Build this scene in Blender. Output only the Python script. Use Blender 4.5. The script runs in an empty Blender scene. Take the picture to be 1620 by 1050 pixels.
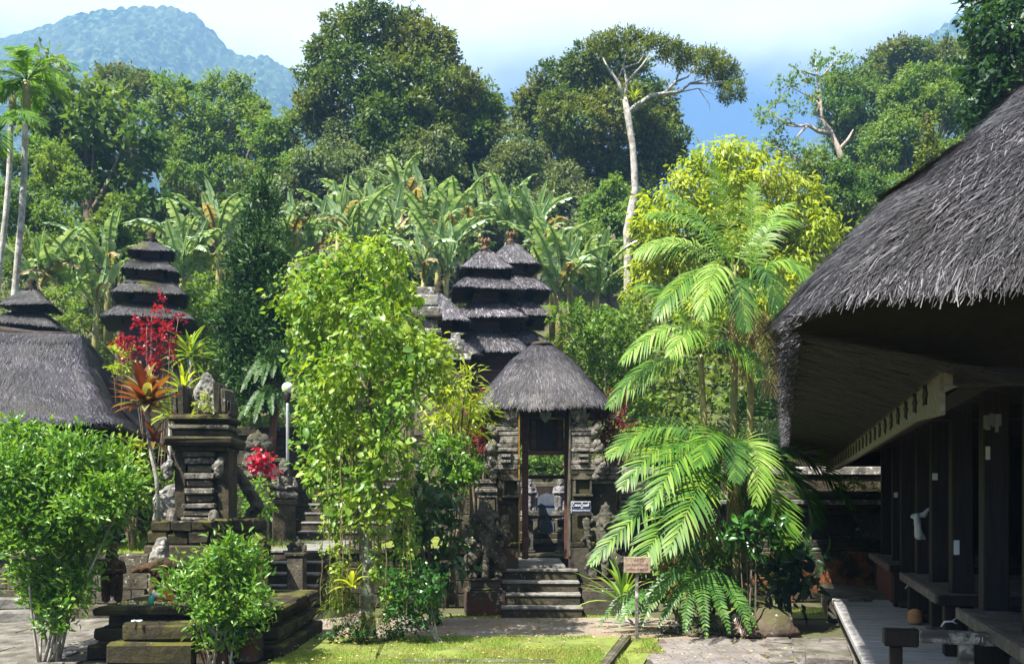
import bpy, bmesh, math, random
import numpy as np
from mathutils import Vector, Matrix, Quaternion
R = math.radians
random.seed(7)
rng = np.random.default_rng(7)
scene = bpy.context.scene
col = scene.collection

# ------------------------------------------------------------------ camera, world, sun, exposure
EYE = 1.75
FPX, CX, HY = 1400.0, 810.0, 790.0          # focal length in photo pixels, centre column, horizon row
cam = bpy.data.cameras.new('camera')
camo = bpy.data.objects.new('camera', cam); col.objects.link(camo)
camo.location = (0, 0, EYE); camo.rotation_euler = (R(90), 0, 0)
cam.sensor_width = 36; cam.lens = 36*FPX/1620; cam.shift_y = (HY-525)/1620
cam.clip_start = .05; cam.clip_end = 6000
scene.camera = camo
SUN = Vector((-.40, -.38, .83)).normalized()
SUN_EL, SUN_ROT = math.asin(SUN.z), math.atan2(SUN.x, SUN.y)
SKY_STRENGTH = .055
w = bpy.data.worlds.new('World'); scene.world = w; w.use_nodes = True
def world_nodes():
    nt = w.node_tree; nt.nodes.clear(); N = nt.nodes.new; L = nt.links.new
    out = N('ShaderNodeOutputWorld'); bg = N('ShaderNodeBackground'); bg.inputs[1].default_value = SKY_STRENGTH
    sky = N('ShaderNodeTexSky'); sky.sky_type = 'NISHITA'; sky.sun_disc = False
    sky.sun_elevation = SUN_EL; sky.sun_rotation = SUN_ROT; sky.air_density = 1.0; sky.dust_density = .3; sky.ozone_density = 3
    tc = N('ShaderNodeTexCoord')
    mp = N('ShaderNodeMapping'); mp.inputs['Scale'].default_value = (1.6, 1.6, 3.2); L(tc.outputs['Generated'], mp.inputs[0])
    n1 = N('ShaderNodeTexNoise'); n1.inputs['Scale'].default_value = 1.9; n1.inputs['Detail'].default_value = 7; n1.inputs['Roughness'].default_value = .55
    L(mp.outputs[0], n1.inputs['Vector'])
    sp = N('ShaderNodeSeparateXYZ'); L(tc.outputs['Generated'], sp.inputs[0])
    def m(op, a, b=None, c=None):
        x = N('ShaderNodeMath'); x.operation = op
        for i, q in enumerate((a, b, c)):
            if q is None: continue
            if isinstance(q, (int, float)): x.inputs[i].default_value = q
            else: L(q, x.inputs[i])
        return x.outputs[0]
    def ss(v, a, b):
        r = N('ShaderNodeMapRange'); r.interpolation_type = 'SMOOTHSTEP'; L(v, r.inputs[0])
        r.inputs[1].default_value = a; r.inputs[2].default_value = b; return r.outputs[0]
    h = m('ADD', sp.outputs[2], m('MULTIPLY', m('SUBTRACT', n1.outputs[0], .5), .13))
    h = m('ADD', h, m('MULTIPLY', sp.outputs[0], -.03))
    bank = ss(h, .385, .468)                                     # cloud bank over the ridge
    brk = ss(n1.outputs[0], .40, .56)                           # broken cloud higher up
    high = ss(sp.outputs[2], .62, .85)
    mask = m('MULTIPLY', bank, m('ADD', m('SUBTRACT', 1.0, high), m('MULTIPLY', high, brk)))
    n2 = N('ShaderNodeTexNoise'); n2.inputs['Scale'].default_value = 1.2; n2.inputs['Detail'].default_value = 5; L(mp.outputs[0], n2.inputs['Vector'])
    cr = N('ShaderNodeValToRGB'); L(n2.outputs[0], cr.inputs[0])
    k = 1/SKY_STRENGTH
    cr.color_ramp.elements[0].position = .3; cr.color_ramp.elements[0].color = (.38*k, .395*k, .43*k, 1)
    cr.color_ramp.elements[1].position = .7; cr.color_ramp.elements[1].color = (.60*k, .60*k, .605*k, 1)
    low = N('ShaderNodeMixRGB'); lf = N('ShaderNodeMapRange'); L(sp.outputs[2], lf.inputs[0]); lf.inputs[1].default_value = .40; lf.inputs[2].default_value = .62; lf.inputs[3].default_value = .75; lf.inputs[4].default_value = 0
    L(lf.outputs[0], low.inputs[0]); L(sky.outputs[0], low.inputs[1]); low.inputs[2].default_value = (.022*k, .075*k, .19*k, 1)      # deep blue painted into the low sky for hazy far slopes
    mx = N('ShaderNodeMixRGB'); L(mask, mx.inputs[0]); L(low.outputs[0], mx.inputs[1]); L(cr.outputs[0], mx.inputs[2])
    L(mx.outputs[0], bg.inputs[0]); L(bg.outputs[0], out.inputs[0])
world_nodes()
sl = bpy.data.lights.new('sun', 'SUN'); sl.energy = 5.0; sl.angle = R(.5); sl.color = (1, .955, .87)
so = bpy.data.objects.new('sun', sl); col.objects.link(so)
so.rotation_euler = SUN.to_track_quat('Z', 'Y').to_euler()
vs = scene.view_settings; vs.view_transform = 'Standard'; vs.look = 'None'; vs.exposure = 1.68; vs.gamma = 1; vs.use_curve_mapping = False
HAZE_DENSITY = .00068
cy = scene.cycles
cy.max_bounces = 6; cy.diffuse_bounces = 3; cy.glossy_bounces = 2; cy.transmission_bounces = 4; cy.volume_bounces = 0; cy.transparent_max_bounces = 4
cy.use_denoising = True; cy.caustics_reflective = False; cy.caustics_refractive = False

# ------------------------------------------------------------------ helpers
def P(px, py, Y):
    return Vector(((px-CX)/FPX*Y, Y, EYE+(HY-py)/FPX*Y))
def mpp(Y): return Y/FPX
def tag(o, label=None, cat=None, group=None, kind=None):
    if label: o['label'] = label
    if cat: o['category'] = cat
    if group: o['group'] = group
    if kind: o['kind'] = kind
    return o
def empty(name, loc=(0, 0, 0), rz=0, label=None, cat=None, group=None):
    o = bpy.data.objects.new(name, None); col.objects.link(o); o.location = loc; o.rotation_euler = (0, 0, rz)
    o.empty_display_size = .2
    return tag(o, label, cat, group)
def link(name, me, parent=None, mat=None):
    o = bpy.data.objects.new(name, me); col.objects.link(o)
    if mat is not None and not me.materials: me.materials.append(mat)
    if parent is not None: o.parent = parent
    return o
def mesh_np(name, V, faces, mat=None, smooth=False, rnd=None):
    me = bpy.data.meshes.new(name); V = np.asarray(V, dtype=np.float32)
    me.vertices.add(len(V)); me.vertices.foreach_set('co', V.ravel())
    lp = np.concatenate([f.ravel() for f in faces]).astype(np.int32)
    tot = np.concatenate([np.full(len(f), f.shape[1], dtype=np.int32) for f in faces])
    st = np.concatenate([[0], np.cumsum(tot)[:-1]]).astype(np.int32)
    me.loops.add(len(lp)); me.loops.foreach_set('vertex_index', lp)
    me.polygons.add(len(tot)); me.polygons.foreach_set('loop_start', st)
    me.update(calc_edges=True)
    if smooth: me.polygons.foreach_set('use_smooth', np.ones(len(tot), dtype=bool))
    if rnd is not None:
        a = me.attributes.new('rnd', 'FLOAT', 'POINT'); a.data.foreach_set('value', np.asarray(rnd, dtype=np.float32))
    if mat: me.materials.append(mat)
    return me
def nrm(a):
    return a/np.maximum(np.linalg.norm(a, axis=-1, keepdims=True), 1e-9)

class MB:
    """collects boxes, tubes, lathes into one mesh"""
    def __init__(s): s.v = []; s.f = []
    def add(s, vs, fs):
        b = len(s.v); s.v += [tuple(q) for q in vs]; s.f += [tuple(i+b for i in f) for f in fs]
    def box(s, x0, x1, y0, y1, z0, z1, rz=0, bev=0, jit=0):
        b = bev
        if b <= 0:
            vs = [(x, y, z) for z in (z0, z1) for y in (y0, y1) for x in (x0, x1)]
            fs = [(0, 2, 3, 1), (4, 5, 7, 6), (0, 1, 5, 4), (2, 6, 7, 3), (0, 4, 6, 2), (1, 3, 7, 5)]
        else:
            vs = []; fs = []
            rings = [(z0, b), (z0+b, 0), (z1-b, 0), (z1, b)]
            for z, i in rings:
                a, c, d, e = x0+i, x1-i, y0+i, y1-i
                k = b*.7 if i == 0 else 0
                vs += [(a+k, d, z), (c-k, d, z), (c, d+k, z), (c, e-k, z), (c-k, e, z), (a+k, e, z), (a, e-k, z), (a, d+k, z)]
            for r in range(3):
                for i in range(8):
                    j = (i+1) % 8; fs.append((r*8+i, r*8+j, r*8+8+j, r*8+8+i))
            fs.append(tuple(range(7, -1, -1))); fs.append(tuple(range(24, 32)))
        if jit: vs = [(x+random.uniform(-jit, jit), y+random.uniform(-jit, jit), z+random.uniform(-jit, jit)) for x, y, z in vs]
        if rz:
            cx, cyy = (x0+x1)/2, (y0+y1)/2; c, d = math.cos(rz), math.sin(rz)
            vs = [(cx+(x-cx)*c-(y-cyy)*d, cyy+(x-cx)*d+(y-cyy)*c, z) for x, y, z in vs]
        s.add(vs, fs); return s
    def tube(s, pts, rad, n=6, cap=True):
        pts = [Vector(p) for p in pts]
        if isinstance(rad, (int, float)): rad = [rad]*len(pts)
        vs = []; up = Vector((.13, .31, 1))
        for i, p in enumerate(pts):
            d = (pts[min(i+1, len(pts)-1)]-pts[max(i-1, 0)]).normalized()
            a = d.cross(up if abs(d.dot(up.normalized())) < .97 else Vector((1, 0, 0))).normalized(); b = d.cross(a)
            for k in range(n):
                t = 2*math.pi*k/n; vs.append(p+(a*math.cos(t)+b*math.sin(t))*rad[i])
        fs = []
        for i in range(len(pts)-1):
            for k in range(n):
                j = (k+1) % n; fs.append((i*n+k, i*n+j, i*n+n+j, i*n+n+k))
        if cap: fs.append(tuple(range(n-1, -1, -1))); fs.append(tuple(range((len(pts)-1)*n, len(pts)*n)))
        s.add(vs, fs); return s
    def lathe(s, prof, c=(0, 0, 0), n=16, sx=1, sy=1):
        vs = []; fs = []
        for r, z in prof:
            for k in range(n):
                t = 2*math.pi*k/n; vs.append((c[0]+r*sx*math.cos(t), c[1]+r*sy*math.sin(t), c[2]+z))
        for i in range(len(prof)-1):
            for k in range(n):
                j = (k+1) % n; fs.append((i*n+k, i*n+j, i*n+n+j, i*n+n+k))
        fs.append(tuple(range(n-1, -1, -1))); fs.append(tuple(range((len(prof)-1)*n, len(prof)*n)))
        s.add(vs, fs); return s
    def prism(s, poly, y0, y1, axis='y'):
        """polygon in x,z extruded along y"""
        n = len(poly)
        vs = [(x, y0, z) for x, z in poly]+[(x, y1, z) for x, z in poly]
        fs = [tuple(range(n)), tuple(range(2*n-1, n-1, -1))]+[(i, n+i, n+(i+1) % n, (i+1) % n) for i in range(n)]
        s.add(vs, fs); return s
    def mesh(s, name, mat=None, smooth=False):
        me = bpy.data.meshes.new(name); me.from_pydata(s.v, [], s.f); me.update()
        bm = bmesh.new(); bm.from_mesh(me); bmesh.ops.recalc_face_normals(bm, faces=bm.faces); bm.to_mesh(me); bm.free()
        if smooth: me.polygons.foreach_set('use_smooth', np.ones(len(me.polygons), dtype=bool))
        if mat: me.materials.append(mat)
        return me
    def build(s, name, mat=None, parent=None, smooth=False):
        return link(name, s.mesh(name, mat, smooth), parent)

# ------------------------------------------------------------------ materials
def newmat(name):
    m = bpy.data.materials.new(name); m.use_nodes = True; nt = m.node_tree
    b = nt.nodes['Principled BSDF']; return m, nt, b
def noise_node(nt, scale, detail=4, rough=.6, vec=None):
    n = nt.nodes.new('ShaderNodeTexNoise'); n.inputs['Scale'].default_value = scale; n.inputs['Detail'].default_value = detail; n.inputs['Roughness'].default_value = rough
    if vec is not None: nt.links.new(vec, n.inputs['Vector'])
    return n
def ramp(nt, src, stops):
    r = nt.nodes.new('ShaderNodeValToRGB'); e = r.color_ramp.elements
    while len(e) > 1: e.remove(e[-1])
    e[0].position = stops[0][0]; e[0].color = (*stops[0][1], 1)
    for p, c in stops[1:]:
        q = e.new(p); q.color = (*c, 1)
    nt.links.new(src, r.inputs[0]); return r
def mixc(nt, fac, a, b, mode='MIX'):
    m = nt.nodes.new('ShaderNodeMixRGB'); m.blend_type = mode
    for i, q in ((0, fac), (1, a), (2, b)):
        if isinstance(q, (int, float)): m.inputs[i].default_value = q
        elif isinstance(q, tuple): m.inputs[i].default_value = (*q, 1)
        else: nt.links.new(q, m.inputs[i])
    return m.outputs[0]
def bump(nt, b, h, strength, dist=.02):
    n = nt.nodes.new('ShaderNodeBump'); n.inputs['Strength'].default_value = strength; n.inputs['Distance'].default_value = dist
    nt.links.new(h, n.inputs['Height']); nt.links.new(n.outputs[0], b.inputs['Normal'])
def leaf_mat(name, stops, trans=.4, rough=.42, spec=.4, var=.0, varcol=(.1, .1, .02), tint=1.5, vscale=.6):
    m, nt, b = newmat(name); L = nt.links.new
    at = nt.nodes.new('ShaderNodeAttribute'); at.attribute_name = 'rnd'
    r = ramp(nt, at.outputs['Fac'], stops); c = r.outputs[0]
    if var > 0:
        g = nt.nodes.new('ShaderNodeNewGeometry'); n = noise_node(nt, vscale, 3, .6, g.outputs['Position'])
        f = nt.nodes.new('ShaderNodeMapRange'); L(n.outputs[0], f.inputs[0]); f.inputs[1].default_value = .42; f.inputs[2].default_value = .66; f.inputs[4].default_value = var
        c = mixc(nt, f.outputs[0], c, varcol)
    L(c, b.inputs['Base Color']); b.inputs['Roughness'].default_value = rough; b.inputs['Specular IOR Level'].default_value = spec
    t = nt.nodes.new('ShaderNodeBsdfTranslucent'); L(mixc(nt, 1.0, c, (tint, tint*.95, .5), 'MULTIPLY'), t.inputs[0])
    mx = nt.nodes.new('ShaderNodeMixShader'); mx.inputs[0].default_value = trans
    L(b.outputs[0], mx.inputs[1]); L(t.outputs[0], mx.inputs[2]); L(mx.outputs[0], nt.nodes['Material Output'].inputs[0])
    return m
def stone_mat(name, c0=(.03, .028, .024), c1=(.12, .115, .10), moss=.5, lichen=.25, scale=3.0, red=None, mosscol=(.055, .065, .014), lcol=(.50, .49, .45), bmp=.8):
    m, nt, b = newmat(name); L = nt.links.new
    g = nt.nodes.new('ShaderNodeNewGeometry'); pos = g.outputs['Position']
    n1 = noise_node(nt, scale, 8, .65, pos); c = ramp(nt, n1.outputs[0], [(.36, c0), (.66, c1)]).outputs[0]
    if red:
        n4 = noise_node(nt, 1.7, 6, .65, pos); c = mixc(nt, ramp(nt, n4.outputs[0], [(.44, (0, 0, 0)), (.6, (1, 1, 1))]).outputs[0], c, red)
    if moss > 0:
        sx = nt.nodes.new('ShaderNodeSeparateXYZ'); L(g.outputs['Normal'], sx.inputs[0])
        up = nt.nodes.new('ShaderNodeMapRange'); L(sx.outputs[2], up.inputs[0]); up.inputs[1].default_value = -.1; up.inputs[2].default_value = 1; up.inputs[3].default_value = .12; up.inputs[4].default_value = 1
        n2 = noise_node(nt, 2.3*scale/3, 7, .7, pos)
        mk = nt.nodes.new('ShaderNodeMapRange'); L(n2.outputs[0], mk.inputs[0]); mk.inputs[1].default_value = .46; mk.inputs[2].default_value = .60
        mm = nt.nodes.new('ShaderNodeMath'); mm.operation = 'MULTIPLY'; L(up.outputs[0], mm.inputs[0]); L(mk.outputs[0], mm.inputs[1])
        m2 = nt.nodes.new('ShaderNodeMath'); m2.operation = 'MULTIPLY'; L(mm.outputs[0], m2.inputs[0]); m2.inputs[1].default_value = moss
        c = mixc(nt, m2.outputs[0], c, mosscol)
    if lichen > 0:
        n3 = noise_node(nt, 7*scale/3, 9, .72, pos)
        th = .66-.16*lichen
        c = mixc(nt, ramp(nt, n3.outputs[0], [(th, (0, 0, 0)), (th+.05, (.9, .9, .9))]).outputs[0], c, lcol)
    L(c, b.inputs['Base Color']); b.inputs['Roughness'].default_value = .9; b.inputs['Specular IOR Level'].default_value = .2
    nb = noise_node(nt, scale*6, 8, .7, pos); bump(nt, b, nb.outputs[0], bmp, .03)
    return m
def plain_mat(name, c, rough=.6, var=.25, scale=8, metal=0, spec=.3, bmp=.2):
    m, nt, b = newmat(name)
    g = nt.nodes.new('ShaderNodeNewGeometry'); n = noise_node(nt, scale, 6, .65, g.outputs['Position'])
    a = tuple(x*(1-var) for x in c); d = tuple(min(1, x*(1+var)) for x in c)
    nt.links.new(ramp(nt, n.outputs[0], [(.35, a), (.65, d)]).outputs[0], b.inputs['Base Color'])
    b.inputs['Roughness'].default_value = rough; b.inputs['Metallic'].default_value = metal; b.inputs['Specular IOR Level'].default_value = spec
    if bmp: bump(nt, b, n.outputs[0], bmp, .02)
    return m
def wood_mat(name, c0, c1, axis=(1, 14, 14), scale=2.2, rough=.6, worn=None):
    m, nt, b = newmat(name); L = nt.links.new
    tc = nt.nodes.new('ShaderNodeTexCoord'); mp = nt.nodes.new('ShaderNodeMapping'); mp.inputs['Scale'].default_value = axis
    L(tc.outputs['Object'], mp.inputs[0]); n = noise_node(nt, scale, 6, .6, mp.outputs[0])
    c = ramp(nt, n.outputs[0], [(.35, c0), (.65, c1)]).outputs[0]
    if worn:
        n2 = noise_node(nt, 6, 8, .7, tc.outputs['Object']); c = mixc(nt, ramp(nt, n2.outputs[0], [(.5, (0, 0, 0)), (.6, (1, 1, 1))]).outputs[0], c, worn)
    L(c, b.inputs['Base Color']); b.inputs['Roughness'].default_value = rough; b.inputs['Specular IOR Level'].default_value = .3
    bump(nt, b, n.outputs[0], .3, .01); return m
def thatch_mat(name, c0, c1, c2, mossy=0):
    m, nt, b = newmat(name); L = nt.links.new
    at = nt.nodes.new('ShaderNodeAttribute'); at.attribute_name = 'rnd'
    c = ramp(nt, at.outputs['Fac'], [(0, c0), (.55, c1), (1, c2)]).outputs[0]
    g = nt.nodes.new('ShaderNodeNewGeometry'); n = noise_node(nt, 1.6, 6, .65, g.outputs['Position'])
    c = mixc(nt, 1.0, c, ramp(nt, n.outputs[0], [(.34, (.50, .49, .50)), (.5, (.9, .89, .9)), (.66, (1.5, 1.48, 1.5))]).outputs[0], 'MULTIPLY')
    n3 = noise_node(nt, .7, 4, .6, g.outputs['Position']); c = mixc(nt, ramp(nt, n3.outputs[0], [(.52, (0, 0, 0)), (.68, (.55, .55, .55))]).outputs[0], c, (.038, .034, .026))
    if mossy:
        n2 = noise_node(nt, .9, 5, .6, g.outputs['Position']); c = mixc(nt, ramp(nt, n2.outputs[0], [(.58, (0, 0, 0)), (.66, (mossy, mossy, mossy))]).outputs[0], c, (.10, .095, .012))
    L(c, b.inputs['Base Color']); b.inputs['Roughness'].default_value = .55; b.inputs['Specular IOR Level'].default_value = .35
    return m

M = {}
M['straw'] = thatch_mat('thatch_straw', (.008, .007, .007), (.030, .027, .031), (.15, .145, .155))
M['straw_dark'] = thatch_mat('thatch_dark', (.008, .007, .008), (.026, .022, .029), (.12, .11, .13))
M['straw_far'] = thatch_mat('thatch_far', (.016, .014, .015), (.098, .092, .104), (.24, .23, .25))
M['straw_moss'] = thatch_mat('thatch_mossy', (.020, .019, .020), (.045, .044, .046), (.10, .10, .10), .8)
M['thatch_under'] = plain_mat('thatch_underside', (.010, .007, .005), .95, .5, 14)  # smoke-dark straw, blackened further for the shade under the eaves
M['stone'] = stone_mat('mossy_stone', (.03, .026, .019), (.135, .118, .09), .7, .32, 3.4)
M['stone_dark'] = stone_mat('dark_stone', (.020, .017, .012), (.080, .065, .044), .9, .14, 3.4)
M['stone_moss'] = stone_mat('moss_covered_stone', (.014, .012, .008), (.045, .036, .022), 1.5, .06, 3.2, None, (.075, .072, .014))
M['stone_light'] = stone_mat('lichen_stone', (.07, .068, .06), (.25, .24, .215), .3, .75, 4)
M['stone_red'] = stone_mat('reddish_stone', (.025, .022, .018), (.075, .065, .05), .7, .16, 3, (.075, .036, .022))
M['statue'] = stone_mat('statue_stone', (.035, .03, .025), (.34, .31, .265), .4, .6, 9, bmp=1.4)
M['statue_mid'] = stone_mat('weathered_statue_stone', (.03, .027, .022), (.17, .155, .13), .6, .45, 8, bmp=1.3)
M['statue_dark'] = stone_mat('dark_statue_stone', (.03, .028, .023), (.12, .11, .085), .8, .4, 7, bmp=1.2)
M['statue_rust'] = stone_mat('rusty_statue_stone', (.018, .013, .009), (.075, .05, .03), .7, .2, 7, (.085, .045, .022), bmp=1.2)
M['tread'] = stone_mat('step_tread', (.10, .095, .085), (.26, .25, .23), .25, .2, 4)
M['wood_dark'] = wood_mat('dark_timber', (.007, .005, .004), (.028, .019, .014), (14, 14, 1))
M['wood_bench'] = wood_mat('bench_timber', (.05, .042, .034), (.13, .11, .095), worn=(.17, .15, .13))
M['wood_deck'] = wood_mat('deck_boards', (.22, .215, .21), (.42, .41, .41), (1, 14, 14), 1.4, .55, worn=(.34, .32, .31))
M['wood_red'] = wood_mat('reddish_timber', (.05, .022, .016), (.12, .05, .035))
M['wood_pale'] = wood_mat('pale_carved_timber', (.18, .145, .10), (.34, .29, .21), worn=(.25, .2, .14))
M['bark'] = plain_mat('brown_bark', (.11, .085, .06), .9, .5, 9, bmp=.6)
M['bark_pale'] = stone_mat('pale_bark', (.20, .18, .15), (.52, .50, .45), 0, .5, 5, lcol=(.62, .61, .57))
M['bark_red'] = plain_mat('reddish_bark', (.13, .06, .04), .9, .4, 12, bmp=.6)
M['palm_stem'] = plain_mat('palm_stem', (.22, .20, .07), .5, .35, 5)
M['white'] = plain_mat('white_paint', (.72, .72, .70), .5, .1)
M['cloth'] = plain_mat('white_cloth', (.52, .52, .50), .9, .1)
M['soil'] = plain_mat('soil', (.085, .062, .04), .95, .5, 5, bmp=.5)
M['navy'] = plain_mat('navy_sign', (.012, .02, .07), .4, .15, 20)
M['glass_green'] = plain_mat('green_bottle', (.03, .32, .24), .15, .1, 5, spec=.6, bmp=0)
M['red_petal'] = leaf_mat('red_petals', [(0, (.28, .01, .03)), (1, (.62, .03, .09))], .35)
GRN = lambda *a: a
# ------------------------------------------------------------------ leaves
def quad_template(w=.5, mid=.45, fold=.10, droop=-.10):
    V = np.array([(0, 0, 0), (-w, mid, fold), (0, 1, droop), (w, mid, fold)], dtype=np.float32); return V, [np.array([[0, 3, 2, 1]])]
def fine_template(w=.5, fold=.10, droop=-.16):
    V = np.array([(0, 0, 0), (-w*.85, .28, fold), (0, .36, 0), (w*.85, .28, fold), (-w*.8, .66, fold*.6-.04), (0, .7, -.04), (w*.8, .66, fold*.6-.04), (0, 1, droop)], dtype=np.float32)
    return V, [np.array([[0, 2, 1, 0], [0, 3, 2, 0], [4, 5, 7, 4], [5, 6, 7, 5]])[:, :3], np.array([[1, 2, 5, 4], [2, 3, 6, 5]])]
LEAF4, LEAF8 = quad_template(), fine_template()
def scatter(tmpl, pos, d, up, length, width, rnd):
    V, F = tmpl; n = len(pos); k = len(V)
    y = nrm(d); x = nrm(np.cross(y, up)); z = np.cross(x, y)
    v = (V[None, :, 0, None]*x[:, None, :])*np.asarray(width).reshape(-1, 1, 1) + (V[None, :, 1, None]*y[:, None, :] + V[None, :, 2, None]*z[:, None, :])*np.asarray(length).reshape(-1, 1, 1) + pos[:, None, :]
    off = (np.arange(n)*k)[:, None, None]
    return v.reshape(-1, 3), [(f[None]+off).reshape(-1, f.shape[1]) for f in F], np.repeat(rnd, k)
def pnoise(p, s, seed=0):
    r = np.random.default_rng(seed); out = 0
    for i in range(5):
        k = nrm(r.normal(size=(1, 3)))*s*(1+.6*i); out = out+np.sin(p@k.T+r.uniform(0, 6.28))[:, 0]/(1+.4*i)
    return out/2.2
COVER = 1.9
def crown(lobes, leaf=.2, wid=.5, cover=1.5, twig=11, twr=None, droop=-.15, squash=1.0, up=.8, core=.10, holes=.25, seed=1, back=.55, tmpl=LEAF4, shell=(.78, 1.12), rand=.8):
    """lobes: n x 4 (x,y,z,r). Leaves in twig clumps through the outer shell of each lobe"""
    g = np.random.default_rng(seed); lobes = np.asarray(lobes, dtype=float); twr = twr or leaf*1.1
    allp = []; alln = []
    for i, (x, y, z, r) in enumerate(lobes):
        area = 4*math.pi*r*r*squash; n = max(6, int(COVER*cover*area/(leaf*leaf*wid)/twig))
        d = nrm(g.normal(size=(n, 3))); keep = (g.random(n) > np.where(d[:, 1] > .35, back, 0)) & (g.random(n) > np.where(d[:, 2] < -.35, .45, 0)); d = d[keep]
        rr = r*g.uniform(shell[0], shell[1], len(d)); p = np.array([x, y, z])+d*rr[:, None]*np.array([1, 1, squash])
        if holes > 0:
            q = pnoise(p, 2.6/max(r, .2), seed+5); k = q > -1+1.6*holes*g.random(len(p)); p, d = p[k], d[k]
        o = np.delete(lobes, i, 0)
        if len(o):
            dd = np.linalg.norm((p[:, None, :]-o[None, :, :3])/np.array([1, 1, squash]), axis=2)/o[None, :, 3]; k = dd.min(1) > .68; p, d = p[k], d[k]
        allp.append(p); alln.append(d)
        nc = int(n*core)
        if nc:
            d2 = nrm(g.normal(size=(nc, 3))); allp.append(np.array([x, y, z])+d2*(r*.6*g.random((nc, 1))**.5)*np.array([1, 1, squash])); alln.append(d2)
    p = np.concatenate(allp); d = np.concatenate(alln)
    c = np.repeat(p, twig, 0); o = np.repeat(d, twig, 0); n = len(c)
    tdir = np.repeat(nrm(d+.5*g.normal(size=d.shape)), twig, 0)
    t = g.uniform(-1, 1, (n, 1)); pos = c+tdir*t*twr+g.normal(size=(n, 3))*twr*.35
    dr = nrm(o*.45+tdir*.4+g.normal(size=(n, 3))*rand*.6+np.array([0, 0, droop]))
    upv = nrm(o*.85+np.array([0, 0, up*.55])+g.normal(size=(n, 3))*.38)
    ln = leaf*g.uniform(.5, 1.35, n); tw = np.repeat(g.random(len(p)), twig)
    rnd = np.clip(.55*tw+.45*g.random(n), 0, 1)
    return scatter(tmpl, pos, dr, upv, ln, ln*wid, rnd)
def join_np(parts):
    V = []; F = {}; Rn = []; b = 0
    for v, fs, r in parts:
        V.append(v); Rn.append(r)
        for f in fs: F.setdefault(f.shape[1], []).append(f+b)
        b += len(v)
    return np.concatenate(V), [np.concatenate(x) for x in F.values()], np.concatenate(Rn)
def px_lobes(ls, Y, dy=.6, seed=3):
    """photo (column,row,radius[,depth shift]) -> world spheres with depth spread"""
    g = random.Random(seed); out = []
    for q in ls:
        r = q[2]*mpp(Y); d = q[3] if len(q) > 3 else g.uniform(-dy, dy)*r*2.4
        yy = Y+d; p = P(q[0], q[1], yy); out.append((p.x, p.y, p.z, q[2]*mpp(yy)))
    return out
def sublobes(L, k=5, f=(.28, .52), seed=1):
    g = random.Random(seed); out = []
    for (x, y, z, r) in L:
        out.append((x, y, z, r*.74))
        for i in range(k):
            d = Vector((g.gauss(0, 1), g.gauss(-.35, .8), g.gauss(.25, .8))).normalized(); q = r*g.uniform(*f); t = r*1.10-q*.6; out.append((x+d.x*t, y+d.y*t, z+d.z*t, q))
    return out
def bez(a, b, c, n=8):
    a, b, c = Vector(a), Vector(b), Vector(c)
    return [(1-t)**2*a+2*t*(1-t)*b+t*t*c for t in [i/(n-1) for i in range(n)]]
def limbs(mb, root, top, lobes, r0, n=6, kinks=.15, seed=1, every=1):
    g = random.Random(seed); root, top = Vector(root), Vector(top)
    pts = []; rad = []
    for i in range(n):
        t = i/(n-1); s = (top-root).length*kinks*.25
        pts.append(root.lerp(top, t)+(Vector((g.uniform(-s, s), g.uniform(-s, s), 0)) if 0 < i < n-1 else Vector())); rad.append(r0*(1-.55*t)*(1.25 if i == 0 else 1))
    mb.tube(pts, rad, 8)
    for i, l in enumerate(lobes[::every]):
        e = Vector(l[:3]); t = g.uniform(.5, 1); s = pts[min(n-1, int(t*(n-1)))]
        m = s.lerp(e, .5)+Vector((0, 0, -.12*(e-s).length))
        mb.tube(bez(s, m, e, 6), [r0*.42*(1-.8*k/5) for k in range(6)], 5)
def tree(name, label, cat, Y, lobes, base, top, mat, group=None, r0=.25, bark='bark', seed=1, dy=.6, extra=(), limb_every=1, leafgroup='crown', sub=0, **kw):
    L = px_lobes(lobes, Y, dy, seed); b = P(*base, Y) if len(base) == 2 else Vector(base); t = P(*top, Y)
    root = empty(name, b, 0, label, cat, group)
    parts = [crown(sublobes(L, sub, seed=seed) if sub else L, seed=seed, **kw)]+list(extra)
    v, f, r = join_np(parts); v = v-np.array(b)
    o = link(leafgroup, mesh_np(leafgroup, v, f, M[mat], False, r), root); o['kind'] = 'stuff'
    mb = MB(); limbs(mb, Vector(), t-b, [((x-b.x), y-b.y, z-b.z, q) for x, y, z, q in L], r0, seed=seed, every=limb_every)
    mb.build('trunk', M[bark], root, True)
    return root
def simple_foliage(parent, name, parts, mat, origin, stuff=True):
    v, f, r = join_np(parts); o = link(name, mesh_np(name, v-np.array(origin), f, M[mat] if isinstance(mat, str) else mat, False, r), parent)
    if stuff: o['kind'] = 'stuff'
    return o

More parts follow.
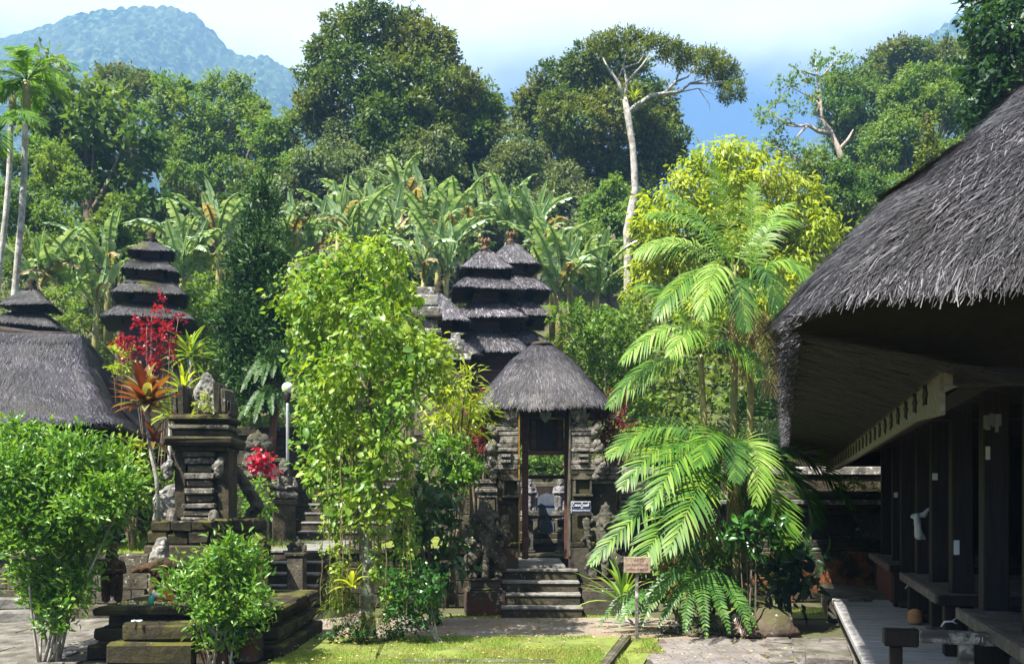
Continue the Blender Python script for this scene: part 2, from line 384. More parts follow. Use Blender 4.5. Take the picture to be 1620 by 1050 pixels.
# fronds: rachis + leaflets on both sides
def frond_np(curve, side_n, nl=34, length=.5, wid=.035, fwd=.55, sag=.35, g=None, start=.12, vee=.25):
    pts = np.array([tuple(p) for p in curve]); n = len(pts); tt = np.linspace(0, 1, n)
    ts = np.linspace(start, .995, nl); c = np.stack([np.interp(ts, tt, pts[:, k]) for k in range(3)], 1)
    tg = np.gradient(pts, axis=0); tg = nrm(np.stack([np.interp(ts, tt, tg[:, k]) for k in range(3)], 1))
    nn = np.asarray(side_n, dtype=float); sd = nrm(np.cross(tg, nn[None])); up = np.cross(sd, tg)
    V = []; F = []; rr = []; b = 0
    prof = (np.sin(np.pi*np.clip((ts-start)/(1-start)*.86+.12, 0, 1))**.6)
    for s in (-1, 1):
        ln = length*prof*g.uniform(.85, 1.1, nl)
        d = nrm(sd*s*(1-.35*ts[:, None])+tg*(fwd+.5*ts[:, None]**2)+up*vee+g.normal(size=sd.shape)*.07)
        pr = []
        for k, (q, wq) in enumerate(((0, .45), (.3, 1), (.65, .8), (1, .02))):
            p = c+d*ln[:, None]*q+np.array([0, 0, -1])*(sag*ln*q*q)[:, None]
            wv = nrm(np.cross(d, up))*wid*wq*.5
            pr += [p-wv, p+wv]
        v = np.stack(pr, 1).reshape(-1, 3); o = (np.arange(nl)*8)[:, None, None]+b
        f = np.array([[0, 1, 3, 2], [2, 3, 5, 4], [4, 5, 7, 6]])[None]+o
        V.append(v); F.append(f.reshape(-1, 4)); rr.append(np.repeat(g.random(nl), 8)); b += nl*8
    # rachis as a thin three sided rod
    rad = np.linspace(.018, .004, n)*(length/.5); sdr = nrm(np.cross(nrm(np.gradient(pts, axis=0)), nn[None])); upr = np.cross(sdr, nrm(np.gradient(pts, axis=0)))
    ring = np.stack([pts+sdr*rad[:, None], pts-sdr*rad[:, None], pts-upr*rad[:, None]*1.5], 1).reshape(-1, 3); i = np.arange(n-1)*3
    f = np.concatenate([np.stack([i+a, i+c2, i+3+c2, i+3+a], 1) for a, c2 in ((0, 1), (1, 2), (2, 0))])+b
    V.append(ring); F.append(f); rr.append(np.full(len(ring), .45))
    return np.concatenate(V), [np.concatenate(F)], np.concatenate(rr)
# banana blade: broad torn strip
def banana_np(length=2.0, wid=.55, arch=.5, torn=.5, g=None, nseg=15):
    t = np.linspace(0, 1, nseg+1); ang = 1.35-arch*2.1*t**1.5; dx = np.cos(ang); dz = np.sin(ang); ds = length/nseg
    X = np.concatenate([[0], np.cumsum(dx[:-1]*ds)]); Z = np.concatenate([[0], np.cumsum(dz[:-1]*ds)])
    w = wid*.5*np.sin(np.pi*np.clip(.06+.94*t, 0, 1))**.55; w[0] = .02; st = 2
    V = []; F = []; rr = []
    for s in (-1, 1):
        gap_t = 0
        for i in range(st, nseg):
            j = i+1; tear = g.random() < torn; k = len(V)
            dr0 = .22+.25*g.random(); sk = g.uniform(-.04, .08) if tear else 0
            def edge(a, shrink=0):
                return (X[a]-dz[a]*0+sk+shrink*ds*dx[a], s*w[a], Z[a]+shrink*ds*dz[a]-dr0*w[a] if tear else Z[a]+w[a]*.28-w[a]*arch*.5)
            e0, e1 = edge(i, .22 if tear else 0), edge(j, -.14 if tear else 0)
            V += [(X[i], 0, Z[i]), (X[j], 0, Z[j]), e1, e0]; F.append((k, k+1, k+2, k+3) if s > 0 else (k+3, k+2, k+1, k)); rr += [.4+.4*g.random()]*4
            if tear and g.random() < .5: rr[-1] = rr[-2] = 1.0
    k = len(V); rd = np.linspace(.035, .01, nseg+1)
    for i in range(nseg+1): V += [(X[i], rd[i], Z[i]+.004), (X[i], -rd[i], Z[i]+.004), (X[i], 0, Z[i]-rd[i]*1.3)]; rr += [.15]*3
    for i in range(nseg):
        for a, c in ((0, 1), (1, 2), (2, 0)): F.append((k+3*i+a, k+3*i+c, k+3*i+3+c, k+3*i+3+a))
    return np.array(V), [np.array(F)], np.array(rr)
def strap_np(length=.6, wid=.06, arch=.4, n=5, start=1.2):
    V = []; F = []; x = z = 0
    for i in range(n+1):
        t = i/n; a = start-arch*2*t**1.4; w = wid*.5*(math.sin(math.pi*min(1, .12+.88*t))**.7)+.002
        V += [(x, -w, z+w*.35), (x, 0, z), (x, w, z+w*.35)]; x += math.cos(a)*length/n; z += math.sin(a)*length/n
    for i in range(n): F += [(3*i, 3*i+1, 3*i+4, 3*i+3), (3*i+1, 3*i+2, 3*i+5, 3*i+4)]
    return np.array(V), [np.array(F)], None

# ------------------------------------------------------------------ carved figures: fused capsules
_figs = {}
def blob_mesh(name, caps, vox, mat, disp=.0, tex=.06):
    bm = bmesh.new()
    for p, q, r1, r2 in caps:
        p, q = Vector(p), Vector(q); L = (q-p).length; k = max(1, int(L/(min(r1, r2)*.6)+.999))
        for i in range(k+1):
            t = i/k; bmesh.ops.create_icosphere(bm, subdivisions=2, radius=r1+(r2-r1)*t, matrix=Matrix.Translation(p.lerp(q, t)))
    me = bpy.data.meshes.new(name); bm.to_mesh(me); bm.free()
    o = bpy.data.objects.new(name, me); col.objects.link(o)
    r = o.modifiers.new('r', 'REMESH'); r.mode = 'VOXEL'; r.voxel_size = vox
    s = o.modifiers.new('s', 'SMOOTH'); s.iterations = 2; s.factor = .5
    if disp:
        tx = bpy.data.textures.new('carve', 'CLOUDS'); tx.noise_scale = tex; tx.noise_depth = 2
        d = o.modifiers.new('d', 'DISPLACE'); d.texture = tx; d.strength = disp; d.mid_level = .5
    dg = bpy.context.evaluated_depsgraph_get(); m2 = bpy.data.meshes.new_from_object(o.evaluated_get(dg)); m2.name = name
    bpy.data.objects.remove(o); bpy.data.meshes.remove(me)
    m2.polygons.foreach_set('use_smooth', np.ones(len(m2.polygons), dtype=bool)); m2.materials.clear(); m2.materials.append(mat)
    return m2
def face_caps(c, r):
    x, y, z = c; f = y-r
    return [((x, y, z-.1*r), (x, y, z+.25*r), r*.86, r*.9), ((x, f+.08*r, z-.02*r), (x, f-.08*r, z-.22*r), r*.16, r*.22),
            ((x-.36*r, f+.16*r, z+.12*r), (x-.30*r, f+.14*r, z+.12*r), r*.16, r*.16), ((x+.36*r, f+.16*r, z+.12*r), (x+.30*r, f+.14*r, z+.12*r), r*.16, r*.16),
            ((x-.3*r, f+.16*r, z-.52*r), (x+.3*r, f+.16*r, z-.52*r), r*.15, r*.15), ((x-.5*r, f+.25*r, z+.34*r), (x+.5*r, f+.25*r, z+.34*r), r*.15, r*.15),
            ((x-.95*r, y, z+.1*r), (x-.95*r, y, z-.35*r), r*.2, r*.26), ((x+.95*r, y, z+.1*r), (x+.95*r, y, z-.35*r), r*.2, r*.26)]
def standing_caps(h=1.0, arms='pray', crown_h=.16):
    """a standing carved attendant, base at z=0, faces -Y"""
    s = h; c = []
    c += [((-.10*s, -.02*s, .05*s), (-.09*s, 0, .42*s), .075*s, .10*s), ((.10*s, -.02*s, .05*s), (.09*s, 0, .42*s), .075*s, .10*s)]
    c += [((-.10*s, -.09*s, .03*s), (-.1*s, 0, .03*s), .05*s, .055*s), ((.10*s, -.09*s, .03*s), (.1*s, 0, .03*s), .05*s, .055*s)]
    c += [((0, 0, .40*s), (0, .01*s, .48*s), .16*s, .13*s), ((0, .01*s, .48*s), (0, 0, .62*s), .12*s, .145*s), ((-.12*s, 0, .66*s), (.12*s, 0, .66*s), .07*s, .07*s), ((0, 0, .66*s), (0, 0, .74*s), .07*s, .06*s)]
    c += [((0, -.11*s, .40*s), (0, -.11*s, .12*s), .05*s, .035*s)]
    c += face_caps((0, -.01*s, .80*s), .095*s)
    c += [((0, .0, .88*s), (0, 0, .88*s+crown_h*.4*s), .10*s, .085*s), ((0, 0, .88*s+crown_h*.4*s), (0, .01*s, .88*s+crown_h*s), .06*s, .025*s)]
    if arms == 'pray':
        for q in (-1, 1): c += [((q*.17*s, 0, .65*s), (q*.20*s, -.04*s, .52*s), .052*s, .044*s), ((q*.20*s, -.04*s, .52*s), (q*.03*s, -.17*s, .54*s), .044*s, .036*s)]
        c += [((0, -.18*s, .52*s), (0, -.18*s, .60*s), .04*s, .03*s)]
    else:
        c += [((-.17*s, 0, .65*s), (-.23*s, -.06*s, .54*s), .055*s, .05*s), ((-.23*s, -.06*s, .54*s), (-.16*s, -.16*s, .64*s), .048*s, .045*s), ((-.15*s, -.17*s, .50*s), (-.15*s, -.15*s, .84*s), .032*s, .04*s),
              ((.17*s, 0, .65*s), (.24*s, -.04*s, .53*s), .055*s, .05*s), ((.24*s, -.04*s, .53*s), (.14*s, -.14*s, .47*s), .048*s, .045*s)]
    return c
def guardian_caps(h=1.0):
    """squat temple guardian: wide stance, swirling skirt, club, tall head-dress"""
    s = h; c = [((-.16*s, -.10*s, .03*s), (-.17*s, .02*s, .05*s), .06*s, .07*s), ((.16*s, -.10*s, .03*s), (.17*s, .02*s, .05*s), .06*s, .07*s)]
    c += [((-.17*s, 0, .06*s), (-.21*s, -.10*s, .24*s), .075*s, .095*s), ((-.21*s, -.10*s, .24*s), (-.07*s, 0, .36*s), .095*s, .12*s), ((.17*s, 0, .06*s), (.19*s, -.06*s, .24*s), .075*s, .095*s), ((.19*s, -.06*s, .24*s), (.07*s, 0, .36*s), .095*s, .12*s)]
    c += [((0, 0, .34*s), (0, -.01*s, .48*s), .16*s, .155*s), ((0, -.01*s, .48*s), (0, 0, .60*s), .145*s, .15*s), ((-.15*s, 0, .60*s), (.15*s, 0, .60*s), .075*s, .075*s), ((0, -.02*s, .62*s), (0, -.02*s, .68*s), .08*s, .08*s)]
    c += [((0, -.15*s, .36*s), (-.02*s, -.17*s, .06*s), .05*s, .06*s), ((-.1*s, -.12*s, .30*s), (-.24*s, -.06*s, .10*s), .035*s, .05*s), ((.1*s, -.12*s, .30*s), (.25*s, -.04*s, .12*s), .035*s, .05*s)]
    c += face_caps((0, -.04*s, .72*s), .115*s)
    for q in (-1, 1): c += [((q*.10*s, 0, .80*s), (q*.17*s, .02*s, .76*s), .05*s, .035*s), ((q*.17*s, .02*s, .78*s), (q*.19*s, .02*s, .86*s), .03*s, .015*s), ((q*.2*s, .02*s, .60*s), (q*.26*s, .04*s, .68*s), .05*s, .02*s)]
    c += [((0, 0, .80*s), (0, 0, .86*s), .115*s, .09*s), ((0, 0, .87*s), (0, 0, .93*s), .075*s, .07*s), ((0, .01*s, .94*s), (0, .01*s, 1.0*s), .045*s, .03*s)]
    c += [((-.19*s, 0, .60*s), (-.30*s, -.08*s, .50*s), .065*s, .06*s), ((-.30*s, -.08*s, .50*s), (-.17*s, -.20*s, .46*s), .058*s, .05*s), ((.19*s, 0, .60*s), (.28*s, -.06*s, .48*s), .065*s, .06*s), ((.28*s, -.06*s, .48*s), (.22*s, -.17*s, .56*s), .058*s, .055*s), ((.20*s, -.19*s, .42*s), (.25*s, -.17*s, .76*s), .03*s, .055*s)]
    c += [((0, .10*s, .1*s), (0, .12*s, .5*s), .14*s, .07*s)]
    return c
def seated_caps(h=1.0):
    s = h; c = [((-.22*s, -.12*s, .10*s), (.02*s, -.20*s, .10*s), .10*s, .09*s), ((.22*s, -.12*s, .10*s), (-.02*s, -.20*s, .10*s), .10*s, .09*s), ((-.12*s, 0, .12*s), (.12*s, 0, .12*s), .16*s, .16*s)]
    c += [((0, 0, .2*s), (0, 0, .45*s), .16*s, .17*s), ((-.15*s, 0, .50*s), (.15*s, 0, .50*s), .08*s, .08*s), ((0, 0, .52*s), (0, 0, .62*s), .08*s, .075*s)]
    c += face_caps((0, -.02*s, .71*s), .125*s)+[((0, 0, .82*s), (0, 0, .9*s), .12*s, .09*s), ((0, 0, .9*s), (0, 0, 1*s), .06*s, .03*s)]
    for q in (-1, 1): c += [((q*.2*s, 0, .5*s), (q*.25*s, -.06*s, .32*s), .07*s, .06*s), ((q*.25*s, -.06*s, .32*s), (q*.05*s, -.17*s, .28*s), .055*s, .05*s)]
    return c
def statue(name, label, loc, me, rz=0, group=None, cat='statue', plinth=None, pmat='stone'):
    root = empty(name, loc, rz, label, cat, group); o = link('figure', me, root); z = 0
    if plinth:
        for i, (hw, hd, h) in enumerate(plinth):
            MB().box(-hw, hw, -hd, hd, z, z+h, bev=.015).build('plinth', M[pmat], root); z += h
    o.location = (0, 0, z); return root

# ------------------------------------------------------------------ thatch
def ring_rect(hx, hy, r, z, n=12, ext=1.0):
    r = min(r, hx*.98, hy*.98); pts = []
    for cx, cyy, a0 in ((hx-r, hy-r, 0), (-hx+r, hy-r, 90), (-hx+r, -hy+r, 180), (hx-r, -hy+r, 270)):
        for k in range(n+1):
            a = R(a0+90*k/n); pts.append((cx+r*math.cos(a), cyy+r*math.sin(a), z))
    # straight runs need points too
    out = []
    m = len(pts)
    for i in range(m):
        p, q = pts[i], pts[(i+1) % m]; out.append(p)
        d = math.dist(p, q)
        if (i+1) % (n+1) == 0:
            for k in range(1, 8): out.append(tuple(p[j]+(q[j]-p[j])*k/8 for j in range(3)))
    return np.array(out)
def hip_thatch(prof, name, parent, mat, straw=0, slen=.2, swid=.012, thick=.12, soffit=None, under=True, corner=.25, weight=None, fringe=0, seed=1, wob=.02, smat=None, xf=None, lift=.12, frl=.6, fro=.55):
    """prof: list of (half_x, half_y, z) from the ridge/top down to the eave. One skin plus loose straws"""
    g = np.random.default_rng(seed); rings = [ring_rect(hx, hy, corner*(.4+.6*i/(len(prof)-1)), z) for i, (hx, hy, z) in enumerate(prof)]; m = len(rings[0])
    base = np.concatenate(rings); base += np.stack([pnoise(base, 3.2, seed+i) for i in range(3)], 1)*wob
    V = list(base); F = []
    for i in range(len(rings)-1):
        a = np.arange(m); b = (a+1) % m; F.append(np.stack([i*m+a, (i+1)*m+a, (i+1)*m+b, i*m+b], 1))
    F = np.concatenate(F); nt = len(F)
    hx, hy, z = prof[-1]; e = base[-m:].copy(); lower = e*np.array([.985, .985, 1])-np.array([0, 0, thick]); s2 = soffit or (hx*.72, hy*.72, z-thick+.06)
    inner = ring_rect(s2[0], s2[1], corner*.6, s2[2])
    V = np.concatenate([base, lower, inner]); k = len(base); a = np.arange(m); b = (a+1) % m
    F2 = np.concatenate([np.stack([k-m+a, k+a, k+b, k-m+b], 1), np.stack([k+a, k+m+a, k+m+b, k+b], 1)])
    caps = [np.arange(m)[None]]
    rn = np.concatenate([np.full(len(base), .25), np.full(2*m, .0)])
    if xf is not None: V = xf(V)
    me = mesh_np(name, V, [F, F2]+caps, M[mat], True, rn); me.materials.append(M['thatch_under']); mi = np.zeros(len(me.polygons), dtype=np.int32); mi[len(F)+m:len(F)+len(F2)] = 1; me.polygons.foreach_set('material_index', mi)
    o = link(name, me, parent)
    if len(M[smat or mat].name) and straw:
        if xf is not None: W = V
        else: W = V
        q = W[F]; ar = np.linalg.norm(np.cross(q[:, 2]-q[:, 0], q[:, 3]-q[:, 1]), axis=1)/2
        cen = q.mean(1); wt = ar*(weight(cen) if weight else 1); wt = wt/wt.sum()
        idx = g.choice(nt, straw, p=wt); u, v = g.random((2, straw, 1)); Q = q[idx]
        pos = (Q[:, 0]*(1-u)+Q[:, 3]*u)*(1-v)+(Q[:, 1]*(1-u)+Q[:, 2]*u)*v
        dn = nrm((Q[:, 1]+Q[:, 2])-(Q[:, 0]+Q[:, 3])); nn = nrm(np.cross(Q[:, 1]-Q[:, 0], Q[:, 3]-Q[:, 0]))
        sd = np.cross(dn, nn); swirl = (pnoise(pos, 3.5, seed+77)*.15)[:, None]
        d = nrm(dn+sd*(g.normal(size=(straw, 1))*.22+swirl)+nn*(lift*g.random((straw, 1))**2-.02))
        ln = slen*g.uniform(.5, 1.3, straw)
        parts = [scatter((np.array([(-.5, 0, 0), (.5, 0, 0), (.3, 1, -.02), (-.3, 1, -.02)]), [np.array([[0, 1, 2, 3]])]), pos+nn*.004, d, nn, ln, swid*g.uniform(.4, 1.9, straw), g.random(straw)**2.0)]
        if fringe:
            i = g.choice(m, fringe); t = g.random((fringe, 1)); A = W[k-m+i]; B = W[k-m+(i+1) % m]; p = A*(1-t)+B*t
            p = p-np.stack([np.zeros(fringe), np.zeros(fringe), thick*g.random(fringe)*.9], 1)
            A2 = W[k-2*m+i]; out = nrm((A-A2)*np.array([1, 1, .6])); d = nrm(out*fro+np.array([0, 0, -.8])+g.normal(size=(fringe, 3))*.28)
            parts.append(scatter((np.array([(-.5, 0, 0), (.5, 0, 0), (0, 1, 0)]), [np.array([[0, 1, 2]])]), p, d, nrm(out+g.normal(size=out.shape)*.3), slen*frl*g.uniform(.4, 1.2, fringe), swid*g.uniform(.6, 1.4, fringe), g.random(fringe)**1.3))
        v, f, r = join_np(parts); so_ = link('straw', mesh_np('straw', v, f, M[smat or mat], False, r), parent); so_['kind'] = 'stuff'
    return o
# ------------------------------------------------------------------ the setting: ground, hill, mountain, haze
def struct(name, me, mat=None, parent=None):
    o = link(name, me, parent, mat); o['kind'] = 'structure'; return o
def hill_z(x, y):
    x = np.asarray(x, float); y = np.asarray(y, float)
    a = np.clip((y-20.3)/3.2, 0, 1); a = a*a*(3-2*a)*3.0
    s = np.maximum(0, y-24.5)
    z = a+np.where(y < 72, .44*s, .44*47.5+.02*(y-72))
    b = np.clip((y-95)/150, 0, 1); z = z*(1-b)-4*b*0
    return z+np.where(y > 25, .5*np.sin(x*.31+y*.17)+.3*np.sin(x*.13-y*.41), 0)
def make_ground():
    ys = np.concatenate([np.linspace(-24, 19, 12), np.linspace(20, 30, 26), np.linspace(31, 100, 60), np.linspace(110, 980, 24)])
    xs = np.concatenate([np.linspace(-880, -70, 14), np.linspace(-60, 60, 81), np.linspace(70, 880, 14)])
    Xg, Yg = np.meshgrid(xs, ys); Z = hill_z(Xg, Yg)-.012
    V = np.stack([Xg, Yg, Z], 2).reshape(-1, 3); nx = len(xs); ny = len(ys)
    i = np.arange(nx-1)[None]+nx*np.arange(ny-1)[:, None]; F = np.stack([i, i+1, i+nx+1, i+nx], 2).reshape(-1, 4)
    m, nt, b = newmat('earth'); g = nt.nodes.new('ShaderNodeNewGeometry'); n = noise_node(nt, 1.6, 8, .7, g.outputs['Position'])
    nt.links.new(ramp(nt, n.outputs[0], [(.35, (.045, .038, .02)), (.5, (.06, .058, .02)), (.65, (.05, .07, .018))]).outputs[0], b.inputs['Base Color']); b.inputs['Roughness'].default_value = .95
    struct('ground', mesh_np('ground', V, [F], m, True))
make_ground()

# paths: concrete walk in front of the gate
def sheet(name, poly, z, mat, h=.05, kind='structure'):
    n = len(poly); vs = [(x, y, z) for x, y in poly]+[(x, y, z-h) for x, y in poly]
    me = bpy.data.meshes.new(name); me.from_pydata(vs, [], [tuple(range(n))]+[(i, n+i, n+(i+1) % n, (i+1) % n) for i in range(n)]); me.update()
    bm = bmesh.new(); bm.from_mesh(me); bmesh.ops.recalc_face_normals(bm, faces=bm.faces); bm.to_mesh(me); bm.free()
    me.materials.append(mat); o = link(name, me); o['kind'] = kind; return o
M['concrete'] = stone_mat('path_concrete', (.16, .135, .118), (.29, .25, .225), .25, .1, 1.4, (.20, .15, .10), (.10, .10, .05), (.4, .38, .35), .3)
M['slab'] = stone_mat('paving_slab', (.115, .10, .095), (.215, .195, .185), .12, .15, 2.2, lcol=(.30, .28, .27), bmp=.6)
M['slab_rough'] = stone_mat('rough_paving', (.07, .062, .055), (.22, .20, .18), .4, .2, 3.5, bmp=1)
walk = struct('walkway', MB().box(-3.4, 2.75, 11.12, 13.08, -.1, .004).mesh('walkway'), M['concrete'])
struct('walkway_side', MB().box(-3.4, -2.2, 13.08, 14.2, -.1, .002).mesh('walkway_side'), M['concrete'])
# joints are real gaps between the cast bays: thin dark strips sunk between them would be flat, so bays are slabs
pav = struct('paving', MB().box(1.2, 3.22, 8.2, 11.1, -.12, -.004).mesh('paving'), M['soil'])
def slab_field(parent, rows, xfun, w, d, y0, mat, clip, jitter=.004, gap=.012, name='paving_slab'):
    me = MB().box(-w/2+gap/2, w/2-gap/2, -d/2+gap/2, d/2-gap/2, -.05, 0, bev=.006).mesh(name, mat)
    for r in range(rows):
        y = y0+d*(r+.5); x0, x1 = xfun(y); k = 0; x = x0-(w/2 if r % 2 else 0)+w/2
        while x < x1+w/2:
            if clip(x, y):
                o = link(name, me, parent); o.location = (x, y, .012+random.uniform(-jitter, jitter)); o.rotation_euler = (random.uniform(-.006, .006), random.uniform(-.006, .006), random.uniform(-.008, .008))
            x += w
slab_field(pav, 8, lambda y: (1.41+(y-9.4)*.27-.1, 2.72+(y-9.4)*.27), .34, .355, 8.25, M['slab'], lambda x, y: 1.38+(y-9.4)*.27 < x < 2.72+(y-9.4)*.27)
edge = struct('paving_border', MB().box(2.3, 3.7, 8.2, 11.3, -.12, -.008).mesh('paving_border'), M['soil'])
for k in range(11):
    y = 8.3+k*.27; x = 2.62+(y-9.4)*.27
    o = MB().box(-.15, .15, -.125, .125, -.06, .02, bev=.02, jit=.01).build('border_stone', M['slab_rough'], edge); o.location = (x+.26, y, .0); o.rotation_euler = (0, 0, random.uniform(-.1, .1))
    for q in range(3):
        o = MB().box(-.17, .17, -.125, .125, -.06, .02, bev=.025, jit=.015).build('border_stone', M['slab_rough'], edge); o.location = (x+.60+.36*q, y+.04*q, random.uniform(-.01, .012)); o.rotation_euler = (random.uniform(-.03, .03), random.uniform(-.03, .03), random.uniform(-.12, .12))
pl = struct('paved_yard', MB().box(-12, -4.75, 8.6, 13.0, -.12, -.006).mesh('paved_yard'), M['soil'])
slab_field(pl, 12, lambda y: (-9.6, -4.75), .62, .36, 8.7, M['slab_rough'], lambda x, y: -.69*y-.4 < x < -4.8, .006)
# lawn with a low kerb
lawn_mat = stone_mat('lawn_soil', (.09, .10, .03), (.17, .22, .045), .3, 0, 2.5, None, (.17, .20, .03), bmp=.6)
lw = sheet('lawn', [(-1.35, 8.4), (.72, 8.4), (1.36, 10.95), (-1.55, 11.1)], .05, lawn_mat, .12)
sheet('lawn_edge', [(-2.56, 8.4), (-1.40, 8.4), (-1.62, 11.1), (-2.56, 11.1)], .025, lawn_mat, .1)
sheet('lawn_strip', [(.90, 8.4), (1.14, 8.4), (1.84, 11.1), (1.5, 11.1)], .015, lawn_mat, .1)
kerb = struct('kerb', MB().box(-.055, .055, -1.28, 1.28, -.05, .085, bev=.015, jit=.008).mesh('kerb'), M['stone']); kerb.location = (1.10, 9.68, 0); kerb.rotation_euler = (0, 0, -.245)
kk = struct('kerb_front', MB().box(-1.05, .55, -.05, .05, -.05, .075, bev=.015).mesh('kerb_front'), M['stone']); kk.location = (-.1, 9.28, 0)
def blades(name, regions, n, h, wid, mat, seed, parent=None):
    g = np.random.default_rng(seed); P_ = []; H = []
    for (x0, x1, y0, y1, z, k) in regions:
        a = np.stack([g.uniform(x0, x1, k), g.uniform(y0, y1, k), np.full(k, z)], 1); q = pnoise(a, 3.0, seed); a = a[q > -.75+g.random(k)*1.1]; P_.append(a)
    p = np.concatenate(P_); n = len(p); d = nrm(np.array([0, 0, 1.])+g.normal(size=(n, 3))*.55); d[:, 2] = abs(d[:, 2])
    v, f, r = scatter((np.array([(-.5, 0, 0), (.5, 0, 0), (0, 1, 0)]), [np.array([[0, 1, 2]])]), p, d, g.normal(size=(n, 3)), h*g.uniform(.5, 1.4, n), wid*g.uniform(.6, 1.4, n), g.random(n))
    o = link(name, mesh_np(name, v, f, mat, False, r), parent); o['kind'] = 'stuff'; return o
M['grass'] = leaf_mat('grass_blades', [(0, (.09, .18, .025)), (.6, (.19, .31, .045)), (1, (.38, .42, .12))], .45, .6, .2, .7, (.30, .26, .09), vscale=1.6)
blades('lawn_grass', [(-1.45, 1.0, 8.5, 11.05, .045, 42000), (-2.55, -1.45, 8.5, 11.05, .02, 16000), (1.0, 1.25, 8.6, 11, .02, 2500), (1.25, 1.75, 10.0, 11.05, .012, 6000), (3.4, 6.5, 13.2, 14.2, 0, 8000), (-1.0, 2.0, 13.08, 13.45, 0, 6000), (2.6, 4.6, 15.0, 15.3, 0, 4000)], 0, .035, .009, M['grass'], 11)
sheet('grass_verge', [(3.2, 13.0), (7, 13.0), (7, 14.3), (3.4, 14.3)], .006, lawn_mat, .03)
sheet('gate_verge', [(-1.0, 13.085), (2.1, 13.085), (2.1, 13.5), (-1.0, 13.5)], .004, lawn_mat, .03)

# left terraces
terr_mat = stone_mat('terrace_turf', (.08, .10, .02), (.19, .23, .035), .3, 0, 2.5, None, (.10, .13, .02), bmp=.6)
struct('terrace', MB().box(-14, -4.28, 13.0, 20.0, -.1, .95).box(-2.95, -.62, 14.4, 20, -.1, .94).mesh('terrace'), terr_mat)
struct('upper_terrace', MB().box(-24, -4.5, 19.6, 24.9, -.1, 3.25).box(-1.6, 9.5, 19.9, 24.9, -.1, 2.6).mesh('upper_terrace'), terr_mat)
blades('terrace_grass', [(-6.6, -4.3, 13.05, 17, .95, 9000), (-4.4, -3.6, 14.5, 17, .95, 1500)], 0, .06, .012, M['grass'], 12)
blades('tall_grass', [(-1.5, 9, 19.95, 24.5, 2.6, 9000)], 0, .35, .03, M['grass'], 13)
def wall_thing(name, label, courses, x0, x1, mats, cap=None, cat='wall', split=None):
    root = empty(name, ((x0+x1)/2, courses[0][0], 0), 0, label, cat); mx = (x0+x1)/2; y0 = courses[0][0]
    for (yf, z0, z1, yb, mat, nm) in courses:
        MB().box(x0-mx, x1-mx, yf-y0, yb-y0, z0, z1, bev=.02).build(nm, M[mat], root)
    return root
# retaining walls left: courses of dressed blocks
def block_wall(name, label, x0, x1, y, z0, z1, rows, bw, mat, depth=.25, cap=.09, capmat=None, cat='wall'):
    root = empty(name, (x0, y, z0), 0, label, cat); h = (z1-z0-cap)/rows; n = max(1, round((x1-x0)/bw)); w_ = (x1-x0)/n
    ms = [MB().box(.006, w_-.006, 0, depth, .005, h-.005, bev=.014, jit=.006).mesh('stone_block', M[mat]) for _ in range(3)]
    MB().box(.01, x1-x0-.01, .03, depth, 0, z1-z0-cap).build('backing', M[mat], root)
    for r in range(rows):
        for i in range(n+(r % 2)):
            o = link('stone_block', random.choice(ms), root); xx = i*w_-(w_/2 if r % 2 else 0); sc = 1
            if r % 2 and i == 0: xx = 0; sc = .5
            if r % 2 and i == n: sc = .5
            o.location = (xx, random.uniform(-.008, .008), r*h); o.scale = (sc, 1, 1)
    if cap: MB().box(-.03, x1-x0+.03, -.06, depth, z1-z0-cap, z1-z0, bev=.015).build('coping', M[capmat or mat], root)
    return root
block_wall('retaining_wall', 'grey mossy retaining wall under the grass terrace behind the near altar', -9.5, -4.28, 12.98, 0, .96, 4, .5, 'stone', .2)
block_wall('retaining_wall', 'dark retaining wall behind the vine covered tree right of the lower stairs', -2.95, -.64, 14.36, 0, .96, 4, .5, 'stone_dark', .2)
block_wall('terrace_wall', 'tall dark mossy terrace wall behind the lamp post and reddish trunk', -6.1, -4.5, 19.55, .95, 3.35, 7, .55, 'stone_dark', .25, .2, 'stone_moss')
block_wall('terrace_wall', 'dark terrace wall behind the tower shrine and red flowering shrub', -13.0, -6.1, 19.56, .95, 3.3, 7, .6, 'stone_dark', .25, .2, 'stone_moss')
block_wall('terrace_wall', 'low dark terrace wall seen through the gate under the multi tiered towers', -1.6, 9.5, 19.85, 0, 2.62, 7, .6, 'stone_dark', .25, .15, 'stone_moss')
# wall right of the gate with plinth, panel and coping
RW = empty('boundary_wall', (5.0, 15.5, 0), 0, 'long mossy boundary wall with reddish plinth between palm clump and timber pavilion', 'wall')
def rw(nm, x0, x1, y0, y1, z0, z1, mat, b=.02): return MB().box(x0-5, x1-5, y0-15.5, y1-15.5, z0, z1, bev=b).build(nm, M[mat], RW)
M['plinth_red'] = stone_mat('red_mossy_plinth', (.022, .02, .012), (.06, .052, .032), .9, .32, 2.2, (.36, .13, .055), lcol=(.40, .38, .32))
rw('plinth', 1.9, 12, 15.14, 15.95, 0, .86, 'plinth_red')
rw('moulding', 1.9, 12, 15.18, 15.95, .862, .92, 'stone_dark', .012); rw('moulding', 1.9, 12, 15.34, 15.95, .922, .99, 'stone_dark', .012); rw('moulding', 1.9, 12, 15.42, 15.95, .992, 1.05, 'stone_dark', .012)
rw('panel', 1.9, 12, 15.55, 15.95, 1.052, 1.55, 'stone')
for i, xx in enumerate((2.9, 5.35, 7.9)): 
    o = MB().prism([(-.62, 1.12), (.55, 1.12), (.72, 1.3), (.55, 1.49), (-.62, 1.49), (-.75, 1.3)], 15.47-15.5, 15.56-15.5).build('panel_boss', M['stone_moss'], RW); o.location = (xx-5, 0, 0)
